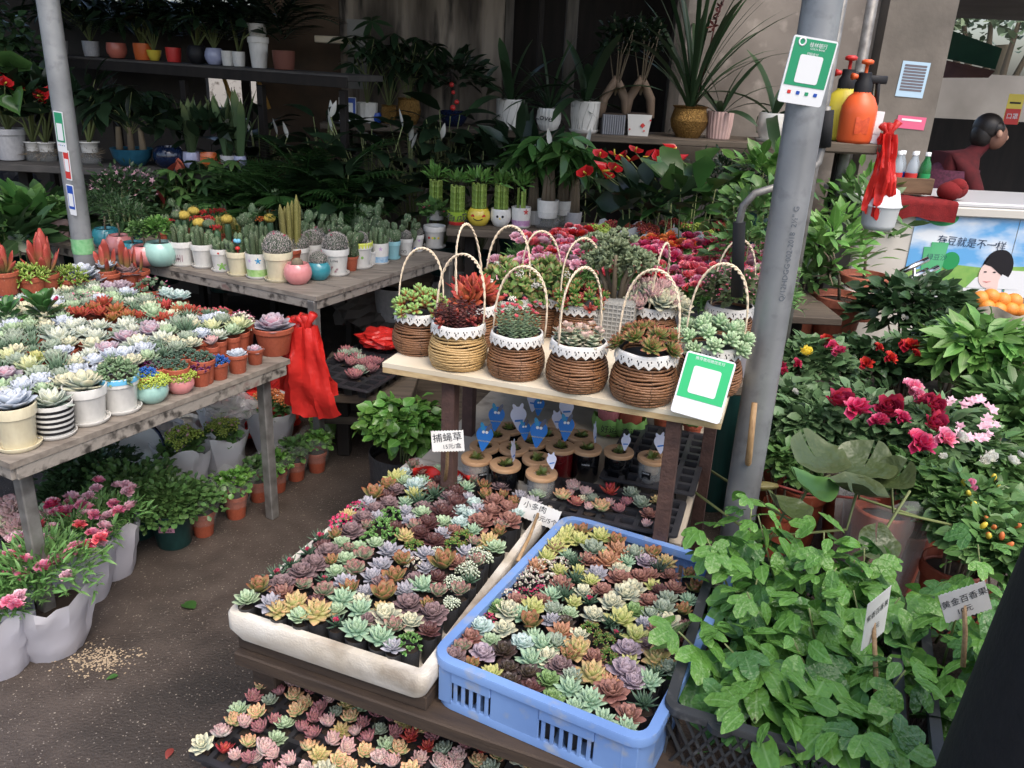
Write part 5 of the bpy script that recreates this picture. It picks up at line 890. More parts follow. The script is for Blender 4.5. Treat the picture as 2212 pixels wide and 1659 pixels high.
def fill_basket(t, kind, R):
    z = 1.5 * R; A = lambda n, key, fn, m, dz=0, s=1.0: addc(t, n, key, fn, m, (0, 0, z + dz * R), R * s * .98, rnd.random() * 6)
    if kind == 'redgreen': A('plant', kind, lambda: beans_geo(3, 16, 13, .36, .15, .62, .85), G['jellyg'])
    elif kind == 'pinecone': A('plant', kind, lambda: stack_geo(2, 22, 9, .17, .75)[0], G['dred'], 0, 1.05); A('tip_leaves', kind + 't', lambda: beans_geo(5, 8, 9, .25, .12, .3, .8), G['redleaf'], .05)
    elif kind == 'column':
        g, tops = stack_geo(4, 19, 10, .15, 1.05); A('plant', kind, lambda: g, G['stack']); A('pink_tips', kind + 't', lambda: at_pts(rose_geo(1, 12), tops, .22, 1, .15), G['coralp']); t.children[-1].rotation_euler = t.children[-2].rotation_euler
    elif kind == 'creamy':
        g, tops = stack_geo(6, 12, 5, .27, .45); A('plant', kind, lambda: g, lm('leaf_creamy', S(140, 154, 122), S(226, 212, 184), tw=(.5, 1), tl=.05)); A('pale_tips', kind + 't', lambda: at_pts(rose_geo(1, 10), tops, .4, 1, .2), lm('leaf_creamtip', S(232, 206, 186), S(236, 180, 176), tl=.1)); t.children[-1].rotation_euler = t.children[-2].rotation_euler
    elif kind == 'sunset': A('plant', kind, lambda: multi_ros('sunset', 11, .46, 2, .85, .55), sk_mat('sunset'), .08, 1.0)
    elif kind == 'burro': A('plant', kind, lambda: beans_geo(7, 18, 26, .3, .13, .55, .95), G['burro'], 0, 1.1)
    elif kind == 'agave': A('plant', kind, lambda: multi_ros('fire', 4, .85, 1, .4, .4), sk_mat('fire'), .0, 1.2)
    elif kind == 'jadeflower': A('plant', kind, lambda: jade_geo(9, 26, .5, .3, 8, 1.1), lm('leaf_jadered', S(118, 150, 74), S(150, 110, 70), tl=.1), 0, 1.15); A('white_buds', kind + 'b', lambda: at_pts(beads_geo(1, 40, .16), dome(7, 1.0, 1.2, 4)[0], .17, 1), G['white'], .1, 1.1)
    elif kind == 'jelly': A('plant', kind, lambda: beans_geo(8, 18, 12, .34, .14, .6, .9), G['jellyr'], 0, 1.05); A('red_leaves', kind + 'r', lambda: beans_geo(18, 16, 8, .3, .13, .5, .92), G['redleaf'], -.05, 1.05)
    elif kind == 'pinkrose': A('plant', kind, lambda: multi_ros('cream', 8, .6, 3, .75, .4), sk_mat('cream'), .0, 1.2); A('pink_heads', kind + 'p', lambda: multi_ros('pinkwhite', 9, .5, 8, .72, .5), sk_mat('pinkwhite'), .05, 1.2)
    elif kind == 'blossom': A('plant', kind, lambda: bush(520, .34, .26, 'obov', 1.2, .75, 4, base=-.05, inner=.35)[0], lm('leaf_bloss', S(96, 112, 72), S(120, 130, 90)), -.05); A('blossom', kind + 'b', lambda: at_pts(star_geo(5, .7), dome(170, 1.2, .95, 4, .95)[0] + np.array([0, 0, .5]), .13, 1), G['pink'], .05)
wl = {'redgreen': 'red and green bead leaves', 'pinecone': 'dark red cone shaped stems', 'column': 'pink tipped green columns', 'creamy': 'creamy stacked rosettes', 'sunset': 'green rosettes edged red', 'burro': 'pale green plump tails', 'agave': 'fiery red rosettes', 'jadeflower': 'green rosettes and white buds', 'jelly': 'glossy green and red beans', 'pinkrose': 'pale pink rosettes', 'blossom': 'a bush of tiny pink blossoms'}
BK = [(600, 752, 345, 'redgreen', False, .5), (838, 850, 372, 'pinecone', True, .15), (1202, 908, 366, 'column', False, .2), (1586, 986, 396, 'creamy', False, .95), (2002, 1064, 428, 'sunset', False, .1)]
pos = []
for x, y, w, k, pale, hz in BK: u, v = c5(x, y); p = base(u, v, ZB, w * .342); pos.append((p, w * .342 * mpp(p) / 2 / 1.04, k, pale, hz))
p = base(1527, 858, ZB, 142); pos.append((p, .074, 'burro', False, .1))
for i, (p, R, k, pale, hz) in enumerate(pos): t = basket(f'{"straw coloured" if pale else "brown"} wicker basket with lace collar and {wl[k]}', p, R, pale, hz - .3); fill_basket(t, k, R)
for u, v, k, hz, hh in ((1018, 770, 'agave', 1.2, 2.8), (1090, 752, 'jadeflower', .0, 2.6), (1172, 745, 'jadeflower', .1, 2.6), (1248, 765, 'jelly', .5, 2.5), (1402, 770, 'pinkrose', 1.2, 2.5), (1566, 770, 'blossom', .1, 2.75)):
    p = at(u, v - 30, ZB) ; R = .07; t = basket(f'back row wicker basket with {wl[k]}' + (' behind the pink tipped columns' if u == 1172 else ''), p, R, False, hz, hh); fill_basket(t, k, R)
# jade tree in a grey mesh pot
p = at(1318, 738, ZB); t = thing('jade_tree', 'grey green jade tree in square grey mesh pot behind the baskets', 'plant', p, -.3); part(t, 'pot', MB().add(box(0, 0, .065, .13, .13, .13, .006)), pm('mesh_cover', S(150, 148, 140), S(120, 118, 112), sc=160, rough=.8)); q = np.random.RandomState(5); br = MB()
for k in range(16): a = k * PI / 8; br.add(tube([(.066 * (1 if k < 8 else 0) + 0, 0, 0), (.0, 0, 0)], .0001, 3)) if 0 else None
mesh_ = MB()
for k in range(11): z = .008 + .0115 * k; mesh_.add(ring_band(.134, .134, .006, .002, z, z + .002))
for k in range(11):
    for s in (-1, 1): mesh_.add(box(-.06 + .012 * k, s * .0665, .066, .002, .002, .128)); mesh_.add(box(s * .0665, -.06 + .012 * k, .066, .002, .002, .128))
part(t, 'wire_lattice', mesh_, pm('grey_lattice', S(168, 166, 158), rough=.7), smooth=False)
tips = []
for k in range(7):
    a = k * 2.4; e = np.array([math.cos(a) * .055, math.sin(a) * .055, .215 + .015 * q.randn()]); br.add(tube([(0.02 * math.cos(a), .02 * math.sin(a), .12), e * np.array([.5, .5, .75]), e], [.008, .007, .004], 7)); tips.append(e)
part(t, 'branches', br, G['bark']); part(t, 'foliage', at_pts(jade_geo(1, 12, .5, .42, 6, .8, 'round'), np.array(tips + [np.array([q.randn() * .04, q.randn() * .04, .215 + .045 * q.rand()]) for _ in range(12)]), .042, 3, .5), lm('leaf_jadetree', S(112, 126, 90), S(132, 142, 104), rough=.4, tl=.05))
# payment card on the board
p = at(1511, 893, ZB + .004); M = Matrix.Translation((float(p[0]), float(p[1]) - .0, ZB + .066)) @ Matrix.Rotation(-.30, 4, 'Z') @ Matrix.Rotation(PI / 2 - .38, 4, 'X') @ Matrix.Rotation(-.12, 4, 'Z'); pay_card('green and white payment card propped on the basket stand', M, .108, .138, pm('bright_green', S(20, 190, 110), rough=.3), .012, .27, texts=(('推荐使用微信支付', .075, 0, .42, WHITE),), icons=False, panel=(.56, .44, .08))
# ------------------------------------------------------------------ flytrap jars on the lower board
GLASSC = pm('clear_glass', S(214, 214, 210), rough=.06, alpha=.16, spec=.8); GLASSK = pm('black_glass', S(14, 15, 18), rough=.06, coat=.5, alpha=.97); GLASSR = pm('red_glass', S(92, 14, 18), rough=.06, coat=.5, alpha=.94); WLID = pm('beech_lid', S(206, 162, 118), S(188, 144, 100), sc=8, rough=.55, stretch=(1, 5, 1)); CUP = pm('beige_cup', S(206, 178, 148), rough=.6); ROOT = pm('murky_water', S(78, 64, 52), S(60, 50, 42), sc=30, rough=.4)
def flytrap(seed):
    q = np.random.RandomState(seed); n = 15; f = np.linspace(0, 1, n); a = np.arange(n) * 2.4; return scat(leaf(1, .5, 3, 'obov', .5, .45), frames(a, np.radians(70 - 55 * f), q.randn(n) * .4, .6 + .5 * q.rand(n)), np.c_[np.cos(a) * .1, np.sin(a) * .1, np.zeros(n)])
gm('trap', S(110, 128, 52), S(150, 80, 60), tw=(.6, 1.2), rough=.4)
JAR = [(380, 512, 'c', 'condensation speckled clear'), (593, 562, 'k', 'black'), (860, 627, 'c', 'frontmost clear'), (830, 520, 'k', 'dark'), (440, 428, 'k', 'dark'), (655, 442, 'k', 'dark'), (1000, 432, 'r', 'dark red'), (1195, 442, 'k', 'black labelled'), (1430, 467, 'k', 'black'), (1680, 512, 'c', 'clear'), (520, 350, 'k', 'dark'), (620, 295, 'k', 'dark'), (790, 395, 'k', 'dark'), (1150, 350, 'k', 'dark'), (900, 345, 'k', 'dark'), (1010, 260, 'k', 'dark')]
WH = ['at the left front', 'second from left in front', 'in front beside the small succulent tray', 'behind the frontmost clear jar', 'behind the speckled jar', 'behind the second front jar', 'in the middle of the row', 'right of the red jar', 'between the labelled jars', 'at the right end by the leg', 'in the second row at left', 'in the third row at left', 'second row behind the blue sign', 'in the second row behind the labelled jar', 'in the third row middle', 'at the very back of the board']
for i, (x, y, g, w) in enumerate(JAR):
    u, v = c7(x, y); p = at(u, v, ZJ + .098); t = thing('flytrap_jar', f'{w} glass jar with flytrap and wooden lid {WH[i]}', 'jar', (p[0], p[1], ZJ), -.2)
    ob('glass', cached(('jarg',), lambda: MB().add(lathe([(0, 0), (.034, 0), (.037, .003), (.037, .084), (.035, .089), (.033, .089), (.034, .084), (.034, .006), (0.001, .005)], 28, closed=False)).mesh('glass', GLASSC)), t, (0, 0, 0), 0, 1, {'c': GLASSC, 'k': GLASSK, 'r': GLASSR}[g])
    ob('wooden_lid', cached(('jarl',), lambda: MB().add(lathe([(.021, .088), (.041, .088), (.042, .090), (.042, .097), (.041, .099), (.022, .099), (.021, .097), (.021, .088)], 32, closed=False)).mesh('wooden_lid', WLID, 'auto')), t)
    ob('inner_cup', cached(('jarc',), lambda: MB().add(lathe([(0.001, .05), (.018, .05), (.022, .094), (.02, .094), (.001, .090)], 16, closed=False)).mesh('inner_cup', CUP)), t, (0, 0, 0), 0, 1, CUP if g == 'c' else SOIL)
    if g == 'c': ob('water', cached(('jarw',), lambda: MB().add(lathe([(0, .006), (.0335, .006), (.0335, .02), (0.001, .02)], 20, closed=False)).mesh('water', ROOT)), t)
    addc(t, 'flytrap', ('trap', i % 3), lambda: flytrap(i % 3), G['trap'], (0, 0, .093), .024, i)
    if i in (0, 7, 9):
        a = {0: .75, 7: .1, 9: -.35}[i]; decal(t, 'label_sticker', rect(.026, .022), .037, .056, a, pm('label_black', S(16, 16, 18), rough=.4)); r = .0385; text('HUILIMEI', .0055, WHITE, t, Matrix.Translation((r * math.sin(a), -r * math.cos(a), .062)) @ Matrix.Rotation(a, 4, 'Z') @ Matrix.Rotation(PI / 2, 4, 'X'))
FLYB = pm('sign_blue', S(18, 116, 204), rough=.35); FLYG = pm('sign_grey', S(88, 92, 112), rough=.4); FLYT = pm('sign_teal', S(30, 140, 190), rough=.35); LILAC = pm('sign_pale', S(206, 210, 232), rough=.4); YEL = pm('sign_yellow', S(232, 206, 60), rough=.4)
def tear(w, h): return [(w / 2 * math.sin(a), h * .12 + w * .52 * math.cos(a)) for a in np.linspace(-2.2, 2.2, 17)][::-1] + [(-.12 * w, -h * .42), (0, -h * .5), (.12 * w, -h * .42)][::1]
for i, (x, y, w, kind, dz) in enumerate(((437, 370, 125, 'b', .0), (525, 225, 120, 'b', .0), (735, 318, 90, 'b', 0), (835, 340, 130, 'b', 0), (1040, 300, 120, 'b', 0), (840, 140, 85, 'b', 0), (935, 545, 75, 'w', 0), (690, 225, 120, 'w', 0), (975, 240, 80, 'w', 0), (1045, 160, 110, 'w', 0), (1480, 405, 75, 'w', 0), (1735, 415, 95, 'w', 0), (800, 100, 100, 'w', 0), (653, 485, 26, 'w', 0), (1255, 350, 26, 'w', 0))):
    u, v = c7(x, y); vb_ = v + .55 * w * .342; q = at(u, v + w * .35, ZJ + .105); Y = q[1]; p = atY(u, v, Y - .004); W_ = w * .5425 / 1.85172 * mpp(p); hgt = W_ * 1.75 if w > 40 else .075
    if w < 40: W_ = .036
    pl = ['first', 'second', 'third', 'fourth', 'fifth', 'sixth', 'seventh', 'eighth', 'ninth'][i if i < 6 else i - 6]; t = thing('fly_sign', (f'blue fly shaped plant sign stuck in a jar, {pl} from the front left' if kind == 'b' else f'white back of a fly shaped plant sign, {pl} among the jars'), 'sign', (0, 0, 0)); t.matrix_world = facing(p, .12, {26: 1.25}.get(w, rnd.uniform(-.3, .3)), rnd.uniform(-.12, .12))
    m = FLYB if kind == 'b' else LILAC; tg = part(t, 'tag', prism(tear(W_, hgt), -.0008, 0), m, smooth=False)
    for s in (-1, 1): part(tg, 'wing', prism([(s * W_ * .18 + W_ * .13 * math.cos(a) + s * W_ * .1 * math.sin(a), hgt * .36 + W_ * .3 * math.sin(a)) for a in np.linspace(0, 2 * PI, 14, endpoint=False)], -.0004, .0006), (FLYT if s < 0 else FLYG) if kind == 'b' else LILAC, smooth=False)
    if kind == 'b':
        for s in (-1, 1): part(tg, 'eye', prism([(s * W_ * .1 + W_ * .09 * math.cos(a), hgt * .2 + W_ * .09 * math.sin(a)) for a in np.linspace(0, 2 * PI, 10, endpoint=False)], .0007, .001), WHITE, smooth=False)
        text('VENUS FLYTRAP', W_ * .11, YEL, tg, Matrix.Translation((0, -hgt * .12, .0012)))
    else: part(tg, 'print_patch', prism(rrect(W_ * .5, W_ * .12, W_ * .02), .0002, .0005), FLYB, (0, -hgt * .1, 0), smooth=False)
# ceramic pots, seed trays and card beside the jars
CG = pm('cabbage_green', S(136, 184, 92), S(112, 164, 74), sc=12, rough=.25, coat=.3); CP = pm('lotus_pink', S(216, 130, 130), S(200, 112, 116), sc=10, rough=.3)
for x, y, s, lab in ((1350, 330, '好运', 'pink ceramic pot with green cabbage base, nearer the jars'), (1500, 350, '连连', 'reddish ceramic pot with green cabbage base, nearer the tray')):
    u, v = c7(x, y); p = at(u, v, ZJ); t = thing('ceramic_pot', lab, 'pot', p, -.1); pot(t, 'cyl', .038, .085, CP if s == '好运' else TERRA); g = lathe([(.03, 0), (.05, .01), (.054, .035), (.048, .06)], 40, closed=False); V = g[0]; a = np.arctan2(V[:, 1], V[:, 0]); V[:, :2] *= (1 + .07 * np.sin(a * 7))[:, None]; V[:, 2] += .006 * np.sin(a * 7); part(t, 'cabbage_leaves', g, CG); text(s, .026, BLACK, t, Matrix.Translation((0, -.0595, .034)) @ Matrix.Rotation(PI / 2 - .12, 4, 'X'))
for x, y, lab in ((1740, 330, 'small green pumpkin shaped pot left of the rusty leg'), (1960, 390, 'small green pumpkin shaped pot right of the rusty leg')):
    u, v = c7(x, y); p = at(u, v, ZJ); t = thing('ceramic_pot', lab, 'pot', p); pot(t, 'nursery', .03, .06, TERRA); part(t, 'pumpkin', (lambda V, Fs, C: (V * np.array([1, 1, 1]) * (1 + .06 * np.sin(8 * np.arctan2(V[:, 1], V[:, 0])))[:, None], Fs, C))(*ico(.04, 32, 7, .72)), CG, (0, 0, .078))
u, v = c7(1760, 590); p = at(u, v, ZJ); plug_tray('empty black plug tray at the right of the jars', T4((p[0] - .02, p[1], ZJ + .001), -.31), .26, .42, .05)
u, v = c7(1320, 880); p = at(u, v, ZJ + .03); mt, *_r = plug_tray('small black plug tray with tiny rosettes in front of the jars', T4((p[0], p[1], ZJ + .001), -.31), .40, .19, .045)
MT = [(1090, 750, 'palewhite', 100), (1185, 785, 'palewhite', 80), (1010, 815, 'applegreen', 105), (1065, 795, 'pinkwhite', 70), (1110, 860, 'coral', 95), (1160, 835, 'cream', 70), (1235, 835, 'greygreen', 80), (1210, 895, 'pinkwhite', 75), (1295, 900, 'applegreen', 115), (1362, 785, 'ruby', 120), (1355, 870, 'pinkwhite', 80), (1430, 912, 'plum', 90), (1485, 865, 'plum', 85), (1520, 800, 'greygreen', 100), (1590, 872, 'greygreen', 110), (1650, 945, 'redbrown', 95), (1630, 1020, 'pinkwhite', 75), (1712, 840, 'peach', 80)]
for i, (x, y, k, d) in enumerate(MT):
    u, v = c7(x, y); p = at(u, v, ZJ + .045); R = d * .5425 / 1.85172 * mpp(p) / 2; t = thing('houseleek', f'tiny {WORDS(k)} in the small tray before the jars, {ORD[i]} one', 'succulent', (p[0], p[1], ZJ + .04), i); ob('soil', cached(('soil',), None), t, (0, 0, -.006), 0, .016); ob('rosette', ros_mesh(k, i % 3), t, (0, 0, .003), 0, R * 1.7)
price_card('white card reading venus flytrap, fifteen yuan a box, by the rusty leg', 967, 952, 1.80, .078, .052, (('捕蝇草', .024, 0, .14), ('15元/盒', .014, .12, -.28)), at(958, 1062, .44), .10, -.05, .1)
# red film bow tied round the leg
q = at(958, 1030, .45); t = thing('film_bow', 'crumpled red plastic film tied around the rusty leg', 'bag', (q[0], q[1] - .05, q[2] + .02), -.2)
for s in (-1, 1): part(t, 'loop', grid(10, 10, lambda a, b: (s * (.008 + .07 * b), .02 * math.sin(7 * a + 5 * b) * b + .01, (a - .5) * (.03 + .10 * b) - .035 * b * b + .008 * math.sin(11 * a) * b)), REDB)
part(t, 'knot', ico(.012, 8, 5), REDB)
# mint in a black pot
p = at(862, 1088, .10); t = thing('mint_plant', 'bushy fresh green mint in black pot behind the foam tray', 'plant', (p[0], p[1] + .06, 0), 1); pot(t, 'bag', .11, .27, BAGM); g, st = bush(560, .042, .036, 'ovate', .135, .085, 3, base=.17, inner=.3, el0=-.05, up=.3, stems=10, wav=.1); part(t, 'leaves', g, G['passion'], (0, 0, .1)); part(t, 'stems', st, G['stem'], (0, 0, .1))
# ------------------------------------------------------------------ cactus table
cz = crop(600, 750, .36166); KZ = .36166 / 1.85172
def cact_pot(label, x, y, w, kind, mat, hr, saucer, cv=cz, k=KZ): u, v = cv(x, y) if cv else (x, y); return potted('potted_cactus', label, 'cactus', u, v, ZC, w * k * 1.1, kind, mat, hr, saucer, rz=0)
def put_ball(t, r, h, seed=0, top=0, flowers=3):
    R = r * 1.0; bd = addc(t, 'body', ('ballc', 0), lambda: ball_cactus(0)[0], G['cactd'], (0, 0, h - .45 * R + top), R, seed); addc(bd, 'spines', ('balls', 0), lambda: ball_cactus(0)[1], G['spine'])
    if flowers: addc(bd, 'flowers', ('ballf', flowers), lambda: at_pts(rose_geo(1, 8), np.array([[.5 * math.cos(i * 2.2), .5 * math.sin(i * 2.2), 1.5] for i in range(flowers)]), .3, 2), G['magenta'])
def put_fing(t, r, h, seed=0, hh=2.2, mat='cact', n=9): addc(t, 'stems', ('fg', seed % 4, int(hh * 10), mat, n), lambda: fingers(seed % 4, n, hh, .26, .8), G[mat], (0, 0, h - .2 * r), r, seed)
def put_zebra(t, r, h): ob('rosette', ros_mesh('zebra', 1), t, (-.3 * r, 0, h - .1 * r), 0, r * 1.3)
t, r, h = cact_pot('white pot with deer print and stubby cactus clump', 375, 888, 250, 'classic', GLW, .95, GLW); put_fing(t, r, h, 0, 1.6)
for i in range(5): decal(t, 'tree_print', rect(.0025, .03), r * .84, h * .36, -.5 + .2 * i, pm('print_plum', S(150, 110, 120), rough=.4))
decal(t, 'deer_print', star(.009, 4, .45), r * .82, h * .32, -.1, BLACK); decal(t, 'line_print', rect(.04, .004), r * .87, h * .62, -.1, pm('print_grey', S(110, 104, 110), rough=.4))
t, r, h = cact_pot('plain white pot with grey green cactus clump', 600, 908, 240, 'classic', GLW, .95, GLW); put_fing(t, r, h, 1, 1.7)
t, r, h = cact_pot('white pot with green leaf star print', 800, 948, 212, 'classic', GLW, 1.05, GLW); put_fing(t, r, h, 2, 1.3); decal(t, 'leaf_print', flower(.02), r * .82, h * .28, .35, CG); decal(t, 'dot_print', disc(.004), r * 1.03, h * .86, .1, RED)
t, r, h = cact_pot('cream pot with zebra plant and toy mushroom', 985, 995, 230, 'classic', GLC, 1.02, GLC); put_zebra(t, r, h); put_fing(t, r, h, 3, 2.0, 'cact', 6); part(t, 'toy_mushroom', MB().add(lathe([(0, 0), (.004, 0), (.0035, .012), (0.011, .012), (.008, .021), (.001, .024)], 12, closed=False)), RED, (.012, -.03, h)); part(t, 'toy_cloud', at_pts(ico(1, 8, 6), np.array([[0, 0, 0], [.9, 0, .2], [-.8, 0, .3]]), 1, 0, 0), pm('toy_blue', S(110, 186, 220), rough=.4), (.01, -.025, h + .042), s=.008)
t, r, h = cact_pot('white pot with green grass and blue flower print', 1200, 1025, 245, 'cyl', GLW, 1.0, GLW); put_fing(t, r, h, 1, 2.1); part(t, 'grass_band', lathe([(r * .868 + .001, h * .10), (r * .93 + .001, h * .38)], 28, closed=False), pm('grass_print', S(128, 180, 84), S(176, 208, 140), sc=60, rough=.3)); decal(t, 'flower_print', flower(.013), r * .98, h * .74, .35, FLYT); decal(t, 'flower_print', star(.012, 7, .2), r * .98, h * .74, -.4, pm('print_mauve', S(190, 150, 200), rough=.4))
t, r, h = cact_pot('cream pot with large spiny globe cactus', 1430, 1065, 292, 'classic', GLC, .98, GLC); put_ball(t, r, h, 0, 0, 2)
t, r, h = cact_pot('pink ball pot with tiny brown cactus at table corner', 1640, 1098, 285, 'ball', GLP, .78, None); part(t, 'stub', ico(.45, 10, 6, .9), G['bark'], (0, 0, h), s=r)
t, r, h = cact_pot('teal ball pot with spiny globe cactus at table corner', 1870, 1048, 245, 'ball', GLT, .78, None); put_ball(t, r * .8, h, 1, 0, 1)
t, r, h = cact_pot('white pot with love and flower branch print and globe cactus', 2060, 998, 275, 'classic', GLW, .95, GLW); put_ball(t, r * .92, h, 2, 0, 2); text('Love', .016, BLACK, t, Matrix.Translation((.004, -r * .905, h * .6)) @ Matrix.Rotation(PI / 2 - .12, 4, 'X'))
for a in range(7): decal(t, 'petal_print', flower(.006), r * (.80 + .03 * (a % 3)), h * (.2 + .08 * (a % 4)), -.4 + .14 * a, pm('print_plum', S(150, 110, 120)))
t, r, h = cact_pot('white pot with globe cactus behind the pink ball pot', 1655, 905, 215, 'classic', GLW, .9, GLW); put_ball(t, r * .98, h, 3, 0, 3)
t, r, h = cact_pot('white pot with globe cactus, second row by the love pot', 1800, 860, 220, 'classic', GLW, .9, None); put_ball(t, r, h, 1, 0, 1)
for i, (x, y, w) in enumerate(((1400, 800, 190), (1900, 760, 200), (2030, 800, 210), (2140, 860, 200))): t, r, h = cact_pot(f'white pot with grey globe cactus in the back rows, {ORD[i]} from left', x, y, w, 'classic', GLW, .8, None); put_ball(t, r, h, i, 0, 2)
c5k = .63291 / 1.85172
t, r, h = cact_pot('white pot with lime rim, balloon print and small cactus', 222, 208, 152, 'classic', GLW, .95, GLW, c5, c5k); put_ball(t, r * .62, h, 0, 0, 0); part(t, 'lime_rim', lathe([(r * 1.002, h * .80), (r * 1.035, h * .96), (r * 1.025, h * 1.003), (r * .95, h * 1.003)], 28, closed=False), pm('lime_glaze', S(206, 214, 70), rough=.2))
for a, c in ((-.5, CG), (-.1, YEL), (.4, CG)): decal(t, 'balloon_print', disc(.006), r * .86, h * .45, a, c)
t, r, h = cact_pot('white pot with purple flower and blue lattice print', 345, 178, 112, 'cyl', GLW, 1.05, GLW, c5, c5k); put_fing(t, r, h, 0, 1.9); part(t, 'blue_band', lathe([(r * .868 + .001, h * .10), (r * .93 + .001, h * .38)], 28, closed=False), pm('blue_lattice', S(120, 170, 206), S(180, 206, 224), sc=70, rough=.3)); decal(t, 'flower_print', flower(.009), r * .985, h * .76, .3, pm('print_mauve', S(190, 150, 200)))
t, r, h = cact_pot('plain sky blue pot with finger cactus', 427, 146, 96, 'classic', GLB, 1.05, GLB, c5, c5k); addc(t, 'pads', ('pads', 1), lambda: pads(1, 12, .75), G['cact'], (0, 0, h - .1 * r), r * 1.5)
t, r, h = cact_pot('white pot with bicycle print and small cactus', 508, 120, 92, 'classic', GLW, 1.0, GLW, c5, c5k); put_ball(t, r * .8, h, 0, 0, 0)
for a in (-.35, .1): part(t, 'wheel_print', MB().add(lathe([(.0055, 0), (.0068, 0)], 16, closed=False), M=T4((r * .86 * math.sin(a), -r * .86 * math.cos(a) - .001, h * .25), a, PI / 2 - .1)), BLACK)
t, r, h = cact_pot('white pot with dot prints and white spotted pad cactus', 578, 96, 88, 'classic', GLW, 1.05, GLW, c5, c5k); put_ball(t, r * .85, h, 0, 0, 0); decal(t, 'dot_print', disc(.006), r * .8, h * .2, -.1, FLYB); decal(t, 'dot_print', disc(.005), r * .95, h * .7, .5, pm('print_mauve', S(190, 150, 200))); addc(t, 'pads', ('pads', 2), lambda: pads(2, 5, .8), G['cact'], (.0, .01, h + .4 * r), r)
t, r, h = cact_pot('white balloon print pot with flowering christmas cactus at table end', 692, 80, 132, 'classic', GLW, .92, GLW, c5, c5k); g, st = bush(110, .045, .03, 'obov', .055, .045, 5, base=.02, el0=.4); part(t, 'leaves', g, G['mid'], (0, 0, h - .01)); part(t, 'buds', at_pts(rose_geo(1, 8), np.array([[-.05, -.02, .09], [.05, -.03, .08], [.02, .02, .1], [-.02, -.04, .1]]), .022, 1), G['coralp'], (0, 0, h - .01))
for a, c in ((-.5, CORAL_ if 0 else RED), (-.1, YEL), (.1, CG), (.5, YEL)): decal(t, 'balloon_print', disc(.006), r * .86, h * .5, a, c)
# ball pots with little trees along the left of the cactus table
for i, (u, v, w, m, lab, k) in enumerate(((233, 543, 62, GLT, 'teal ball pot with feathery green seedling, leftmost', 'f'), (262, 556, 60, GLP, 'pink ball pot with feathery green seedling, leftmost pink', 'f'), (292, 569, 58, GLT, 'teal ball pot with slender seedling between pink pots', 'f'), (316, 580, 62, GLP, 'pink ball pot with round clipped shrub', 'b'), (350, 582, 74, GLM, 'mint ball pot with bright green clipped shrub', 'b'))):
    t, r, h = potted('potted_shrub', lab, 'plant', u, v, ZC, w, 'ball', m, .74); part(t, 'trunk', tube([(0, 0, h - .02), (.004, 0, h + .02), (0, .003, h + .05)], .004, 6), G['bark'])
    if k == 'f': part(t, 'foliage', bush(620, .024, .0035, 'lance', .09, .055, i + 3, base=.02, inner=.2)[0], G['dark'], (0, 0, h + .03))
    else: part(t, 'foliage', bush(420, .02, .010, 'obov', .052, .04, i + 3, base=.0, inner=.4, el0=.4)[0], G['fresh'] if i == 4 else G['mid'], (0, 0, h + .01))
t, r, h = potted('potted_shrub', 'pale pink classic pot with dark leafy plant left of the pole', 'plant', 131, 522, ZC, 46, 'classic', pm('pale_pink_glaze', S(226, 186, 180), rough=.25), .95, pm('pale_pink_glaze', S(226, 186, 180))); part(t, 'foliage', bush(110, .04, .028, 'ovate', .06, .04, 2, base=.0)[0], G['mid'], (0, 0, h))
# grafted moon cacti
for i, (x, y, c) in enumerate(((205, 360, 'r'), (375, 310, 'y'), (482, 260, 'y'), (615, 262, 'r'), (510, 325, 'r'), (635, 328, 'r'), (540, 390, 'y'), (692, 242, 'r'), (775, 245, 'r'), (735, 432, 'r'), (850, 352, 'y'), (300, 305, 'g'), (650, 405, 'g'), (1335, 262, 'o'), (1325, 340, 'y'), (1490, 330, 'y'), (1230, 330, 'o'))):
    u, v = cz(x, y); H_ = ZC + .142; p = at(u, v, H_); w = {'r': 'red', 'y': 'yellow', 'g': 'grey green', 'o': 'orange'}[c]; t = thing('moon_cactus', f'grafted {w} moon cactus on green stock, number {ORD[i]} from the left front'.replace('number ', ''), 'cactus', (p[0], p[1], ZC), i); pot(t, 'nursery', .028, .05, TERRA)
    addc(t, 'stock', ('stock',), lambda: fingers(0, 1, 1, .18, 0, 3), lm('leaf_stock', S(64, 94, 62), S(74, 104, 70), tl=0, rough=.5), (0, 0, .045), .09, i); m = {'r': 'moonr', 'y': 'moony', 'g': 'cact', 'o': 'orange'}[c]
    if c in 'ro': addc(t, 'graft', ('graftr', c), lambda: at_pts(jade_geo(4, 12, .3, .24), np.array([[0, 0, 0], [.5, 0, -.1], [-.4, .3, -.1], [-.2, -.45, 0]]), .75, 1, .2), G[m], (0, 0, .132), .026, i)
    else:
        def mg():
            V, Fs, C = ico(1, 32, 9, .85); a = np.arctan2(V[:, 1], V[:, 0]); V = V * (1 + .15 * np.cos(a * 11))[:, None] * np.array([1, 1, .85]); return V, Fs, C
        addc(t, 'graft', ('graft', c), mg, G[m], (0, 0, .142), .024, i); addc(t, 'spines', ('grafts', c), lambda: scat((np.array([[-.012, 0, 0], [.012, 0, 0], [0, .3, 0]]), [np.array([[0, 1, 2]])], None), frames(dome(160, 1, 1, 3)[1], dome(160, 1, 1, 3)[2] + RS.randn(160) * .4, 0, 1), dome(160, 1, .85, 3)[0]), G['moony'] if c == 'y' else G['spine'], (0, 0, .142), .024, i)
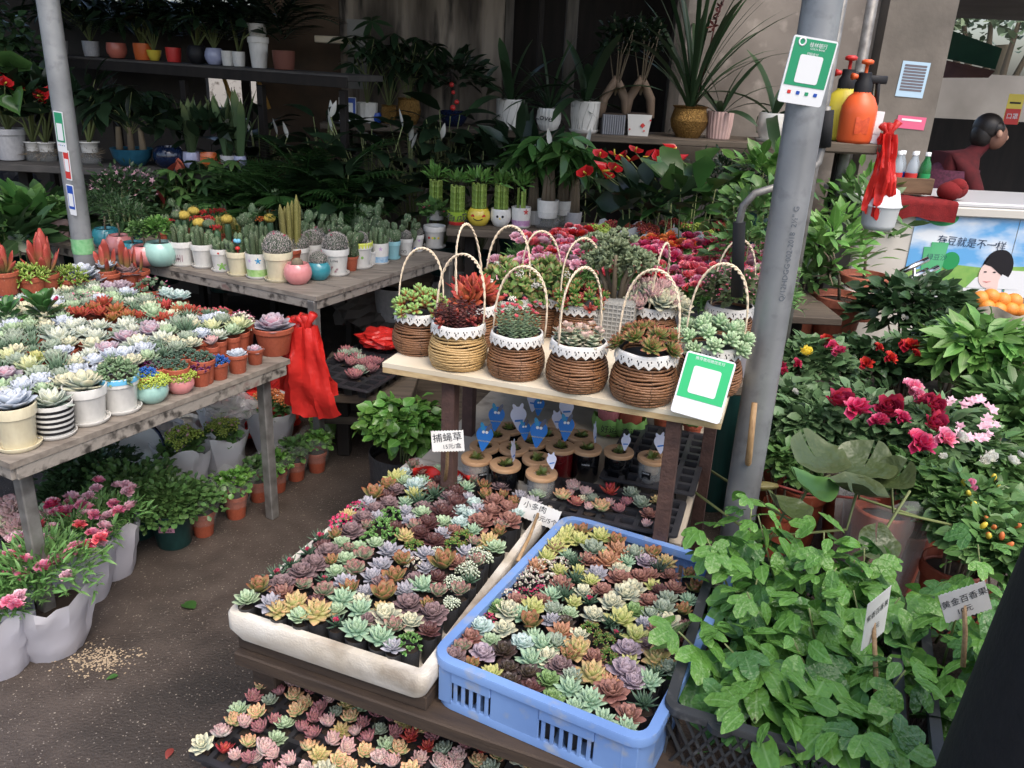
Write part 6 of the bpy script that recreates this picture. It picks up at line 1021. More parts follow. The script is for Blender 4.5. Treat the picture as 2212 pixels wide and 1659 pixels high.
# rows of finger and pad cacti filling the back of the table
ro = random.Random(4); k = 0
for j in range(5):
    for i in range(15):
        a, b = .05 + .093 * i + ro.gauss(0, .008), .28 + .14 * j + ro.gauss(0, .01)
        q = np.array(CT[0]) + uc * a + vc * b; u_ = (q[0], q[1], ZC)
        if a > 1.42 or (j < 1 and 4 < i): continue
        if a < .42 and j < 2: continue
        kind = ro.choice(['fing', 'fing', 'pad', 'fingy', 'fing']) if a < 1.0 else ro.choice(['pad', 'pad', 'fing', 'ball'])
        w = {'fing': 'green finger cactus', 'pad': 'green pad cactus', 'fingy': 'olive finger cactus', 'ball': 'small globe cactus'}[kind]
        t = thing('small_cactus', f'{w} in small pot, {ORD[j]} inner row of cactus table, {ORD[i]} from left', 'cactus', u_, ro.random() * 6, 'small cacti filling the cactus table'); h = pot(t, 'nursery', .032, .06, ro.choice([TERRA, GLW, BAGM]))
        if kind == 'pad': addc(t, 'pads', ('pads', k % 4), lambda: pads(k % 4, 11, .6), G['cact'], (0, 0, .05), .07 + .02 * ro.random(), k)
        elif kind == 'ball': put_ball(t, .034, h, k, 0, 2)
        else: put_fing(t, .034, h, k, 2.6 + .8 * (j > 1), 'cact' if kind == 'fing' else 'cacty', 7)
        k += 1
u, v = cz(1530, 300); p = at(u, v, ZC + .22); t = thing('column_cactus', 'tall olive finger cactus standing highest on the cactus table', 'cactus', (p[0], p[1], ZC)); pot(t, 'nursery', .045, .08, TERRA); addc(t, 'stems', ('tallf',), lambda: fingers(2, 9, 6.5, .3, .9), G['cacty'], (0, 0, .07), .038)
# ------------------------------------------------------------------ passion fruit seedlings in black crates
BLK = pm('black_crate', S(58, 60, 62), S(44, 46, 48), sc=12, rough=.5, c3=S(96, 96, 94), sc3=30, r3=(.62, .8)); ZP = .47; pA = at(1430, 1527, ZP); up_ = unit(at(1863, 1659, ZP) - pA); vp_ = np.array([-up_[1], up_[0]]); angp = math.atan2(up_[1], up_[0]); Wp, Lp, hp_ = .40, .58, .19
def lattice_crate(label, org):
    c = org[:2] + up_ * Wp / 2 + vp_ * Lp / 2; t = thing('lattice_crate', label, 'crate', (c[0], c[1], ZP - hp_), angp); part(t, 'rim', MB().add(ring_band(Wp, Lp, .03, .02, hp_ - .014, hp_)), BLK, smooth='auto'); part(t, 'base', prism(rrect(Wp - .03, Lp - .03, .03), 0, .008), BLK, smooth=False); part(t, 'base_rim', MB().add(ring_band(Wp - .02, Lp - .02, .03, .008, 0, .02)), BLK, smooth='auto')
    for s in (-1, 1):
        for d, n, y in ((Wp, 16, 0), (Lp, 22, 1)):
            m = MB()
            for k in range(n):
                for e in (-1, 1):
                    x = -d / 2 + .03 + (d - .06) * (k + .5) / n; g = box(0, 0, 0, .005, .004, hp_ - .02); m.add(g, M=(T4((x, s * (Lp / 2 - .012), hp_ / 2), 0) if not y else T4((s * (Wp / 2 - .012), x, hp_ / 2), PI / 2)) @ Matrix.Rotation(e * .5, 4, 'Y'))
            o = part(t, 'lattice', m, BLK, smooth=False)
        part(t, 'handle_tab', prism([(a + s * .1, b) for a, b in disc(.022, 12)], hp_ - .013, hp_ - .001), BLK, (0, -Lp / 2 + .006, 0), smooth=False)
    part(t, 'soil_fill', prism(rrect(Wp - .05, Lp - .05, .03), .01, hp_ - .075), SOIL, smooth=False); return t
pB = pA + np.append(up_ * (Wp + .035), 0); lattice_crate('black lattice crate of passion fruit seedlings beside the blue crate', pA); lattice_crate('second black lattice crate of passion fruit seedlings at the frame edge', pB)
lobm = [MB().add(lobed(1.0)).mesh('leaf', G['passion']), MB().add(leaf(1.0, .58, 6, 'ovate', .7, .08)).mesh('leaf', G['passion']), MB().add(lobed(1.0)).mesh('leaf', lm('leaf_passiond', S(72, 120, 56), S(88, 138, 66), rough=.25, tl=.2, vein=S(120, 156, 100), bump=5))]
ro = random.Random(21)
def seedling(label, x, y, hgt, nl, spread, lsz=.085, lean=0):
    if not seen((x, y, ZP + .08), 90): return
    z0 = ZP - .075; t = thing('passion_fruit_seedling', label, 'plant', (x, y, z0), ro.random() * 6, 'passion fruit seedlings in the black crates'); ax, ay = ro.gauss(0, .022), ro.gauss(0, .03); pts = [(ax * f * 2, ay * f * 2, hgt * f) for f in (0, .35, .7, 1)]; part(t, 'stem', tube(pts, [.003, .0028, .0022, .0015], 5), G['stem'])
    for k in range(nl):
        f = .1 + .9 * (k + .5) / nl; a = k * 2.4 + ro.random(); d = spread * (1.05 - .55 * f) * (.6 + .5 * ro.random()); b = np.array([ax * f * 2, ay * f * 2, hgt * f]); p = b + np.array([math.cos(a) * d, math.sin(a) * d, .02 + .012 * ro.random()]); s = lsz * (1.15 - .6 * f) * (.75 + .5 * ro.random())
        o = ob('leaf', lobm[0 if f > .6 and ro.random() < .3 else (1 if ro.random() < (.35 + .4 * f) else ro.choice((0, 2)))], t); M = frames(a + ro.gauss(0, .4), ro.uniform(-.75, .15), ro.gauss(0, .35), s)[0]; o.matrix_local = Matrix([[*M[i], p[i]] for i in range(3)] + [[0, 0, 0, 1]])
k = 0
for j in range(5):
    for i in range(4):
        q = pA[:2] + up_ * (.09 + .085 * i + ro.gauss(0, .01)) + vp_ * (.125 + .098 * j + ro.gauss(0, .01)); seedling(f'glossy passion fruit seedling in the near black crate, {ORD[j]} row from front, {ORD[i]} from left', q[0], q[1], (.09 + .022 * j) * (1.0 + .2 * ro.random()), 20, .055 + .02 * ro.random(), .086 - .003 * j)
        if i < 2 or j > 1: q = pB[:2] + up_ * (.05 + .1 * i) + vp_ * (.06 + .115 * j); seedling(f'glossy passion fruit seedling in the far black crate, {ORD[j]} row from front, {ORD[i]} from left', q[0], q[1], (.10 + .03 * j) * (1 + .25 * ro.random()), 13, .065, .075)
price_card('narrow side view of a white passion fruit card on a tall stick', 1893, 1335, 1.26, .085, .10, (('紫香百香果', .0155, 0, .15), ('10元', .015, 0, -.2)), at(1893, 1560, .42), .05, .72, .05)
price_card('white card reading golden passion fruit, ten yuan', 2085, 1300, 1.17, .078, .055, (('黄金百香果', .0155, 0, .12), ('10元', .014, -.05, -.25)), at(2080, 1440, .6), .42, .0, .1)
# ------------------------------------------------------------------ person in black at the frame edge
DKC = pm('black_cloth', S(26, 26, 28), S(20, 20, 22), sc=30, rough=.9, bump=.2, bsc=90); SKIN = pm('skin', S(206, 160, 132), S(196, 148, 122), sc=8, rough=.5)
def skinned(name, verts, edges, radii, mat, parent, root=0, sub=2):
    me = bpy.data.meshes.new(name); me.from_pydata(verts, edges, []); me.materials.append(mat); o = ob(name, me, parent); m = o.modifiers.new('skin', 'SKIN'); m.use_smooth_shade = True; s = o.modifiers.new('sub', 'SUBSURF'); s.levels = s.render_levels = sub
    for i, r in enumerate(radii): sv = me.skin_vertices[0].data[i]; sv.radius = r if isinstance(r, tuple) else (r, r); sv.use_root = (i == root)
    return o
e0 = atY(2200, 1200, .78); px, py = float(e0[0]) + .258, .80
t = thing('person', 'person in black coat and trousers standing at the frame edge', 'person', (px, py, 0), 0)
V = [(0, 0, .92), (0, 0, 1.12), (0, 0, 1.32), (0, 0, 1.42), (0, .02, 1.50), (0, .03, 1.60), (0, .02, 1.68), (-.09, 0, .86), (-.10, .0, .48), (-.10, -.02, .09), (-.10, .11, .05), (.09, 0, .86), (.10, 0, .48), (.10, -.02, .09), (.10, .11, .05), (-.11, 0, 1.37), (-.12, .0, 1.14), (-.12, .0, .98), (-.11, .01, .88), (.17, 0, 1.37), (.21, .02, 1.12), (.19, .1, .90), (.18, .13, .82)]
E_ = [(0, 1), (1, 2), (2, 3), (3, 4), (4, 5), (5, 6), (0, 7), (7, 8), (8, 9), (9, 10), (0, 11), (11, 12), (12, 13), (13, 14), (2, 15), (15, 16), (16, 17), (17, 18), (2, 19), (19, 20), (20, 21), (21, 22)]
R_ = [(.15, .11), (.14, .1), (.16, .11), .07, .055, .085, .07, .1, .075, .05, .04, .1, .075, .05, .04, .07, .055, .045, .035, .07, .055, .045, .035]
skinned('body', V, E_, R_, DKC, t); part(t, 'coat', (lambda g: g)(lathe([(.225, .42), (.22, .6), (.205, .85), (.19, 1.05), (.195, 1.25), (.16, 1.40), (.07, 1.45)], 28, closed=False)), DKC)
part(t, 'hair', (lambda V, Fs, C: (V * (1 + .03 * np.sin(V[:, [0]] * 160) * np.sin(V[:, [2]] * 40)), Fs, C))(*ico(.11, 32, 20, 1.12)), pm('black_hair', S(22, 20, 20), S(44, 38, 34), sc=60, rough=.45, stretch=(6, 6, 1)), (0, -.01, 1.65)); part(t, 'face', ico(.092, 18, 12, 1.18), SKIN, (0, .045, 1.625)); part(t, 'nose', ico(.016, 8, 6, 1.4), SKIN, (0, .14, 1.62)); part(t, 'neck', lathe([(.058, 1.43), (.055, 1.56)], 16, closed=False), SKIN)
# ------------------------------------------------------------------ water lily in a clear bag
q = at(1885, 1240, .12); t = thing('water_lily', 'water lily with big folded leaves in pot wrapped in clear plastic', 'plant', (q[0], q[1] + .02, 0)); FILM = pm('clear_film', S(214, 216, 214), rough=.16, alpha=.32, spec=.7); lx, ly = q[0], q[1] + .02
pot(t, 'nursery', .085, .34, TERRA, soil=True); ph = RS.rand(3) * 6
part(t, 'plastic_bag', grid(30, 8, lambda u, v: ((.10 + .035 * v + .01 * math.sin(9 * u * 2 * PI + v * 3)) * math.cos(2 * PI * u), (.10 + .035 * v + .01 * math.sin(9 * u * 2 * PI + v * 3)) * math.sin(2 * PI * u), .06 + .36 * v + .02 * math.sin(14 * PI * u) * v)), FILM)
def lily_leaf(seed, cup):
    r = np.random.RandomState(seed)
    def f(u, v):
        a = .06 + (2 * PI - .12) * u; rr = v * (1 + .04 * math.sin(5 * a)); z = cup * (.45 * v * v + .22 * v * v * math.cos(2 * a + .5)) + .045 * math.sin(5 * a + seed) * v ** 3 + .02 * math.sin(9 * a) * v ** 4; return (rr * math.sin(a), rr * math.cos(a), z)
    return grid(36, 6, f)
for i, (u, v, z, R, az, tl, c) in enumerate(((1765, 990, .55, 66, .5, .55, .6), (1865, 1010, .54, 66, -.7, .5, .65), (1745, 1055, .55, 58, 1.4, .6, .8), (1850, 1065, .54, 66, 2.4, .4, .7), (1695, 1105, .53, 52, 1.5, .6, .9), (1925, 1040, .53, 52, -1.2, .7, .9), (1895, 1180, .45, 45, 0, 1.0, .8))):
    p = at(u, v, z); o = part(t, 'leaf', lily_leaf(i, c), G['lotus'] if i != 2 else G['pothos']); s = R * mpp(p) * 1.0; o.matrix_local = Matrix.Translation((p[0] - lx, p[1] - ly, p[2])) @ Matrix.Rotation(az, 4, 'Z') @ Matrix.Rotation(tl * .6, 4, 'X') @ Matrix.Diagonal((s, s, s, 1)); part(o, 'stalk', tube([(0, 0, -.01), (0, -.05 / s * .2, -.1 / s), (-(p[0] - lx) / s * .8, -(p[1] - ly) / s * .5, -(p[2] - .36) / s)], .004 / s, 5), G['stem'])
p = at(1645, 1040, .5); o = part(t, 'flower_bud', fat(.09, .032, .032, 6, 'ovate', .1, 8), lm('leaf_bud', S(112, 104, 56), S(140, 112, 70), tl=.05)); o.location = (p[0] - lx + .045, p[1] - ly, p[2] - .01); o.rotation_euler = (0, -.1, PI / 2 + .1)
part(t, 'bud_stalk', tube([(p[0] - lx + .045, p[1] - ly, p[2] - .01), (p[0] - lx + .12, p[1] - ly, p[2] - .03), (-.02, 0, .36)], .004, 5), G['redleaf'])
# ------------------------------------------------------------------ flower bed at the right
def bush_plant(name, label, u, v, zc, rpx, mat, n, L, Wd, shape='ovate', zf=.75, el0=.2, seed=0, curl=.35, cat='plant', potr=None, low=.0, wav=0, up=.5):
    """leafy plant whose crown centre is seen at (u,v), standing in a nursery pot"""
    p = at(u, v, zc); rx = rpx * mpp(p); rz = rx * zf; zb = max(low, 0.0); t = thing(name, label, cat, (p[0], p[1], zb), seed); ph = max(.10, min(.22, (zc - zb) - rz * .8)); pot(t, 'nursery', potr or min(.1, rx * .6), ph, TERRA); g, st = bush(n, L, Wd, shape, rx, rz, seed, base=zc - zb - rz, el0=el0, curl=curl, stems=9, wav=wav, up=up)
    part(t, 'leaves', g, mat); part(t, 'stems', st, G['bark']); return t, p, rx, rz
def blooms(t, lst, mat, geo, key, org, tilt=.45, name='flower'):
    for i, (u, v, z, d) in enumerate(lst):
        p = at(u, v, z); o = addc(t, name, key, geo, mat, [p[k] - org[k] for k in range(2)] + [p[2] - org[2]], d * mpp(p), 0); R = Matrix.Rotation(-t.rotation_euler[2], 4, 'Z'); loc = R @ Vector((p[0] - t.location[0], p[1] - t.location[1], p[2] - t.location[2])); o.location = loc; o.rotation_euler = (rnd.gauss(.5, tilt * .5), rnd.gauss(0, tilt * .5), -t.rotation_euler[2] + rnd.gauss(0, .4))
def D6(x, y): return c6(x, y)
RB_ = [('rose_bush', 'rose bush with one open yellow bloom beside the thick pole', 1745, 790, .47, 85, 'rosef', 420), ('rose_bush', 'rose bush with magenta blooms close behind the thick pole', 1700, 870, .44, 70, 'rosef', 300), ('rose_bush', 'rose bush with small cream bud and dense grey green leaves', 1755, 930, .42, 95, 'rosef', 460), ('rose_bush', 'rose bush carrying the big crimson and pink double blooms', 1875, 925, .44, 110, 'rosef', 480), ('rose_bush', 'rose bush with small red blooms below the terracotta pots', 1880, 790, .44, 85, 'dark', 360), ('rose_bush', 'rose bush with red cluster near the wooden stick', 1965, 780, .45, 80, 'rosef', 320), ('impatiens', 'bushy plant with clusters of pale pink blossoms', 2020, 950, .44, 110, 'rosef', 420), ('impatiens', 'dark leaved plant with white blossoms at the right edge', 2120, 1000, .40, 95, 'mid', 360), ('camellia', 'dark leaved camellia with pale buds below the freezer', 1985, 680, .52, 120, 'dark', 420), ('camellia', 'dark leaved camellia under the bag of oranges', 2060, 770, .46, 110, 'dark', 380), ('pepper_plant', 'ornamental pepper plant with tiny yellow fruits', 2090, 1110, .38, 110, 'mid', 520), ('pepper_plant', 'ornamental pepper plant behind the golden passion fruit card', 2170, 1190, .38, 100, 'mid', 420), ('gardenia', 'bright green shrub with long leaves before the oranges', 2120, 760, .58, 95, 'fresh', 210), ('gardenia', 'glossy green shrub at the right edge above the peppers', 2190, 900, .44, 95, 'mid', 340), ('green_shrub', 'low dense shrub beside the water lily', 1985, 1040, .38, 85, 'mid', 320), ('green_shrub', 'small round leaved shrub at the foot of the thick pole', 1700, 1000, .36, 60, 'mid', 220), ('green_shrub', 'dark shrub behind the lily leaves', 1900, 1000, .34, 90, 'rosef', 340), ('gardenia', 'fresh green shrub between camellia and right edge', 2190, 780, .50, 80, 'mid', 240)]
RT = {}
for i, (nm, lab, u, v, zc, rp, m, n) in enumerate(RB_):
    L, Wd, sh = {'rose_bush': (.042, .028, 'ovate'), 'impatiens': (.055, .022, 'lance'), 'camellia': (.065, .034, 'ovate'), 'pepper_plant': (.042, .026, 'ovate'), 'gardenia': (.09, .034, 'lance'), 'green_shrub': (.04, .024, 'obov')}[nm]; RT[i] = bush_plant(nm, lab, u, v, zc, rp, G[m], int(n * 1.9), L * 1.1, Wd * 1.2, sh, .62, el0=.05, seed=30 + i, low=0.0, up=.35)
def bl(i, lst, col, kind='rose'):
    geo = {'rose': lambda: rose_geo(3), 'carn': lambda: carn_geo(2, 20), 'star': lambda: star_geo(5, .8), 'bud': lambda: rose_geo(5, 9)}[kind]; t, p, rx, rz = RT[i]
    if kind == 'star': lst = [(x + rnd.uniform(-28, 28), y + rnd.uniform(-24, 24), d * .62) for x, y, d in lst for _ in range(3)]
    blooms(t, [(*D6(x, y), .56, d * .342 * 1.3) for x, y, d in lst], G[col], geo, ('bl', kind, col), p)
bl(0, [(830, 735, 85)], 'yellow'); bl(2, [(755, 980, 55)], 'white', 'bud'); bl(1, [(670, 830, 80), (770, 800, 60), (690, 850, 50)], 'crimson', 'carn'); bl(0, [(1050, 730, 80), (990, 690, 70)], 'magenta', 'carn')
bl(3, [(1045, 1050, 165), (1360, 1085, 165), (1640, 1075, 130), (1645, 1190, 150), (1600, 1050, 110)], 'crimson'); bl(3, [(1155, 1110, 165), (1540, 1320, 170), (1300, 1175, 110), (1430, 1150, 100)], 'magenta', 'carn'); bl(3, [(1500, 965, 120), (1530, 1000, 90), (1700, 1280, 130)], 'pink', 'carn'); bl(4, [(960, 655, 75), (1010, 690, 50), (1285, 700, 60), (1215, 805, 80)], 'red', 'carn'); bl(5, [(1355, 770, 85), (1490, 705, 110), (1450, 690, 80), (1520, 740, 60)], 'red', 'carn')
bl(6, [(1760, 1040, 80), (1830, 1050, 90), (1890, 1040, 80), (1920, 1020, 90), (2000, 1095, 100), (1970, 1150, 90), (1960, 1190, 80), (2010, 1200, 70), (1680, 1030, 60), (1860, 1250, 90), (1930, 1255, 100), (1990, 1250, 80), (1820, 1210, 80)], 'palepink', 'star'); bl(7, [(1990, 1395, 90), (1960, 1410, 70), (2130, 1420, 80), (2180, 1380, 60), (1800, 1270, 90), (1700, 1390, 50)], 'white', 'rose'); bl(7, [(1870, 1550, 60), (1890, 1590, 45)], 'pink', 'bud'); bl(8, [(1410, 415, 70), (1470, 440, 60), (1450, 510, 45)], 'white', 'bud')
t, p, rx, rz = RT[10]; blooms(t, [(2070 + 11 * i % 90, 1020 + 23 * i % 150, .46, 12) for i in range(9)], G['yellow'], lambda: ico(.5, 6, 5, 1.8), ('pep',), p, name='fruit'); t, p, rx, rz = RT[11]; blooms(t, [(2130 + 17 * i % 80, 1120 + 19 * i % 60, .46, 12) for i in range(6)], G['orange'], lambda: ico(.5, 6, 5, 1.8), ('pepo',), p, name='fruit')
# potted citrus trees
shelf('low bench carrying the terracotta citrus pots', 1.3, 2.05, 3.35, 4.1, .28, n=3, name='flower_bench')
BT_ = pm('brown_terracotta', S(182, 104, 76), S(160, 88, 66), sc=8, rough=.6, rv=.08)
for i, (u, v, w, lab, hh, rp, uc_, vc_) in enumerate(((1797, 752, 112, 'young citrus tree in the frontmost brown terracotta pot', .42, 90, 1800, 545), (1850, 700, 104, 'citrus seedling in brown pot behind the frontmost one', .40, 85, 1870, 500), (1718, 735, 92, 'small seedling in brown pot just right of the thick pole', .30, 60, 1740, 600), (1870, 660, 90, 'leafy seedling in the rear brown pot near the freezer', .36, 70, 1850, 440))):
    t, r, h = potted('citrus_tree', lab, 'tree', u, v, .28, w, 'nursery', BT_, .95); p = np.array(t.location); q_ = atY(uc_, vc_, p[1]); d = q_ - p; rx = rp * mpp(q_); d[:2] = [d[0] * math.cos(-t.rotation_euler[2]) - d[1] * math.sin(-t.rotation_euler[2]), d[0] * math.sin(-t.rotation_euler[2]) + d[1] * math.cos(-t.rotation_euler[2])]
    part(t, 'trunk', tube([(0, 0, h * .8), (d[0] * .3, d[1] * .3, h + .08), (d[0], d[1], d[2])], [.009, .007, .003], 7), G['bark']); g, st = bush(130, .10, .042, 'lance', rx, rx * 1.0, 60 + i, base=-rx, el0=.35, inner=.15, stems=8, curl=.3); part(t, 'crown', g, G['fresh'] if i in (0, 3) else G['mid'], d); part(t, 'branches', st, G['bark'], (d[0], d[1], d[2] - .1))
# ------------------------------------------------------------------ freezer with posters, things on and before it
FZ = pm('freezer_white', S(206, 202, 192), S(194, 190, 180), sc=3, rough=.4); fz = thing('chest_freezer', 'white chest freezer with mung bean drink posters', 'freezer', (2.85, 4.86, 0)); zt = .92
part(fz, 'cabinet', box(0, 0, zt / 2 - .03, 2.0, .56, zt - .06, .01), FZ, smooth=False); part(fz, 'top', box(0, 0, zt - .014, 2.04, .60, .028, .008), pm('freezer_top', S(196, 196, 198), rough=.3), smooth=False); part(fz, 'lid_rail', box(0, -.305, zt - .05, 2.02, .02, .05, .006), FZ, smooth=False)
yf = -.2835; PRS = pm('poster_sky', S(96, 170, 226), S(226, 234, 240), sc=3.2, rough=.3, ramp=(.45, .65), stretch=(1, 1, 2.4)); PRG = pm('poster_field', S(110, 168, 76), S(150, 190, 90), sc=14, rough=.3); PGR = pm('poster_cup', S(70, 170, 110), S(90, 186, 130), sc=4, rough=.3); PDK = pm('poster_ink', S(40, 60, 90), rough=.4); PSK = pm('poster_skin', S(236, 206, 196), rough=.4); PHR = pm('poster_hair', S(26, 24, 30), rough=.4); PTL = pm('poster_logo', S(26, 150, 84), rough=.3)
def pz(u, v): p = atY(u, v, 4.86 + yf); return p[0] - 2.85, p[2]
def flatF(name, poly, mat, d, parent): return part(parent, name, MB().add(prism([(a, b) for a, b in poly], 0, .0012), M=T4((0, yf - d, 0), 0, PI / 2)), mat, smooth=False)
po = thing('freezer_poster', 'blue sky drink poster with green cups and smiling face', 'poster', (2.85, 4.86, 0)); x0, z1 = pz(1983, 452); x1, z0 = pz(2160, 640); z0 = pz(1990, 640)[1]; pos_ = po; po = flatF('sheet', [(x0, z0), (x1, z0), (x1, z1), (x0, z1)], PRS, .0012, po); flatF('field', [(x0 + .003, z0 + .06), (x1 - .003, z0 + .06), (x1 - .003, z0 + .17), (x0 + .25, z0 + .19), (x0 + .003, z0 + .14)], PRG, .0026, po)
flatF('white_strip', [(x0 + .003, z0 + .002), (x1 - .003, z0 + .002), (x1 - .003, z0 + .062), (x0 + .003, z0 + .062)], WHITE, .004, po)
cx_, cz_ = pz(2037, 470); flatF('logo_oval', [(cx_ + .085 * math.cos(a), cz_ + .045 * math.sin(a)) for a in np.linspace(0, 2 * PI, 24, endpoint=False)], PTL, .0028, po)
def ptext(s, size, mat, u, v, d=.0055, rz=0): a, b = pz(u, v); text(s, size, mat, po, Matrix.Translation((a, yf - d, b)) @ Matrix.Rotation(PI / 2, 4, 'X') @ Matrix.Rotation(rz, 4, 'Z'))
ptext('怡宛', .05, WHITE, 2037, 470); ptext('“', .06, PDK, 2040, 524); ptext('有豆就是不一样', .055, PDK, 2098, 526, rz=-.06); ptext('”', .06, PDK, 2152, 534); ptext('订货热线：陆生', .035, PDK, 2040, 633)
for (u, w) in ((2003, .07), (2022, .095)): a, b = pz(u, 560); flatF('printed_cup', [(a - w * .38, b - w), (a + w * .38, b - w), (a + w * .5, b + w), (a - w * .5, b + w)], PGR, .0042 + w * .02, po)
ptext('绿豆沙', .038, PDK, 2022, 556, .0075); a, b = pz(2052, 563); flatF('round_lid', [(a + .05 * math.cos(q), b + .05 * math.sin(q)) for q in np.linspace(0, 2 * PI, 20, endpoint=False)], PTL, .0052, po)
a, b = pz(2142, 594)
flatF('printed_shirt', [(a - .13, z0 + .064), (a + .16, z0 + .064), (a + .12, z0 + .12), (a + .05, z0 + .15), (a - .04, z0 + .15), (a - .09, z0 + .12)], WHITE, .0056, po); flatF('printed_hair', [(a + .02 + .085 * math.cos(q), b + .045 + .10 * math.sin(q)) for q in np.linspace(0, 2 * PI, 24, endpoint=False)], PHR, .0042, po); flatF('printed_neck', [(a - .02, b - .12), (a + .05, b - .12), (a + .04, b), (a - .01, b)], PSK, .0070, po); flatF('printed_face', [(a - .015 + .062 * math.cos(q), b + .005 + .078 * math.sin(q)) for q in np.linspace(0, 2 * PI, 24, endpoint=False)], PSK, .0084, po); flatF('printed_fringe', [(a - .06, b + .06), (a - .02, b + .05), (a + .05, b + .0), (a + .065, b + .06), (a + .02, b + .11), (a - .04, b + .10)], PHR, .0098, po)
for s in (-.045, .005): flatF('printed_eye', [(a + s + .009 * math.cos(q), b + .018 + .004 * math.sin(q)) for q in np.linspace(0, 2 * PI, 10, endpoint=False)], PHR, .0098, po)
flatF('printed_mouth', [(a - .045, b - .035), (a - .025, b - .042), (a + .0, b - .034), (a - .025, b - .037)], RED, .0098, po)
po2 = thing('freezer_poster', 'second sky blue drink poster cut by the frame edge', 'poster', (2.85, 4.86, 0)); xb0 = x1 + .004; p2 = flatF('sheet', [(xb0, z0), (xb0 + .5, z0), (xb0 + .5, z1 + .01), (xb0, z1 + .01)], PRS, .0012, po2); flatF('field', [(xb0 + .003, z0 + .05), (xb0 + .49, z0 + .05), (xb0 + .49, z0 + .22), (xb0 + .003, z0 + .19)], PRG, .0026, p2); flatF('code_panel', [(xb0 + .01, z0 + .02), (xb0 + .2, z0 + .02), (xb0 + .2, z0 + .17), (xb0 + .01, z0 + .17)], WHITE, .004, p2)
# cloth, bottle box, bottles
RC = pm('red_towel', S(132, 20, 22), S(112, 14, 18), sc=40, rough=.95, bump=.3, bsc=200); x0 = float(atY(1893, 440, 4.55)[0]); x1 = float(atY(2068, 440, 4.55)[0])
tag(part(None, 'red_cloth', grid(26, 10, lambda u, v: (x0 + (x1 - x0) * u, 4.535 - .004 * math.sin(20 * u) * min(1, v * 2) + (.0 if v > .45 else .35 * (.45 - v)), zt + .006 + .004 * math.sin(17 * u) - max(0, v - .45) * (.19 + .02 * math.sin(9 * u)))), RC), 'dark red towel cloth draped over the freezer edge', 'cloth')
q = atY(2062, 425, 4.6); t = tag(part(None, 'cloth_heap', at_pts(ico(1, 14, 8, .8), np.array([[0, 0, 0], [.6, .1, -.1], [-.5, -.2, -.2], [.1, -.3, .4]]), 1, 4, .5), RC, (q[0], 4.62, zt + .06), s=.055), 'crumpled dark red cloth heap on the freezer corner', 'cloth')
bxm = pm('brown_box', S(122, 96, 70), S(96, 74, 54), sc=8, rough=.8, stretch=(1, 1, 5)); x0 = float(atY(1920, 405, 4.75)[0]); x1 = float(atY(2002, 405, 4.75)[0]); t = thing('bottle_box', 'low brown wooden box holding drink bottles on the freezer', 'box', ((x0 + x1) / 2, 4.78, zt + .012)); w = x1 - x0
part(t, 'base', box(0, 0, .008, w, .2, .012), bxm, smooth=False)
for s in (-1, 1): part(t, 'side', box(0, s * .1, .05, w, .01, .08, .002), bxm, smooth=False); part(t, 'end', box(s * (w / 2 - .006), 0, .05, .012, .185, .08, .002), bxm, smooth=False)
bp = [(0, 0), (.03, 0), (.032, .01), (.031, .10), (.030, .12), (.026, .145), (.013, .175), (.0125, .19)]; WAT = pm('bottle_plastic', S(200, 212, 222), rough=.08, alpha=.4, spec=.8); GRB = pm('green_bottle', S(30, 120, 60), rough=.1, alpha=.8)
for i, (u, c, m, lab) in enumerate(((1930, RED, WAT, 'clear water bottle with red label, leftmost in the box'), (1945, BLUE, WAT, 'clear water bottle with blue label in the box'), (1962, RED, WAT, 'clear water bottle with red label, right of the blue one'), (1974, FLYB, WAT, 'clear water bottle next to the green one'), (1990, PTL, GRB, 'green drink bottle at the end of the box'))): x = float(atY(u, 380, 4.78)[0]); t = thing('drink_bottle', lab, 'bottle', (x, 4.75 + .05 * (i % 2), zt + .028)); part(t, 'body', lathe(bp, 18, closed=False), m); part(t, 'cap', lathe([(.0145, .188), (.0145, .208), (.001, .209)], 14, closed=False), WHITE); part(t, 'label_band', lathe([(.0325, .05), (.0325, .095)], 18, closed=False), c)
# shelf end with sprayers, hanging red bag and white tub
ZQ = 1.285; xs0, xs1 = float(atY(1755, 310, 3.35)[0]), float(atY(1893, 325, 3.3)[0]); shelf('short plank shelf end holding the garden sprayers', xs0, xs1, 3.22, 3.5, ZQ, n=3, name='wall_shelf', legs=False)
def sprayer(label, u, Y, mat, k=1.0, top=None):
    x = float(atY(u, 290, Y)[0]); t = thing('garden_sprayer', label, 'sprayer', (x, Y, ZQ), .2); part(t, 'tank', lathe([(0, 0), (.055, 0), (.06, .012), (.062, .10), (.06, .125), (.045, .155), (.03, .168), (.03, .172)], 24, closed=False), mat, s=k); part(t, 'collar', lathe([(.03, .17), (.03, .2), (.022, .215), (.022, .235)], 18, closed=False), BLACK, s=k); part(t, 'trigger', MB().add(box(.05, 0, .215, .07, .022, .028, .004)).add(box(.078, 0, .165, .014, .018, .09, .004), M=T4((0, 0, 0), 0, 0, 1, -.12)), BLACK, s=k); part(t, 'pump_knob', MB().add(lathe([(.006, .235), (.006, .262), (.02, .265), (.021, .275), (.012, .28), (.001, .28)], 14, closed=False)), top or mat, s=k); part(t, 'nozzle', MB().add(lathe([(.008, 0), (.012, .02), (.001, .02)], 10, closed=False), M=T4((-.03, 0, .222), 0, 0, 1, -PI / 2)), top or mat, s=k); return t
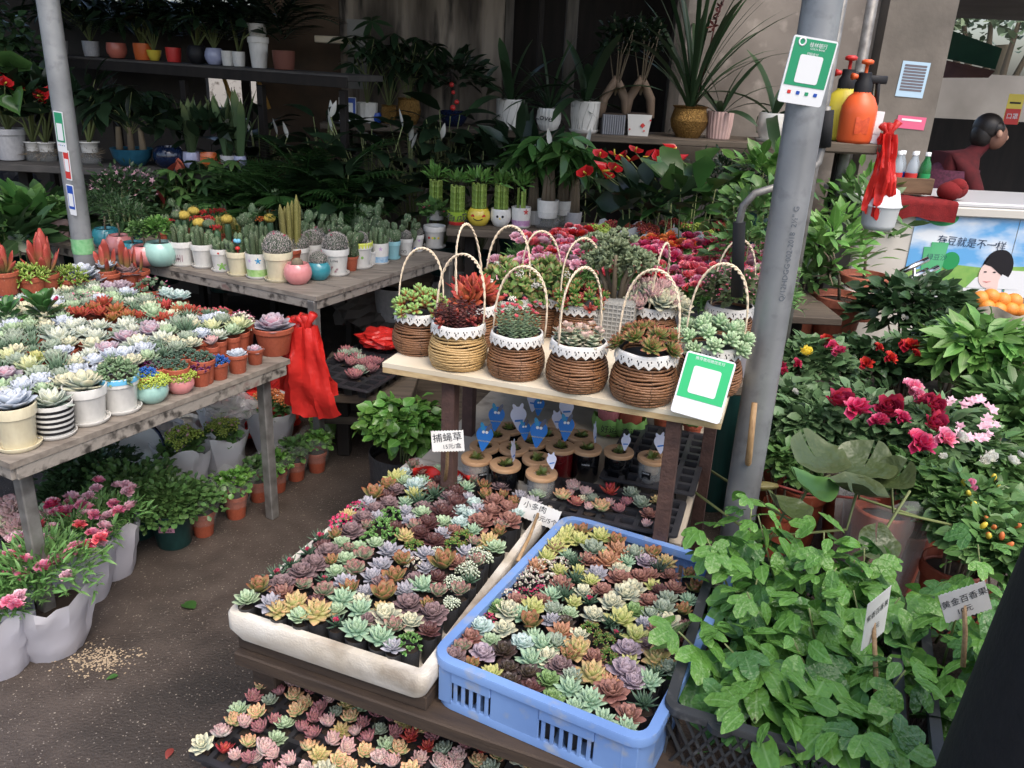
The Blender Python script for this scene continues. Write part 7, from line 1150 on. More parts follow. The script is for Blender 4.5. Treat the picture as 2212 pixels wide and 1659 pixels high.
ORP = pm('orange_plastic', S(240, 96, 24), S(228, 84, 18), sc=5, rough=.35); YLP = pm('yellow_plastic', S(228, 208, 30), rough=.35); t = sprayer('bright orange garden sprayer with black trigger top', 1846, 3.28, ORP, 1.05); o = decal(t, 'printed_panel', rect(.05, .06), .0665, .065, -.25, pm('orange_print', S(206, 66, 16), S(232, 90, 30), sc=90, rough=.4)); sprayer('yellow garden sprayer with red pump behind the orange one', 1810, 3.40, YLP, 1.1, pm('red_plastic', S(204, 40, 34), rough=.35))
q = atY(1889, 270, 3.27); M = facing((q[0], 3.26, ZQ + .06), .1, -.2, -.06); pay_card('small white payment card leaning beside the orange sprayer', M, .045, .115, WHITE, .002, .3, icons=False, panel=(.7, .3, -.05)); q = atY(1910, 300, 3.25); hanging_bag('roll of bright red plastic bags hanging at the shelf end', (q[0], 3.22, q[2] + .02), .30, .05, .085, REDB, 9, 'red_bag_bundle', 0); q = atY(1905, 500, 3.2); t = thing('white_tub', 'white plastic tub hanging below the red bags', 'tub', (q[0], 3.25, q[2])); part(t, 'tub', lathe([(0, 0), (.05, 0), (.062, .02), (.068, .085), (.072, .09), (.07, .1), (.055, .15), (.03, .165), (.001, .168)], 22, closed=False), WHITE); part(t, 'rim', lathe([(.071, .088), (.076, .092), (.071, .098)], 22, closed=False), WHITE)
# cart handle: bent tube with two black grips
t = thing('cart_handle', 'bent grey tube cart handle with two black foam grips', 'handle', tuple(float(x) for x in atY(1690, 415, 2.15))); o0 = np.array(t.location); P = [atY(1592, 640, 2.12), atY(1597, 480, 2.12), atY(1605, 445, 2.12), atY(1630, 418, 2.12), atY(1690, 400, 2.15), atY(1740, 378, 2.18), atY(1768, 350, 2.2), atY(1778, 310, 2.2), atY(1787, 230, 2.2)]; P = [p - o0 for p in P]; part(t, 'tube', tube(P, .0095, 10), steeld); part(t, 'grip', tube([P[0], P[1]], .016, 12), pm('black_foam', S(26, 26, 28), rough=.8)); part(t, 'grip', tube([atY(1780, 318, 2.2) - o0, atY(1787, 238, 2.2) - o0], .017, 12), MATS['black_foam'])
tag(part(None, 'bamboo_stake', tube([at(1605, 1090, .25), atY(1618, 985, 1.86), atY(1630, 870, 1.88)], [.009, .008, .007], 8), STICK), 'bamboo stake leaning against the thick pole', 'stake')
# steel skewer rack, white dish, oranges
CHR = pm('chrome', S(210, 208, 204), rough=.15, metal=1); q = atY(1985, 640, 4.2)
for i, (u, v) in enumerate(((1975, 575), (1975, 598), (1960, 615), (1990, 612), (1998, 592))):
    p = atY(u, v, 4.2 + .02 * i); t = thing('steel_tool', f'shiny steel tube tool with white collar, {ORD[i]} of the bunch', 'tool', p, .3); part(t, 'bar', tube([(-.075, 0, -.03), (.075, 0, .035)], .014, 12), CHR); part(t, 'shaft', tube([(0, 0, 0), (.05, 0, -.22)], .009, 10), CHR); part(t, 'collar', tube([(.022, 0, -.09), (.034, 0, -.145)], .022, 12), GLW)
tag(part(None, 'white_dish', lathe([(0.001, 0), (.11, .004), (.16, .03), (.165, .034), (.11, .012), (.001, .008)], 28, closed=False), GLW, atY(1885, 640, 4.3)), 'shallow white enamel dish behind the citrus pots', 'dish')
p = atY(2150, 690, 3.7); t = thing('cloth_bag', 'open pale cloth bag filled with oranges', 'bag', (p[0], p[1], p[2] - .16)); part(t, 'sack', grid(36, 8, lambda u, v: ((.13 + .05 * v + .012 * math.sin(16 * PI * u + 3 * v)) * math.cos(2 * PI * u), (.12 + .05 * v + .012 * math.sin(16 * PI * u + 3 * v)) * math.sin(2 * PI * u), .24 * v + .015 * math.sin(10 * PI * u) * v)), pm('pale_sack', S(214, 200, 180), S(190, 176, 154), sc=9, rough=.8, bump=.3, bsc=30)); part(t, 'inside', lathe([(.12, .18), (.001, .17)], 16, closed=False), SOIL)
ORG = pm('orange_peel', S(240, 150, 30), S(228, 132, 20), sc=6, rough=.4, bump=.15, bsc=220)
for i, (u, v) in enumerate(((2118, 645), (2140, 640), (2165, 648), (2190, 650), (2130, 662), (2155, 668), (2182, 668), (2204, 672))): q = atY(u, v, 3.66 - .02 * (i > 3)); tag(part(None, 'orange_fruit', ico(.037, 14, 9, .94), ORG, q), f'ripe orange in the pale cloth bag, {ORD[i]} from left', 'orange')
# ------------------------------------------------------------------ vendor behind the freezer
VY = 5.62; hx = atY(2140, 285, VY); t = thing('person', 'vendor in purple checked vest bending over behind the freezer', 'person', (hx[0] - .16, VY, 0)); hz = float(hx[2]); V = [(-.06, 0, .80), (-.04, 0, 1.0), (.02, 0, hz - .24), (.09, 0, hz - .13), (.14, -.01, hz - .05), (.17, -.02, hz + .05), (.02, -.15, hz - .27), (.10, -.20, hz - .46), (.30, -.24, hz - .50), (.38, -.25, hz - .50), (.02, .15, hz - .27), (.12, .2, hz - .45), (.3, .16, hz - .48), (-.06, -.08, .5), (-.06, -.08, .1), (-.06, .08, .5), (-.06, .08, .1)]
skinned('body', V, [(0, 1), (1, 2), (2, 3), (3, 4), (4, 5), (2, 6), (6, 7), (7, 8), (8, 9), (2, 10), (10, 11), (11, 12), (0, 13), (13, 14), (0, 15), (15, 16)], [.14, .13, .10, .045, .06, .06, .06, .055, .045, .03, .07, .055, .045, .03, .1, .07, .1, .07][:17], pm('dark_red_cloth', S(92, 22, 28), S(70, 18, 24), sc=20, rough=.9), t)
part(t, 'vest', MB().add(lathe([(.19, .55), (.185, .8), (.175, 1.0), (.15, hz - .26), (.07, hz - .19)], 24, closed=False), M=T4((-.045, 0, 0))), pm('plum_check', S(92, 40, 64), S(60, 26, 44), sc=60, rough=.9)); part(t, 'hair', MB().add(ico(.092, 18, 11, 1.0)).add(ico(.07, 14, 9, 1.3), M=T4((-.03, -.01, -.045))).add(ico(.05, 12, 8), M=T4((.03, -.05, .0))), pm('black_hair', S(22, 20, 20), S(40, 36, 34), sc=40, rough=.5), (.135, .0, hz + .025)); part(t, 'face', (lambda V, Fs, C: (V * np.array([1, .85, 1]), Fs, C))(*ico(.068, 16, 11, 1.2)), pm('shaded_skin', S(134, 94, 76), rough=.6), (.185, -.03, hz - .025)); part(t, 'nose', ico(.014, 8, 6, 1.3), SKIN, (.252, -.03, hz - .03)); part(t, 'ear', ico(.018, 8, 6, 1.4), SKIN, (.165, -.10, hz - .005)); part(t, 'hand', ico(.04, 10, 6, .7), SKIN, (.41, -.25, hz - .50))  # vendor's face colour darkened to stand in for the counter's shade
for u, Y, r, lab in ((1880, 4.95, .03, 'grey drain pipe running down the plaster wall'), (1815, 3.1, .016, 'thin grey pipe standing right behind the thick pole')): q = atY(u, 30, Y); tag(part(None, 'drain_pipe', tube([(q[0], Y, 0), (q[0], Y, 2.4)], r, 14), steeld), lab, 'pipe')
# notices on the pillar, signs, awning and tree beyond
def notice(label, u, v, w, h, mat, Y, lines=(), roll=0, name='notice'):
    p = atY(u, v, Y); m = mpp(p); t = thing(name, label, 'notice', (0, 0, 0)); t.matrix_world = facing(p, 0, 0, roll); part(t, 'paper', prism(rect(w * m, h * m), -.001, 0), mat, smooth=False)
    for dy, ww, mm in lines: part(t, 'print_line', prism(rect(w * m * ww, .012), .0005, .001), mm, (0, dy * h * m, 0), smooth=False)
    return t
PB = pm('pale_blue_paper', S(176, 206, 226), rough=.6); PP = pm('pink_paper', S(222, 92, 130), rough=.6); PY = pm('yellow_paper', S(230, 206, 60), rough=.5); yp = YB - .124
notice('pale blue printed notice pasted on the pillar', 1972, 172, 60, 72, PB, yp, [(.38 - .085 * i, .8, pm('print_grey', S(110, 104, 110))) for i in range(9)], -.04); notice('pink printed slip pasted on the pillar', 1968, 265, 62, 26, PP, yp, [(.2, .7, WHITE)], -.05)
t = notice('yellow and red notice above the vendor', 2190, 235, 34, 60, PY, 5.9, [(.2, .7, BLACK)]); part(t, 'red_half', prism(rect(.1, .1), .001, .0016), RED, (0, -.05, 0), smooth=False); text('口罩', .04, WHITE, t, Matrix.Translation((0, -.05, .003)))
tag(part(None, 'market_umbrella', MB().add((lambda a, b, c, d: (np.array([a, b, c, d]), [np.array([[0, 1, 2], [0, 2, 3]])], None))(atY(2040, 60, 7), atY(2165, 105, 6.6), atY(2150, 150, 6.9), atY(2035, 125, 7.4))), pm('green_canvas', S(40, 110, 84), S(32, 96, 74), sc=6, rough=.8), smooth=False), 'sloping green canvas awning behind the pillar', 'awning'); tag(part(None, 'market_umbrella', MB().add((lambda a, b, c, d: (np.array([a, b, c, d]), [np.array([[0, 1, 2], [0, 2, 3]])], None))(atY(2035, 128, 7.4), atY(2150, 153, 6.9), atY(2135, 168, 6.95), atY(2030, 168, 7.3))), pm('brown_canvas', S(126, 80, 66), S(106, 66, 56), sc=6, rough=.8), smooth=False), 'brown canvas awning below the green one', 'awning')
p = atY(2150, 160, 11); t = thing('broadleaf_tree', 'leafy tree in daylight beyond the drinks stall', 'tree', (p[0], 11, 0)); part(t, 'trunk', tube([(0, 0, 0), (.1, 0, 1.0), (.0, 0, 2.0)], [.16, .12, .08], 9), G['bark']); g, st = bush(2600, .16, .09, 'ovate', 1.7, 1.1, 3, base=1.2, inner=.2, stems=12); part(t, 'crown', g, G['graygreen']); part(t, 'branches', st, G['bark'])
# ------------------------------------------------------------------ flowers behind the baskets
PAPER = lm('wrap_paper', S(206, 204, 214), S(222, 220, 226), tl=.3, rough=.9, var=.08); PAPW = lm('wrap_white', S(228, 228, 232), S(236, 236, 238), tl=.25, rough=.85, var=.05)
def wrap(t, r0, r1, h, mat, seed=0, z=0, flare=.15, pleat=6):
    q = np.random.RandomState(seed); ph = q.rand(6) * 6
    n, m = 30, 7; J = q.randn(m + 1, n, 2) * np.array([.045, .02]); zg = lambda x: abs((x % 1) - .5) * 4 - 1
    def f(u, v):
        i, j = int(round(u * n)) % n, int(round(v * m)); a = 2 * PI * u; r = r0 + (r1 - r0) * v ** .8; r *= 1 + .05 * zg(u * pleat * 1.5 + ph[0]) * (.4 + v) + flare * v * v * zg(u * 4 + ph[1]) * .7 + J[j, i, 0] * (.4 + .6 * v); return (r * math.cos(a), r * math.sin(a), z + h * v * (1 + .13 * v * zg(u * 4 + ph[1]) + J[j, i, 1]))
    return part(t, 'paper_wrap', grid(n, m, f), mat, smooth='auto')
fl = [MB().add(carn_geo(i, 22)).mesh('flower', G['pink']) for i in range(3)]
def carnation(label, p, h, r, cols, nb, seed, wrapped=True, pts=None, bl=.026, pm_=PAPER, cat='flower'):
    t = thing('carnation_plant', label, cat, p, 0); q = random.Random(seed)
    if wrapped: wrap(t, r * .6, r * 1.0, h * .76, pm_, seed)
    else: pot(t, 'nursery', r * .6, h * .5, TERRA)
    ob('soil', cached(('soil',), None), t, (0, 0, h * .45), 0, r * .75)
    addc(t, 'leaves', ('carnl', seed % 4), lambda: bush(900, .30, .06, 'lance', 1.0, .42, seed % 4, base=.35, el0=.75, up=.4, inner=.2, curl=.8, fold=.3)[0], G['carnf'], (0, 0, h * .47), r * 1.15)
    L = pts if pts is not None else [(math.cos(i * 2.4) * r * .95 * math.sqrt((i + .5) / nb), math.sin(i * 2.4) * r * .95 * math.sqrt((i + .5) / nb), h * (.92 + .14 * q.random())) for i in range(nb)]
    for i, b in enumerate(L):
        o = ob('flower', fl[i % 3], t, b, q.random() * 6, bl * 2 * q.uniform(.85, 1.15), G[cols[i % len(cols)]]); o.rotation_euler = (q.gauss(.25, .25), q.gauss(0, .25), q.random() * 6)
    for i in range(3): part(t, 'bud', ico(.008, 7, 5, 1.6), G['carnf'] if i else G['white'], (q.uniform(-r, r) * .7, q.uniform(-r, r) * .7, h * (.9 + .1 * q.random())))
    return t
def kalan(label, p, h, r, col, seed, mat=PAPW, petals=None, wname='kalanchoe_plant'):
    t = thing(wname, label, 'flower', p, seed); wrap(t, r * .5, r * 1.0, h, mat, seed + 3, flare=.2, pleat=4); addc(t, 'leaves', ('kall', seed % 3), lambda: bush(130, .5, .36, 'obov', .85, .35, seed % 3, base=.1, el0=.2)[0], G['mid'], (0, 0, h * .74), r * .72)
    addc(t, 'bud_clusters', ('kalb', seed % 3, col), lambda: at_pts(beads_geo(seed % 3, 60, .13, .6, 4), dome(6, .6, .35, seed)[0] + np.array([0, 0, .55]), .36, seed, .2), G[col], (0, 0, h * .8), r * .85)
    if petals: addc(t, 'blossom', ('kalp', seed % 3, petals), lambda: at_pts(rose_geo(2, 12), dome(9, .65, .4, seed + 1)[0] + np.array([0, 0, .72]), .2, 2), G[petals], (0, 0, h * .8), r * .85)
    return t
ZG = .60
for i, (u, v, cols, lab) in enumerate(((1135, 575, ['pink', 'palepink', 'palepink'], 'pale pink carnations nearest the cactus table'), (1195, 565, ['palepink', 'pink'], 'pale pink carnations above the basket handles'), (1255, 545, ['pink', 'palepink', 'red'], 'mixed pink and red carnations behind the jade tree'), (1325, 530, ['magenta', 'crimson', 'coralp'], 'magenta carnations above the jade tree'), (1390, 540, ['magenta', 'crimson', 'magenta'], 'deep magenta carnations right of the jade tree'), (1235, 505, ['red', 'coralp'], 'red carnations in the back row'), (1445, 520, ['red', 'orange'], 'orange and red carnations in the middle'), (1440, 580, ['coralp', 'coralp', 'pink'], 'coral pink carnations above the back baskets'), (1500, 545, ['coralp', 'magenta'], 'crimson carnations beside the cart handle'), (1590, 560, ['coralp', 'pink', 'palepink'], 'pink carnations left of the thick pole'), (1645, 545, ['palepink', 'pink'], 'small pale pink carnations against the thick pole'), (1560, 590, ['magenta', 'coralp'], 'magenta carnations behind the blossom basket'), (1345, 570, ['coralp', 'pink'], 'coral carnations low behind the jade tree'), (1500, 600, ['pink', 'coralp'], 'pink carnations right above the rosette baskets'), (1640, 595, ['coralp', 'palepink'], 'coral and pale pink carnations at the pole foot'), (1170, 520, ['pink', 'coralp', 'palepink'], 'mixed pink carnations in the back row beside the bamboo'), (1540, 520, ['pink', 'magenta'], 'pink carnations in the back row by the cart handle'), (1430, 545, ['magenta', 'pink'], 'bright magenta carnations between coral ones'))):
    p = at(u, v, .92); carnation(lab, (p[0], p[1], ZG), .31, .11, cols, 22, i, bl=.025)
for i, (u, v, c, pt, lab) in enumerate(((1290, 480, 'berryg', 'crimson', 'green budded kalanchoe in white wrap behind red carnations'), (1338, 470, 'berryr', None, 'russet budded kalanchoe in white wrap, left one'), (1395, 478, 'berryr', 'orange', 'orange flowering kalanchoe in white wrap'), (1455, 470, 'berryr', None, 'russet budded kalanchoe in white wrap, middle one'), (1510, 478, 'berryg', 'magenta', 'green and pink kalanchoe in white wrap'), (1560, 475, 'berryr', 'crimson', 'red budded kalanchoe in white wrap by the cart handle'))):
    p = at(u, v, .92); kalan(lab, (p[0], p[1], ZG), .27, .10, c, i, petals=pt)
# ------------------------------------------------------------------ carnations in the lower left, on the ground
def ground_carn(label, u, v, h, r, pts, cols, seed):
    p = at(u, v, 0); P = []
    for x, y in pts: a, b = cA(x, y); q = at(a, b, h * 1.0 - .0); P.append((q[0] - p[0], q[1] - p[1], h * 1.03))
    qq = random.Random(seed); P += [(qq.uniform(-.9, .9) * r, qq.uniform(-.9, .9) * r, h * qq.uniform(1.0, 1.12)) for _ in range(9)]
    return carnation(label, (p[0], p[1], 0), h, r, cols, 0, seed, True, P, .0225)
ground_carn('wrapped pink carnations at the left frame edge', 5, 1440, .24, .10, [(70, 640), (130, 605), (100, 660), (10, 390)], ['pink', 'palepink'], 1)
ground_carn('wrapped carnations with white striped pink blooms, frontmost', 118, 1392, .25, .125, [(350, 380), (280, 415), (430, 470), (455, 335), (365, 300), (290, 305), (100, 340), (160, 310), (60, 350)], ['pink', 'palepink', 'palepink', 'pink', 'palepink', 'pink', 'coralp', 'pink'], 2)
ground_carn('wrapped carnations with bright pink blooms in the middle of the row', 185, 1285, .25, .105, [(480, 290), (565, 270), (590, 200), (330, 170), (505, 145), (95, 235), (430, 60), (390, 70)], ['pink', 'magenta', 'pink', 'palepink', 'coralp', 'palepink'], 3)
ground_carn('wrapped carnations with few pale blooms nearest the shrubs', 245, 1235, .24, .095, [(755, 60), (830, 30), (690, 90), (675, 210), (660, 160), (520, 5), (450, 10)], ['pink', 'palepink', 'palepink'], 0)
for i, (x, y, k) in enumerate(((40, 60, 'palewhite'), (110, 130, 'palewhite'), (30, 130, 'cream'), (90, 180, 'pinkwhite'), (250, 60, 'palegreen'), (310, 90, 'pinkwhite'), (220, 110, 'palegreen'), (60, 10, 'palewhite'))): u, v = cA(x, y); p = at(u, v, .14); t = thing('echeveria', f'{WORDS(k)} on the ground under the left table, {ORD[i]} of the group', 'succulent', (p[0], p[1], 0), i); pot(t, 'nursery', .04, .12, BAGM); ob('rosette', ros_mesh(k, i % 3), t, (0, 0, .12), 0, .062)
# kalanchoe in white wraps, shrubs and sleeved herbs under the table
for i, (u, v, r, c, pt, lab) in enumerate(((405, 1065, .115, 'berryg', 'palepink', 'white wrapped kalanchoe with pale pink flowers, front'), (487, 1035, .11, 'berryg', 'palepink', 'white wrapped kalanchoe with yellow green buds, middle'), (590, 975, .12, 'berryo', None, 'white wrapped kalanchoe with orange buds under the red bag'), (490, 965, .12, 'berryr', 'pink', 'white wrapped kalanchoe with pink flowers, at the back'))): p = at(u, v, 0); kalan(lab, (p[0], p[1], 0), .20, r * .88, c, i + 1, petals=pt)
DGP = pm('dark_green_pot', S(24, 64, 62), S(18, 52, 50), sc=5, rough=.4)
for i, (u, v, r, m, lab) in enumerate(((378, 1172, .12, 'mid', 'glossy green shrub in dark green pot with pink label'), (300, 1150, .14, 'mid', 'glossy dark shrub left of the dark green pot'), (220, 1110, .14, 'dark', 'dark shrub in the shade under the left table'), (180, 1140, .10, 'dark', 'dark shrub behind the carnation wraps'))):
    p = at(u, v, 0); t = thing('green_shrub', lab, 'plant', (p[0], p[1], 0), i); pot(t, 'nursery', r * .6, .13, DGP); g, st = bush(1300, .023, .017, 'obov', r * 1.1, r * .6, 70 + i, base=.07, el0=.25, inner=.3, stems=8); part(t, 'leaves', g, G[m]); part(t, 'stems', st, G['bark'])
    if i == 0: decal(t, 'pink_label', rect(.05, .022), r * .6 * .92, .085, -i + .1, pm('pink_label', S(214, 150, 176), rough=.5)); text('FLOWER', .012, BLACK, t, Matrix.Translation((.004, -r * .6 * .92 - .003, .085)) @ Matrix.Rotation(PI / 2 - .1, 4, 'X'))
for i, (u, v, w, lab) in enumerate(((441, 1160, 56, 'frontmost terracotta pot with herb in clear sleeve'), (511, 1122, 54, 'terracotta pot with herb in clear sleeve, second in line'), (560, 1085, 48, 'terracotta pot with herb in clear sleeve, third in line'), (600, 1065, 46, 'terracotta pot with herb in clear sleeve, fourth in line'), (640, 1040, 46, 'terracotta pot with round leaved herb, fifth in line'), (685, 1022, 46, 'terracotta pot with herb farthest along the line'))):
    t, r, h = potted('herb_pot', lab, 'plant', u, v, 0, w, 'nursery', TERRA, 1.05); g, st = bush(190, .020, .019, 'round', r * 1.5, r * 1.1, 90 + i, base=-.01, el0=.1, stems=8); part(t, 'leaves', g, G['passion'] if i % 2 else G['mid'], (0, 0, h)); part(t, 'clear_sleeve', grid(28, 5, lambda a, b: ((r * (1.0 + .75 * b) * (1 + .05 * math.sin(18 * PI * a))) * math.cos(2 * PI * a), (r * (1.0 + .75 * b) * (1 + .05 * math.sin(18 * PI * a))) * math.sin(2 * PI * a), h * .55 + .11 * b + .012 * math.sin(10 * PI * a) * b)), pm('sleeve_film', S(206, 212, 206), rough=.15, alpha=.13, spec=.8))
p = at(275, 1015, .1); t = thing('enamel_basin', 'white enamel basin with dark rim tipped on its side', 'basin', (p[0], p[1], .12)); t.rotation_euler = (.9, 0, -.4); part(t, 'bowl', lathe([(.001, -.08), (.09, -.075), (.15, -.02), (.16, 0), (.152, -.002), (.142, -.02), (.085, -.068), (.001, -.072)], 36, closed=False), GLW); part(t, 'rim', lathe([(.158, -.003), (.165, 0), (.158, .004), (.152, .0), (.158, -.003)], 36, closed=False), NAVY)
for i, (u, v, w, m, k, lab) in enumerate(((365, 985, 75, GREYW, 'cyl', 'empty grey ceramic pot under the left table'), (330, 1010, 64, GLW, 'bowl', 'empty white bowl with blue rim behind the basin'), (405, 960, 60, GLW, 'cyl', 'fluted white empty pot beyond the grey one'))): t, r, h = potted('empty_pot', lab, 'pot', u, v, 0.0, w, k, m, .9, soil=False, ribs=9 if i == 2 else 0)
# red film heaps, sacks, black trays and spare pots in the shade
def heap(label, u, v, z, R, mat, seed, name='plastic_heap', cat='bag', sz=.6):
    p = at(u, v, z); q = np.random.RandomState(seed); V, Fs, C = ico(1, 22, 14, 1); d = 1 + .16 * np.sin(V[:, 0] * 5 + seed) * np.sin(V[:, 1] * 6 + seed * 2) + .12 * np.sin(V[:, 2] * 9 + V[:, 0] * 7) + .035 * q.randn(len(V)); V = V * d[:, None] * np.array([R, R * .8, R * sz]); V[:, 2] = np.maximum(V[:, 2], -R * sz * .7); o = part(None, name, (V, Fs, C), mat, (p[0], p[1], z + R * sz * .7), smooth=False); return tag(o, label, cat)
SACK = pm('grey_sack', S(112, 104, 98), S(84, 78, 74), sc=5, rough=.7, bump=.4, bsc=14); DKB = pm('dark_bin_bag', S(60, 62, 72), S(44, 46, 54), sc=6, rough=.3, bump=.5, bsc=14); CLF = pm('clear_heap', S(200, 196, 196), rough=.2, alpha=.4, bump=.5, bsc=20)
heap('red plastic bag heap under the end of the left table', 560, 930, .02, .16, REDB, 1); heap('red plastic sheet lying under the cactus table', 610, 880, .02, .14, REDB, 5); heap('crumpled clear plastic on the red bags under the table', 500, 900, .22, .09, CLF, 3); heap('grey brown sack slumped under the cactus table', 800, 700, .1, .22, SACK, 4, 'slumped_sack', 'sack', .8); heap('second grey sack behind the baskets', 870, 715, .1, .16, SACK, 8, 'slumped_sack', 'sack', .8); heap('red plastic bag beside the empty plug tray', 830, 745, .42, .10, REDB, 7, sz=.4); heap('dark grey plastic bag bundle at the far left', 60, 430, .55, .22, DKB, 9, 'bin_bag', 'bag', .7); heap('shiny red plastic bag below the water plants', 215, 395, .62, .13, REDB, 12); heap('red plastic bag draped on the rack shelf edge', 285, 345, .90, .07, REDB, 14); heap('red plastic behind the horn succulents', 320, 570, ZL, .05, REDB, 15)
p = at(790, 800, .38); tt2, *_ = plug_tray('black plug tray with pinkish rosettes on a low bench', T4((p[0], p[1] + .02, .36), angf + PI / 2), .50, .32, .055); b_ = shelf('low dark bench under the pinkish plug tray', p[0] - .2, p[0] + .2, p[1] - .2, p[1] + .28, .355, n=2, name='plant_bench')
for i, (x, y) in enumerate(((1050, 600), (1010, 640), (1120, 690), (1180, 640), (1230, 660), (1250, 700), (1330, 680), (1400, 690), (1220, 780), (1130, 820), (1340, 760), (1060, 560), (1150, 590), (1170, 830))): u, v = crop(1000, 1200, .36166)(x, y); p = at(u, v, .42); t = thing('haworthia', f'pinkish spiky succulent in the bench plug tray, {ORD[i]} one', 'succulent', (p[0], p[1], .395), i); ob('soil', cached(('soil',), None), t, (0, 0, 0), 0, .02); ob('rosette', ros_mesh('plum' if i % 4 else 'greygreen', i % 3), t, (0, 0, .01), 0, .042)
for i, (u, v, w, k, m, lab) in enumerate(((765, 918, 56, 'nursery', GREYW, 'grey plastic pot with small seedling under the plug tray'), (820, 885, 54, 'cyl', pm('green_jar', S(70, 80, 66), rough=.2), 'dark green glass jar in the shade'), (868, 880, 46, 'nursery', TERRA, 'stacked terracotta pots in the shade'), (912, 878, 46, 'nursery', TERRA, 'terracotta pot with spiky plant in the shade'), (705, 935, 60, 'bowl', CG, 'green painted bowl pot beside the table leg'), (700, 965, 62, 'bowl', CG, 'lower green painted bowl pot beside the table leg'))):
    t, r, h = potted('spare_pot', lab, 'pot', u, v, 0, w, k, m, .95, soil=True)
    if i == 3: ob('rosette', ros_mesh('agave', 1), t, (0, 0, h - .01), 0, r * 1.9)
    if i == 0: ob('rosette', ros_mesh('redbrown', 1), t, (0, 0, h - .01), 0, r * .7)
for i, (u, v, w, m, lab) in enumerate(((915, 640, 88, GREYW, 'ribbed white empty pot under the cactus table end'), (985, 620, 70, GLW, 'white pot with black line pattern behind the straw basket'), (850, 650, 80, GREYW, 'wide grey empty planter under the cactus table'))): p = at(u, v, .28); t = thing('empty_pot', lab, 'pot', (p[0], p[1], .18), i); r = w * mpp(p) / 2; pot(t, 'cyl', r, r * 1.8, m, ribs=12 if i == 0 else 0, soil=False); [part(t, 'black_line', tube([(r * .87 * math.cos(a), r * .87 * math.sin(a), .01), (r * 1.01 * math.cos(a), r * 1.01 * math.sin(a), r * 1.75)], .003, 4), BLACK) for a in (np.arange(6) if i == 1 else [])]
shelf('low pallet under the cactus table end', -.75, -.05, 3.0, 3.5, .175, n=3, name='pallet')
# ------------------------------------------------------------------ long back shelf
PINKR = pm('dusty_pink_glaze', S(206, 172, 164), S(196, 160, 152), sc=5, rough=.5); GREYB = pm('grey_ribbed', S(126, 128, 134), S(104, 106, 112), sc=5, rough=.5)
def back_pot(name, label, cv, x, y, w, kind, m, hr, Y=YS + .17, ribs=0, saucer=None, cat='plant', z=ZS, k=.342, soil=True, rz=0): u, v = cv(x, y); p = atY(u, v, Y); r = w * k * mpp(p) / 2; t = thing(name, label, cat, (p[0], Y, z), rz); h = pot(t, kind, r, r * 2 * hr, m, saucer, ribs=ribs, soil=soil); return t, r, h
def straps(t, n, L, W_, z, seed, mat='shade', e0=80, e1=25, curl=1.0, shape='strap'):
    q = np.random.RandomState(seed)
    for i in range(n): f = i / max(1, n - 1); o = part(t, 'leaf', leaf(L * (.75 + .35 * q.rand()), W_, 7, shape, curl * (.4 + .8 * f), .2), G[mat]); M = frames(i * 2.4 + q.randn() * .3, math.radians(e0 + (e1 - e0) * f), q.randn() * .2)[0]; o.matrix_local = Matrix([[*M[a], [0, 0, z][a]] for a in range(3)] + [[0, 0, 0, 1]])
gm('clivia', S(46, 70, 44), S(64, 90, 56), rough=.35)  # green darkened for the dim stall back, like the shade leaves
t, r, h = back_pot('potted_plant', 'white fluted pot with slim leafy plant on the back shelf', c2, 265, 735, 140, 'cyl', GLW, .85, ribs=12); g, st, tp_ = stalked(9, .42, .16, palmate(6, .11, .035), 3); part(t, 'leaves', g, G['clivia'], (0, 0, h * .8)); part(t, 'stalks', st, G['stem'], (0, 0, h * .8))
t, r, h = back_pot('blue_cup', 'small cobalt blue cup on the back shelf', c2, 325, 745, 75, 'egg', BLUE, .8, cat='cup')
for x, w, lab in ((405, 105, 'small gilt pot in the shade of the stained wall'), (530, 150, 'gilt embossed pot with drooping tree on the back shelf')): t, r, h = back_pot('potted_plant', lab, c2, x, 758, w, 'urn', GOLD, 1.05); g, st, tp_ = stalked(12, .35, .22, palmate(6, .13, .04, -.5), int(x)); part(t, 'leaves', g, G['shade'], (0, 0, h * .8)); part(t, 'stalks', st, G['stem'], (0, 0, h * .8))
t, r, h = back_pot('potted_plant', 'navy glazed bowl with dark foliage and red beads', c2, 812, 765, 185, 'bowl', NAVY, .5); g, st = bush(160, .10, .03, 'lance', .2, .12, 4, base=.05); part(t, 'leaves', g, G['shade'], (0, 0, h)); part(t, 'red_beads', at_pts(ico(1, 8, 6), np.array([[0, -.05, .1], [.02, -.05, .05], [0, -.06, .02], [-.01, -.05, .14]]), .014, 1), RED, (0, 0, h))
for x, y, w, lab, n, L in ((1165, 800, 178, 'left white petal pattern pot with strap leaved clivia', 9, .42), (1637, 802, 188, 'right white petal pattern pot with strap leaved clivia', 9, .5)):
    t, r, h = back_pot('potted_plant', lab, c2, x, y, w, 'cyl', GLW, .95, saucer=GLW); straps(t, n, L, .055, h * .8, int(x), 'clivia', 84, 15, 1.2, 'oblong')
    for i in range(9): a = -1.3 + i * .33; part(t, 'petal_ridge', tube([(r * (.88 + .12 * z_) * math.sin(a + .22 * math.sin(z_ * 3.1 + i)) * 1.005, -r * (.88 + .12 * z_) * math.cos(a + .22 * math.sin(z_ * 3.1 + i)) * 1.005, h * z_) for z_ in np.linspace(.05, .95, 8)], .002, 4, False), pm('glaze_shadow_line', S(170, 168, 162), rough=.3))
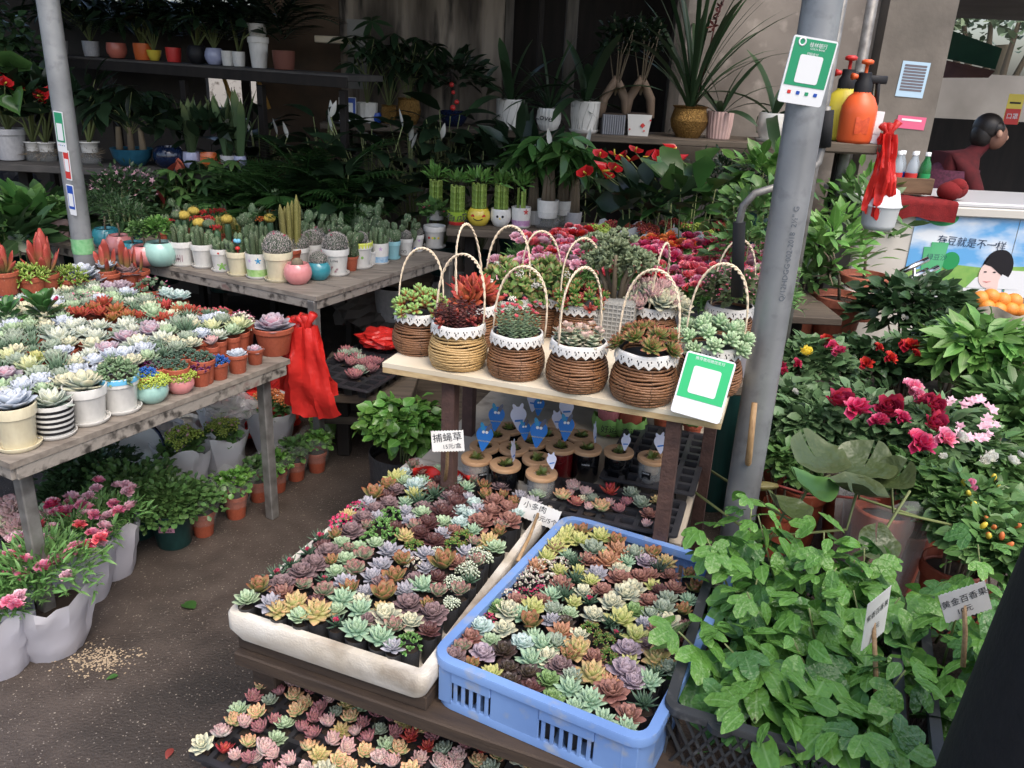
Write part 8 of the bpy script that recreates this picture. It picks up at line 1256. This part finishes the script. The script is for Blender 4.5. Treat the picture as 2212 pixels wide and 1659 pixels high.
t, r, h = back_pot('potted_plant', 'ribbed white love pot with grassy orchid leaves', c2, 1410, 822, 152, 'egg', GLW, .9, ribs=20); straps(t, 26, .40, .016, h * .8, 4, 'clivia', 84, 20, 1.3); text('Love', .05, BLACK, t, Matrix.Translation((-.03, -r * 1.03, h * .6)) @ Matrix.Rotation(PI / 2, 4, 'X') @ Matrix.Rotation(-.15, 4, 'Z'))
def ginseng(t, z):
    for s in (-1, 1): part(t, 'root', tube([(s * .07, 0, z - .02), (s * .06, .01, z + .08), (s * .02, 0, z + .15), (0, 0, z + .2)], [.02, .026, .024, .014], 9), pm('ginseng_root', S(134, 112, 92), S(112, 92, 74), sc=14, rough=.7))
    g, st = bush(170, .05, .026, 'ovate', .12, .14, 5, base=.12, inner=.2); part(t, 'leaves', g, G['shade'], (0, 0, z + .1)); part(t, 'branches', st, G['bark'], (0, 0, z + .1))
for x, y, w, m, lab in ((1815, 822, 140, GREYB, 'grey slatted square pot with ginseng fig'), (1972, 828, 150, GLW, 'white tapered square pot with red hearts and ginseng fig')):
    u, v = c2(x, y); p = atY(u, v, YS + .16); wd = w * .342 * mpp(p); t = thing('potted_plant', lab, 'plant', (p[0], p[1], ZS)); hh = wd * .85; w0 = wd * (.82 if m is GLW else 1); V = [(sx * ww / 2, sy * ww / 2, zz) for zz, ww in ((0, w0), (hh, wd)) for sx, sy in ((-1, -1), (1, -1), (1, 1), (-1, 1))]; part(t, 'pot', (np.array(V), [np.array([[0, 1, 5, 4], [1, 2, 6, 5], [2, 3, 7, 6], [3, 0, 4, 7], [3, 2, 1, 0], [4, 5, 6, 7]])], None), m, smooth=False); part(t, 'soil', box(0, 0, hh + .002, wd * .88, wd * .88, .008), SOIL, smooth=False); ginseng(t, hh)
    if m is GREYB:
        for i in range(10): part(t, 'slat', box(-wd / 2 + wd * (i + .5) / 10, -wd / 2 - .003, hh / 2, wd * .045, .008, hh * .96, .002), pm('slat_grey', S(150, 152, 158), rough=.5), smooth=False)
    else:
        for a, b in ((.02, .5), (-.05, .3), (.06, .75), (.03, .25)): part(t, 'heart_print', MB().add(prism(star(.014 if b == .5 else .006, 4, .7), 0, .001), M=T4((a, -wd * (.42 + .07 * b) - .004, hh * b), 0, PI / 2)), RED, smooth=False)
t, r, h = back_pot('potted_plant', 'large gilt embossed pot with tall cymbidium orchid', c3, 85, 848, 230, 'urn', GOLD, .82); straps(t, 34, .80, .026, h * .8, 9, 'clivia', 88, 50, .9); part(t, 'flower_spike', MB().add(tube([(0.03, 0, h), (.08, -.02, h + .45), (.16, -.02, h + .72)], .004, 5)).add(at_pts(star_geo(5, .5), np.array([[.06 + .1 * f, -.02 + .015 * (-1) ** i, h + .38 + .36 * f] for i, f in enumerate(np.linspace(0, 1, 12))]), .075, 2, .8)), G['dred'])
t, r, h = back_pot('potted_plant', 'dusty pink ridged pot with arching clivia leaves', c3, 278, 858, 165, 'cyl', PINKR, 1.0, ribs=22); straps(t, 13, .36, .036, h * .8, 12, 'clivia', 82, 12, 1.2, 'oblong')
t, r, h = back_pot('potted_plant', 'white wavy pot with broad arching leaves beside the pole', c3, 612, 855, 190, 'egg', GLW, .85, saucer=GLW); straps(t, 8, .48, .062, h * .8, 15, 'clivia', 80, 10, 1.3, 'oblong')
q = atY(752, 224, YS + .12); pay_card('blue and white payment card standing on the back shelf', facing((q[0], YS + .1, ZS + .068), .12, .1), .095, .13, BLUE, .003, .25, panel=(.62, .5, .02))
p = atY(772, 120, YB - .03); notice('grey hanging notice board on the stained wall', 772, 118, 42, 140, pm('grey_board', S(150, 148, 142), S(120, 118, 112), sc=4, rough=.8), YB - .012)
shelf('small pale wood shelf high beside the stained wall', float(atY(683, 80, 4.9)[0]), float(atY(745, 82, 4.9)[0]), 4.85, 5.1, float(atY(710, 78, 4.9)[2]), legs=False, n=1, m=ply)
# ------------------------------------------------------------------ bamboo shelf
def bamboo(t, r, z, n, h, seed):
    q = np.random.RandomState(seed)
    for i in range(n):
        a = i * 2.4; rr = r * .75 * math.sqrt((i + .5) / n); x, y = rr * math.cos(a), rr * math.sin(a); hh = h * (.8 + .25 * q.rand()); prof = []
        for k in range(5): z0_ = hh * k / 5; prof += [(.0075, z0_), (.0068, z0_ + .004), (.0068, z0_ + hh / 5 - .004), (.0078, z0_ + hh / 5 - .001)]
        ob('stalk', cached(('bam', i % 4, n), lambda: MB().add(lathe(prof + [(.001, hh)], 9, closed=False)).mesh('stalk', G['bamboo'])), t, (x, y, z), 0)
    g, st = bush(46, .06, .014, 'lance', r * 1.0, .025, seed, base=0, el0=.7); part(t, 'leaves', g, G['fresh'], (0, 0, z + h * .9))
YEP = pm('yellow_glaze', S(222, 196, 40), rough=.2, coat=.4); LIG = pm('green_glaze', S(150, 186, 40), rough=.2, coat=.4); YD = YM + .13
for i, (x, y, w, k, m, hr, lab) in enumerate(((835, 1400, 135, 'bowl', LIG, .62, 'green lotus pot of lucky bamboo with two characters'), (970, 1415, 138, 'ball', YEP, .78, 'yellow smiling pot of lucky bamboo'), (1108, 1435, 130, 'egg', GLW, .85, 'white whiskered face pot of lucky bamboo'), (1235, 1448, 125, 'cyl', GLW, .95, 'white and purple pot with a single thick bamboo'))):
    t, r, h = back_pot('lucky_bamboo', lab, c2, x, y, w, k, m, hr, YD, z=ZM, saucer=GLW if i == 3 else None); bamboo(t, r * .9, h * .75, 12 if i < 3 else 3, .135 - .008 * i, i)
    if i == 0: text('有成', .05, BLACK, t, Matrix.Translation((0, -r * .97, h * .62)) @ Matrix.Rotation(PI / 2 - .5, 4, 'X')); part(t, 'red_base', lathe([(r * .4, 0), (r * .8, .0), (r * .7, .02)], 20, closed=False), RED, (0, 0, -.001))
    if i == 1: decal(t, 'cheek_print', disc(.009), r * 1.05, h * .6, -.5, RED); decal(t, 'cheek_print', disc(.009), r * 1.05, h * .6, .5, RED); part(t, 'smile_print', tube([(r * 1.09 * math.sin(a), -r * 1.09 * math.cos(a), h * (.5 - .12 * math.cos(a * 3.4))) for a in np.linspace(-.4, .4, 9)], .0018, 4), BLACK)
    if i == 2:
        for a in (-.3, .2): decal(t, 'eye_print', disc(.006), r * 1.02, h * .62, a, BLACK)
        decal(t, 'nose_print', disc(.004), r * 1.03, h * .52, -.05, YEL)
    if i == 3: part(t, 'purple_band', lathe([(r * .87 + .001, h * .1), (r * .93 + .001, h * .38)], 26, closed=False), pm('purple_print', S(176, 120, 170), S(206, 170, 200), sc=70, rough=.3)); decal(t, 'flower_print', flower(.014), r * 1.0, h * .82, .5, RED)
for i, (x, y, w, lab) in enumerate(((1400, 1455, 138, 'clear water pot with white cup and money tree, front'), (1492, 1420, 110, 'clear water pot with white cup and money tree, behind'), (1310, 1400, 110, 'plain white pot of foliage behind the purple bamboo pot'), (700, 1330, 120, 'white pot of dense lucky bamboo beside the christmas cactus'), (1570, 1340, 110, 'grey cup of foliage in the dark end of the shelf'))):
    t, r, h = back_pot('money_tree' if i < 2 else 'potted_plant', lab, c2, x, y, w, 'cyl', GLW if i != 4 else GREYW, .8, YD + (.1 if i else 0.0), z=ZM + (.05 if i < 2 else 0))
    if i < 2: part(t, 'glass_vase', lathe([(.001, -.05), (r * 1.0, -.05), (r * 1.1, -.02), (r * 1.08, .03)], 22, closed=False), GLASSC)
    if i == 3: bamboo(t, r * .9, h * .75, 12, .13, 7)
    else:
        for s in (-1, 0, 1): part(t, 'trunk', tube([(s * r * .4, 0, h * .8), (s * r * .3, 0, h + .08), (s * r * .2, 0, h + .15)], [.014, .012, .009], 8), G['bark'])
        g, st, tp_ = stalked(9, .16, .14, palmate(6, .14, .045, -.5), i + 2); part(t, 'leaves', g, G['pothos'], (0, 0, h + .12)); part(t, 'stalks', st, G['stem'], (0, 0, h + .12))
# anthuriums
def spathe(): return MB().add(heart(1, 1, .25))
sp_m = MB().add(heart(1, 1, .25)).mesh('spathe', lm('spathe_red', S(196, 16, 24), S(210, 30, 34), rough=.22, tl=.1)); sd_m = MB().add(tube([(0, 0, 0), (0, -.12, .4)], [.07, .04], 7)).mesh('spadix', G['yellow'])
def anthurium(label, loc, h, n, cv, pts, Y, seed):
    t = thing('anthurium', label, 'plant', loc, 0); pot(t, 'nursery', .08, .15, GREYW); g, st, tp_ = stalked(n, h * .8, .20, heart(.2, .16), seed, (-.6, .2)); part(t, 'leaves', g, G['pothos' if seed % 2 else 'shade'], (0, 0, .13)); part(t, 'stalks', st, G['stem'], (0, 0, .13))
    for i, (x, y) in enumerate(pts):
        u, v = cv(x, y); p = atY(u, v, Y + rnd.uniform(-.12, .05)); b = p - np.array(loc); o = ob('spathe', sp_m, t, b, 0, .078 * rnd.uniform(.8, 1.1)); o.rotation_euler = (rnd.gauss(.75, .3), rnd.gauss(0, .3), rnd.gauss(0, .8)); ob('spadix', sd_m, o, (0, 0, .03)); part(t, 'flower_stalk', tube([(0, 0, .14), b * np.array([.5, .5, .7]) + np.array([0, 0, .03]), b], .0028, 5), G['stem'])
    return t
ZA = .525; anthurium('red anthurium, left one under the long shelf', (.78, 3.8, ZA), .46, 16, c2, [(1735, 985), (1830, 985), (1885, 992), (1960, 958), (1650, 1100), (1750, 1082), (1825, 1072), (1785, 1122), (1935, 1020)], 3.72, 1); anthurium('red anthurium, right one under the long shelf', (1.08, 3.85, ZA), .46, 16, c2, [(2050, 992), (2110, 992), (2125, 1042), (2185, 952), (2198, 1000), (2080, 1060), (2250, 1010)], 3.75, 2); anthurium('red anthurium at the far left on the rack shelf', (float(atY(20, 300, 4.25)[0]), 4.25, .95), .36, 12, c1, [(50, 485), (30, 530), (110, 560), (240, 590), (270, 610), (280, 640), (0, 520), (190, 585)], 4.2, 3)
# ferns, big dark leaves and shrubs below the long shelf
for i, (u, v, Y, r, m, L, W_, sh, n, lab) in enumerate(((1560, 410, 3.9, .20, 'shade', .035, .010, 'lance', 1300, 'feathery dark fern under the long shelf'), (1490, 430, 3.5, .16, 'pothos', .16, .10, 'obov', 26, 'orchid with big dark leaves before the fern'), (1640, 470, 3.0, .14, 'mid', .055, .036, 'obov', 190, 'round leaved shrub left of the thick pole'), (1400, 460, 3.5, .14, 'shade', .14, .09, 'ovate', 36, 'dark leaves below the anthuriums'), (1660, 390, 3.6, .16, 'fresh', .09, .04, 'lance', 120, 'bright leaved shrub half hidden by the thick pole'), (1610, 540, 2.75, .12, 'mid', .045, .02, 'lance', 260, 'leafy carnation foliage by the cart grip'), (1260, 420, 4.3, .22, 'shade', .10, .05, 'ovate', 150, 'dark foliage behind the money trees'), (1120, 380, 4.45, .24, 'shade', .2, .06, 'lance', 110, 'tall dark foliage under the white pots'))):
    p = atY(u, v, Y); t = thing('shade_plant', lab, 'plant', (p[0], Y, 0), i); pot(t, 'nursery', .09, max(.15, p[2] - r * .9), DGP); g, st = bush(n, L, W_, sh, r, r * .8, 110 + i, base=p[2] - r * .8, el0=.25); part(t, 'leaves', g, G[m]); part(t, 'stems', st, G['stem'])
# peace lilies, palms, umbrella plants between the cacti and the wall
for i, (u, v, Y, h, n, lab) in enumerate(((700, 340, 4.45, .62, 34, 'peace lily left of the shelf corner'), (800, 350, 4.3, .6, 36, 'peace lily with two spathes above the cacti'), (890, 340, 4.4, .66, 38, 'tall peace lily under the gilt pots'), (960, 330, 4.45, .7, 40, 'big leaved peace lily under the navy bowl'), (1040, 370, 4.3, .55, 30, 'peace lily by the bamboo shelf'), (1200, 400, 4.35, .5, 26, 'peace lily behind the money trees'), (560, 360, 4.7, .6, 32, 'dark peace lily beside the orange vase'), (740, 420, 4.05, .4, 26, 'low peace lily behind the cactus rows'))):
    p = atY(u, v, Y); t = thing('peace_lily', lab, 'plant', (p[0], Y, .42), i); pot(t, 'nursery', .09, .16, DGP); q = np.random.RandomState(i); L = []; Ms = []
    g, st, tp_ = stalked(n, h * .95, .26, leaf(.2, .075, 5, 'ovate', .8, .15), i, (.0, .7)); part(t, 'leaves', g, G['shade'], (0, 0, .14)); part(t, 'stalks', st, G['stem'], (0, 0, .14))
SPW = MB().add(leaf(.085, .028, 5, 'ovate', -.5, .7)).mesh('spathe', G['white'])
LIL = [o for o in bpy.data.objects if o.name.startswith('peace_lily')]
for i, (x, y, w) in enumerate(((2090, 740, 1), (2095, 800, 1), (1590, 860, 6), (1750, 850, 6), (1815, 870, 6), (1450, 905, 6))):
    u, v = c1(x, y); o = LIL[w % len(LIL)]; Y = o.location[1] - .1; p = atY(u, v, Y); R = Matrix.Rotation(-o.rotation_euler[2], 4, 'Z'); b = R @ Vector([float(p[k] - o.location[k]) for k in range(3)]); s = ob('spathe', SPW, o, b); s.rotation_euler = (1.2, rnd.gauss(0, .3), rnd.random() * 3); part(o, 'flower_stalk', tube([(0, 0, .15), b * .6 + Vector((0, 0, .1)), b], .003, 5), G['stem'])
for i, (x, y, w) in enumerate(((40, 740, 0), (45, 830, 0), (490, 800, 1), (535, 890, 2), (550, 940, 2), (735, 880, 3), (1420, 920, 5), (1445, 990, 5), (1660, 920, 5), (1330, 970, 5))):
    u, v = c2(x, y); o = LIL[w]; Y = o.location[1] - .1; p = atY(u, v, Y); R = Matrix.Rotation(-o.rotation_euler[2], 4, 'Z'); b = R @ Vector([float(p[k] - o.location[k]) for k in range(3)]); s = ob('spathe', SPW, o, b); s.rotation_euler = (1.2, rnd.gauss(0, .3), rnd.random() * 3); part(o, 'flower_stalk', tube([(0, 0, .15), b * .6 + Vector((0, 0, .1)), b], .003, 5), G['stem'])
for i, (u, v, Y, L, n, lab) in enumerate(((600, 400, 4.0, .34, 20, 'parlour palm left of the tall olive cactus'), (660, 385, 4.15, .38, 22, 'parlour palm behind the tall olive cactus'), (730, 370, 4.1, .36, 22, 'bright fronded palm right of the tall olive cactus'), (540, 400, 4.1, .34, 18, 'small palm among the umbrella plants'))): p = atY(u, v + 45, Y); t = thing('parlour_palm', lab, 'plant', (p[0], Y, .42), i); pot(t, 'nursery', .08, .16, DGP); part(t, 'fronds', palm_plant(n, L, i, .15, .018, .2), G['palm'], (0, 0, max(.15, p[2] - .62)))
for i, (u, v, Y, h, n, lab) in enumerate(((345, 425, 4.0, .3, 22, 'umbrella plant behind the clipped shrubs'), (395, 410, 4.1, .34, 26, 'umbrella plant behind the moon cacti'), (440, 405, 4.15, .34, 26, 'umbrella plant among pink tipped leaves'), (490, 395, 4.2, .34, 26, 'umbrella plant left of the palms'), (300, 440, 3.95, .26, 20, 'low umbrella plant beside the taped pole'), (470, 440, 3.9, .24, 20, 'low umbrella plant behind the cactus rows'))):
    p = atY(u, v + 30, Y); t = thing('umbrella_plant', lab, 'plant', (p[0], Y, .42), i); zz = max(.16, p[2] - .6); pot(t, 'nursery', .08, zz, DGP); g, st, tp_ = stalked(n, h, .2, palmate(7, .075, .03, -.3), i + 10, (-.3, .4)); part(t, 'leaves', g, G['mid' if i % 2 else 'dark'], (0, 0, zz)); part(t, 'stalks', st, G['stem'], (0, 0, zz))
    if i in (2, 4): part(t, 'red_leaves', scat(leaf(.1, .045, 4, 'ovate', .3, .3), frames(RS.rand(6) * 6, .9 + RS.rand(6) * .4), np.c_[RS.randn(6) * .08, RS.randn(6) * .08, np.full(6, h * .9)]), G['redleaf'], (0, 0, zz))
for i, (u, v, Y, lab) in enumerate(((270, 415, 3.9, 'pink speckled foliage behind the ball pots'), (255, 440, 3.8, 'feathery green foliage beside the taped pole'), (60, 490, 3.6, 'dark leafy plant at the far left below the rack'), (20, 520, 3.4, 'broad leaved plant at the left frame edge'), (110, 470, 3.9, 'dark plant behind the pale pink pot'))):
    p = atY(u, v, Y); t = thing('shade_plant', lab, 'plant', (p[0], Y, 0), i); pot(t, 'nursery', .09, max(.2, p[2] - .14), DGP); g, st = bush(420 if i < 2 else 90, .03 if i < 2 else .12, .014 if i < 2 else .065, 'ovate', .15, .12, 130 + i, base=p[2] - .12); part(t, 'leaves', g, G['dark'] if i != 2 else G['pothos']); part(t, 'stems', st, G['stem'])
    if i == 0: part(t, 'blossom', at_pts(star_geo(5, .6), dome(70, .15, .13, 3)[0] + np.array([0, 0, p[2] - .02]), .028, 2), G['palepink'])
# ------------------------------------------------------------------ rack shelf with water plants
LAV = pm('lavender_glaze', S(170, 176, 206), S(156, 162, 196), sc=3, rough=.2, coat=.3); ORG2 = pm('orange_glaze', S(206, 96, 30), rough=.2, coat=.4); TQ = pm('teal_planter', S(30, 92, 116), S(24, 80, 104), sc=4, rough=.4); YR = 4.27
for i, (x, w, lab) in enumerate(((85, 150, 'clear water pot with white cup at the far left'), (230, 110, 'clear water pot with white cup, second on the rack'), (310, 110, 'clear water pot with white cup beside the pole'), (580, 125, 'clear water pot with white cup right of the pole'))):
    u, v = c1(x, 1040); p = atY(u, v, YR); r = w * .342 * mpp(p) / 2; t = thing('water_plant', lab, 'plant', (p[0], YR, .946)); part(t, 'glass_vase', lathe([(.001, 0), (r * .9, 0), (r * .95, .02), (r * .92, r * 1.5)], 22, closed=False), GLASSC); part(t, 'roots', bush(160, .05, .003, 'lance', r * .7, r * .6, i, base=.01)[0], G['bark']); part(t, 'cup', lathe([(r * .75, r * 1.1), (r * .85, r * 2.0), (r * 1.02, r * 2.05), (r * 1.02, r * 2.15), (r * .8, r * 2.12)], 22, closed=False), GLW); g, st = bush(60, .12, .05, 'ovate', .17, .14, 140 + i, base=.02, el0=.4); part(t, 'leaves', g, G['shade'], (0, 0, r * 2)); part(t, 'stems', st, G['stem'], (0, 0, r * 1.9))
for i, (x, y, w, k, m, hr, pl, lab) in enumerate(((840, 1020, 250, 'bowl', TQ, .42, 'm', 'long teal planter with money trees'), (1070, 1000, 180, 'ball', NAVY, .7, 'b', 'round navy glazed pot with foliage'), (1210, 995, 105, 'egg', LAV, .95, 's', 'pale lavender ribbed pot'), (1318, 990, 105, 'egg', ORG2, .95, 'b', 'bright orange glazed vase'), (1440, 990, 95, 'cyl', GREYW, .95, 's', 'grey white pot with snake plant'), (1515, 970, 78, 'egg', LAV, 1.15, 's', 'small lavender vase with snake plant'))):
    t, r, h = back_pot('potted_plant', lab + ' on the rack shelf', c1, x, y, w, k, m, hr, YR, z=.946, ribs=10 if i == 2 else 0)
    if pl == 's': part(t, 'leaves', strap_plant(12, .32, .04, i, 88, 72, .15, 'strap', 6, .3), G['snake'], (0, 0, h * .8))
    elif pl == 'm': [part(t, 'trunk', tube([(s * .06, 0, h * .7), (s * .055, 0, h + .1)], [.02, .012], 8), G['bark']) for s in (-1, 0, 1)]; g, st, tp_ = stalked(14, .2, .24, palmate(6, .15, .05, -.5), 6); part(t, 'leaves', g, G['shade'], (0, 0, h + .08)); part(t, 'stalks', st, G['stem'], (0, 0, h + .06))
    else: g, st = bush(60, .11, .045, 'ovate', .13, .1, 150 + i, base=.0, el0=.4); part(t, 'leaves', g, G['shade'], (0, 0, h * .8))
# ------------------------------------------------------------------ high rack pots
dv = unit(rb - ra); nv = np.array([-dv[1], dv[0]])
def rackpos(x): u, v = c1(x, 330); f = (u - 60) / (745 - 60); f = f * ra[1] / (f * ra[1] + (1 - f) * rb[1]) if 0 else f; q = ra + (rb - ra) * f; return np.array([q[0] + nv[0] * .16, q[1] + nv[1] * .16, q[2] - .003])
for i, (x, w, k, m, hr, lab) in enumerate(((250, 90, 'cyl', GREYW, .9, 'grey white pot behind the pole'), (470, 100, 'cyl', GREYW, .9, 'grey white pot right of the pole'), (650, 120, 'egg', pm('salmon_glaze', S(206, 112, 92), rough=.25), .75, 'salmon pink face pot'), (830, 115, 'cyl', ORG2, .85, 'orange square shouldered pot'), (905, 90, 'bowl', YEP, .7, 'small mustard pot'), (1035, 95, 'cyl', RED, .9, 'red pot on pale base'), (1190, 120, 'ball', BLACK, .9, 'glossy black round pot'), (1300, 110, 'ball', LAV, .9, 'pale lavender round pot'), (1385, 80, 'cyl', GLW, 1.1, 'white lettered pot, left'), (1455, 80, 'cyl', GLW, 1.1, 'white lettered pot, right'), (1580, 130, 'nursery', GLW, 1.4, 'stack of tall white tubs'), (1730, 140, 'cyl', pm('dull_terracotta', S(110, 62, 48), rough=.7), .8, 'dull terracotta trough'))):
    p = rackpos(x); r = w * .342 * mpp(p) / 2; t = thing('potted_plant', lab + ' on the high rack', 'plant', p, i); h = pot(t, k, r, 2 * r * hr, m); kd = i % 3
    if i == 10: pot(t, 'nursery', r * .95, r * 1.6, GLW, None, False, (0, 0, h * .85), 'upper_tub'); continue
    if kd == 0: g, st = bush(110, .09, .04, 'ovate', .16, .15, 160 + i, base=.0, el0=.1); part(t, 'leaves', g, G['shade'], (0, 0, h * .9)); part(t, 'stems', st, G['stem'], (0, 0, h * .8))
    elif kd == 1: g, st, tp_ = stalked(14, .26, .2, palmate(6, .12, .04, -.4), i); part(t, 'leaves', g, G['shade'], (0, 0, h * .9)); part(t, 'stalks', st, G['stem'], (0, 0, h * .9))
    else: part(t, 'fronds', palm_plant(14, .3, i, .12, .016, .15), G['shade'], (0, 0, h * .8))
for i, (u, v, Y) in enumerate(((25, 120, 4.5), (30, 200, 4.5), (0, 90, 4.6))): p = atY(u, v, Y); t = thing('ivy_plant', f'trailing ivy on the blue sheet, {ORD[i]} clump from the front', 'plant', p, i); g, st = bush(160, .045, .042, 'ovate', .16, .2, 170 + i, base=-.2, el0=-.3); part(t, 'leaves', g, G['dark']); part(t, 'stems', st, G['stem'], (0, 0, -.1))
for u, v0, v1, Y, lab in ((487, 150, 240, 5.15, 'yellow wooden stick leaning in the rear opening'), (560, 155, 235, 5.15, 'pale wooden stick leaning in the rear opening')): a, b = atY(u - 10, v0, Y), atY(u + 22, v1, Y); tag(part(None, 'wooden_stick', tube([a, b], .012, 7), pm('yellow_wood', S(206, 156, 70), rough=.6)), lab, 'stick')
# fallen leaves
for i, (x, y, s, m, lab) in enumerate(((1230, 650, .03, 'pothos', 'larger green leaf fallen on the ground'), (745, 1075, .014, 'pothos', 'small green leaf fallen on the ground'), (1090, 1535, .014, 'redleaf', 'tiny red leaf scrap fallen on the ground'))): u, v = cA(x, y); p = at(u, v, .006); o = part(None, 'fallen_leaf', leaf(s * 2, s * 1.3, 5, 'ovate', .4, .3), G[m], p, rz=i + 1.0); tag(o, lab, 'fallen leaf')
print('OBJS', len(bpy.data.objects), 'TRIS', sum(len(m.polygons) for m in bpy.data.meshes))
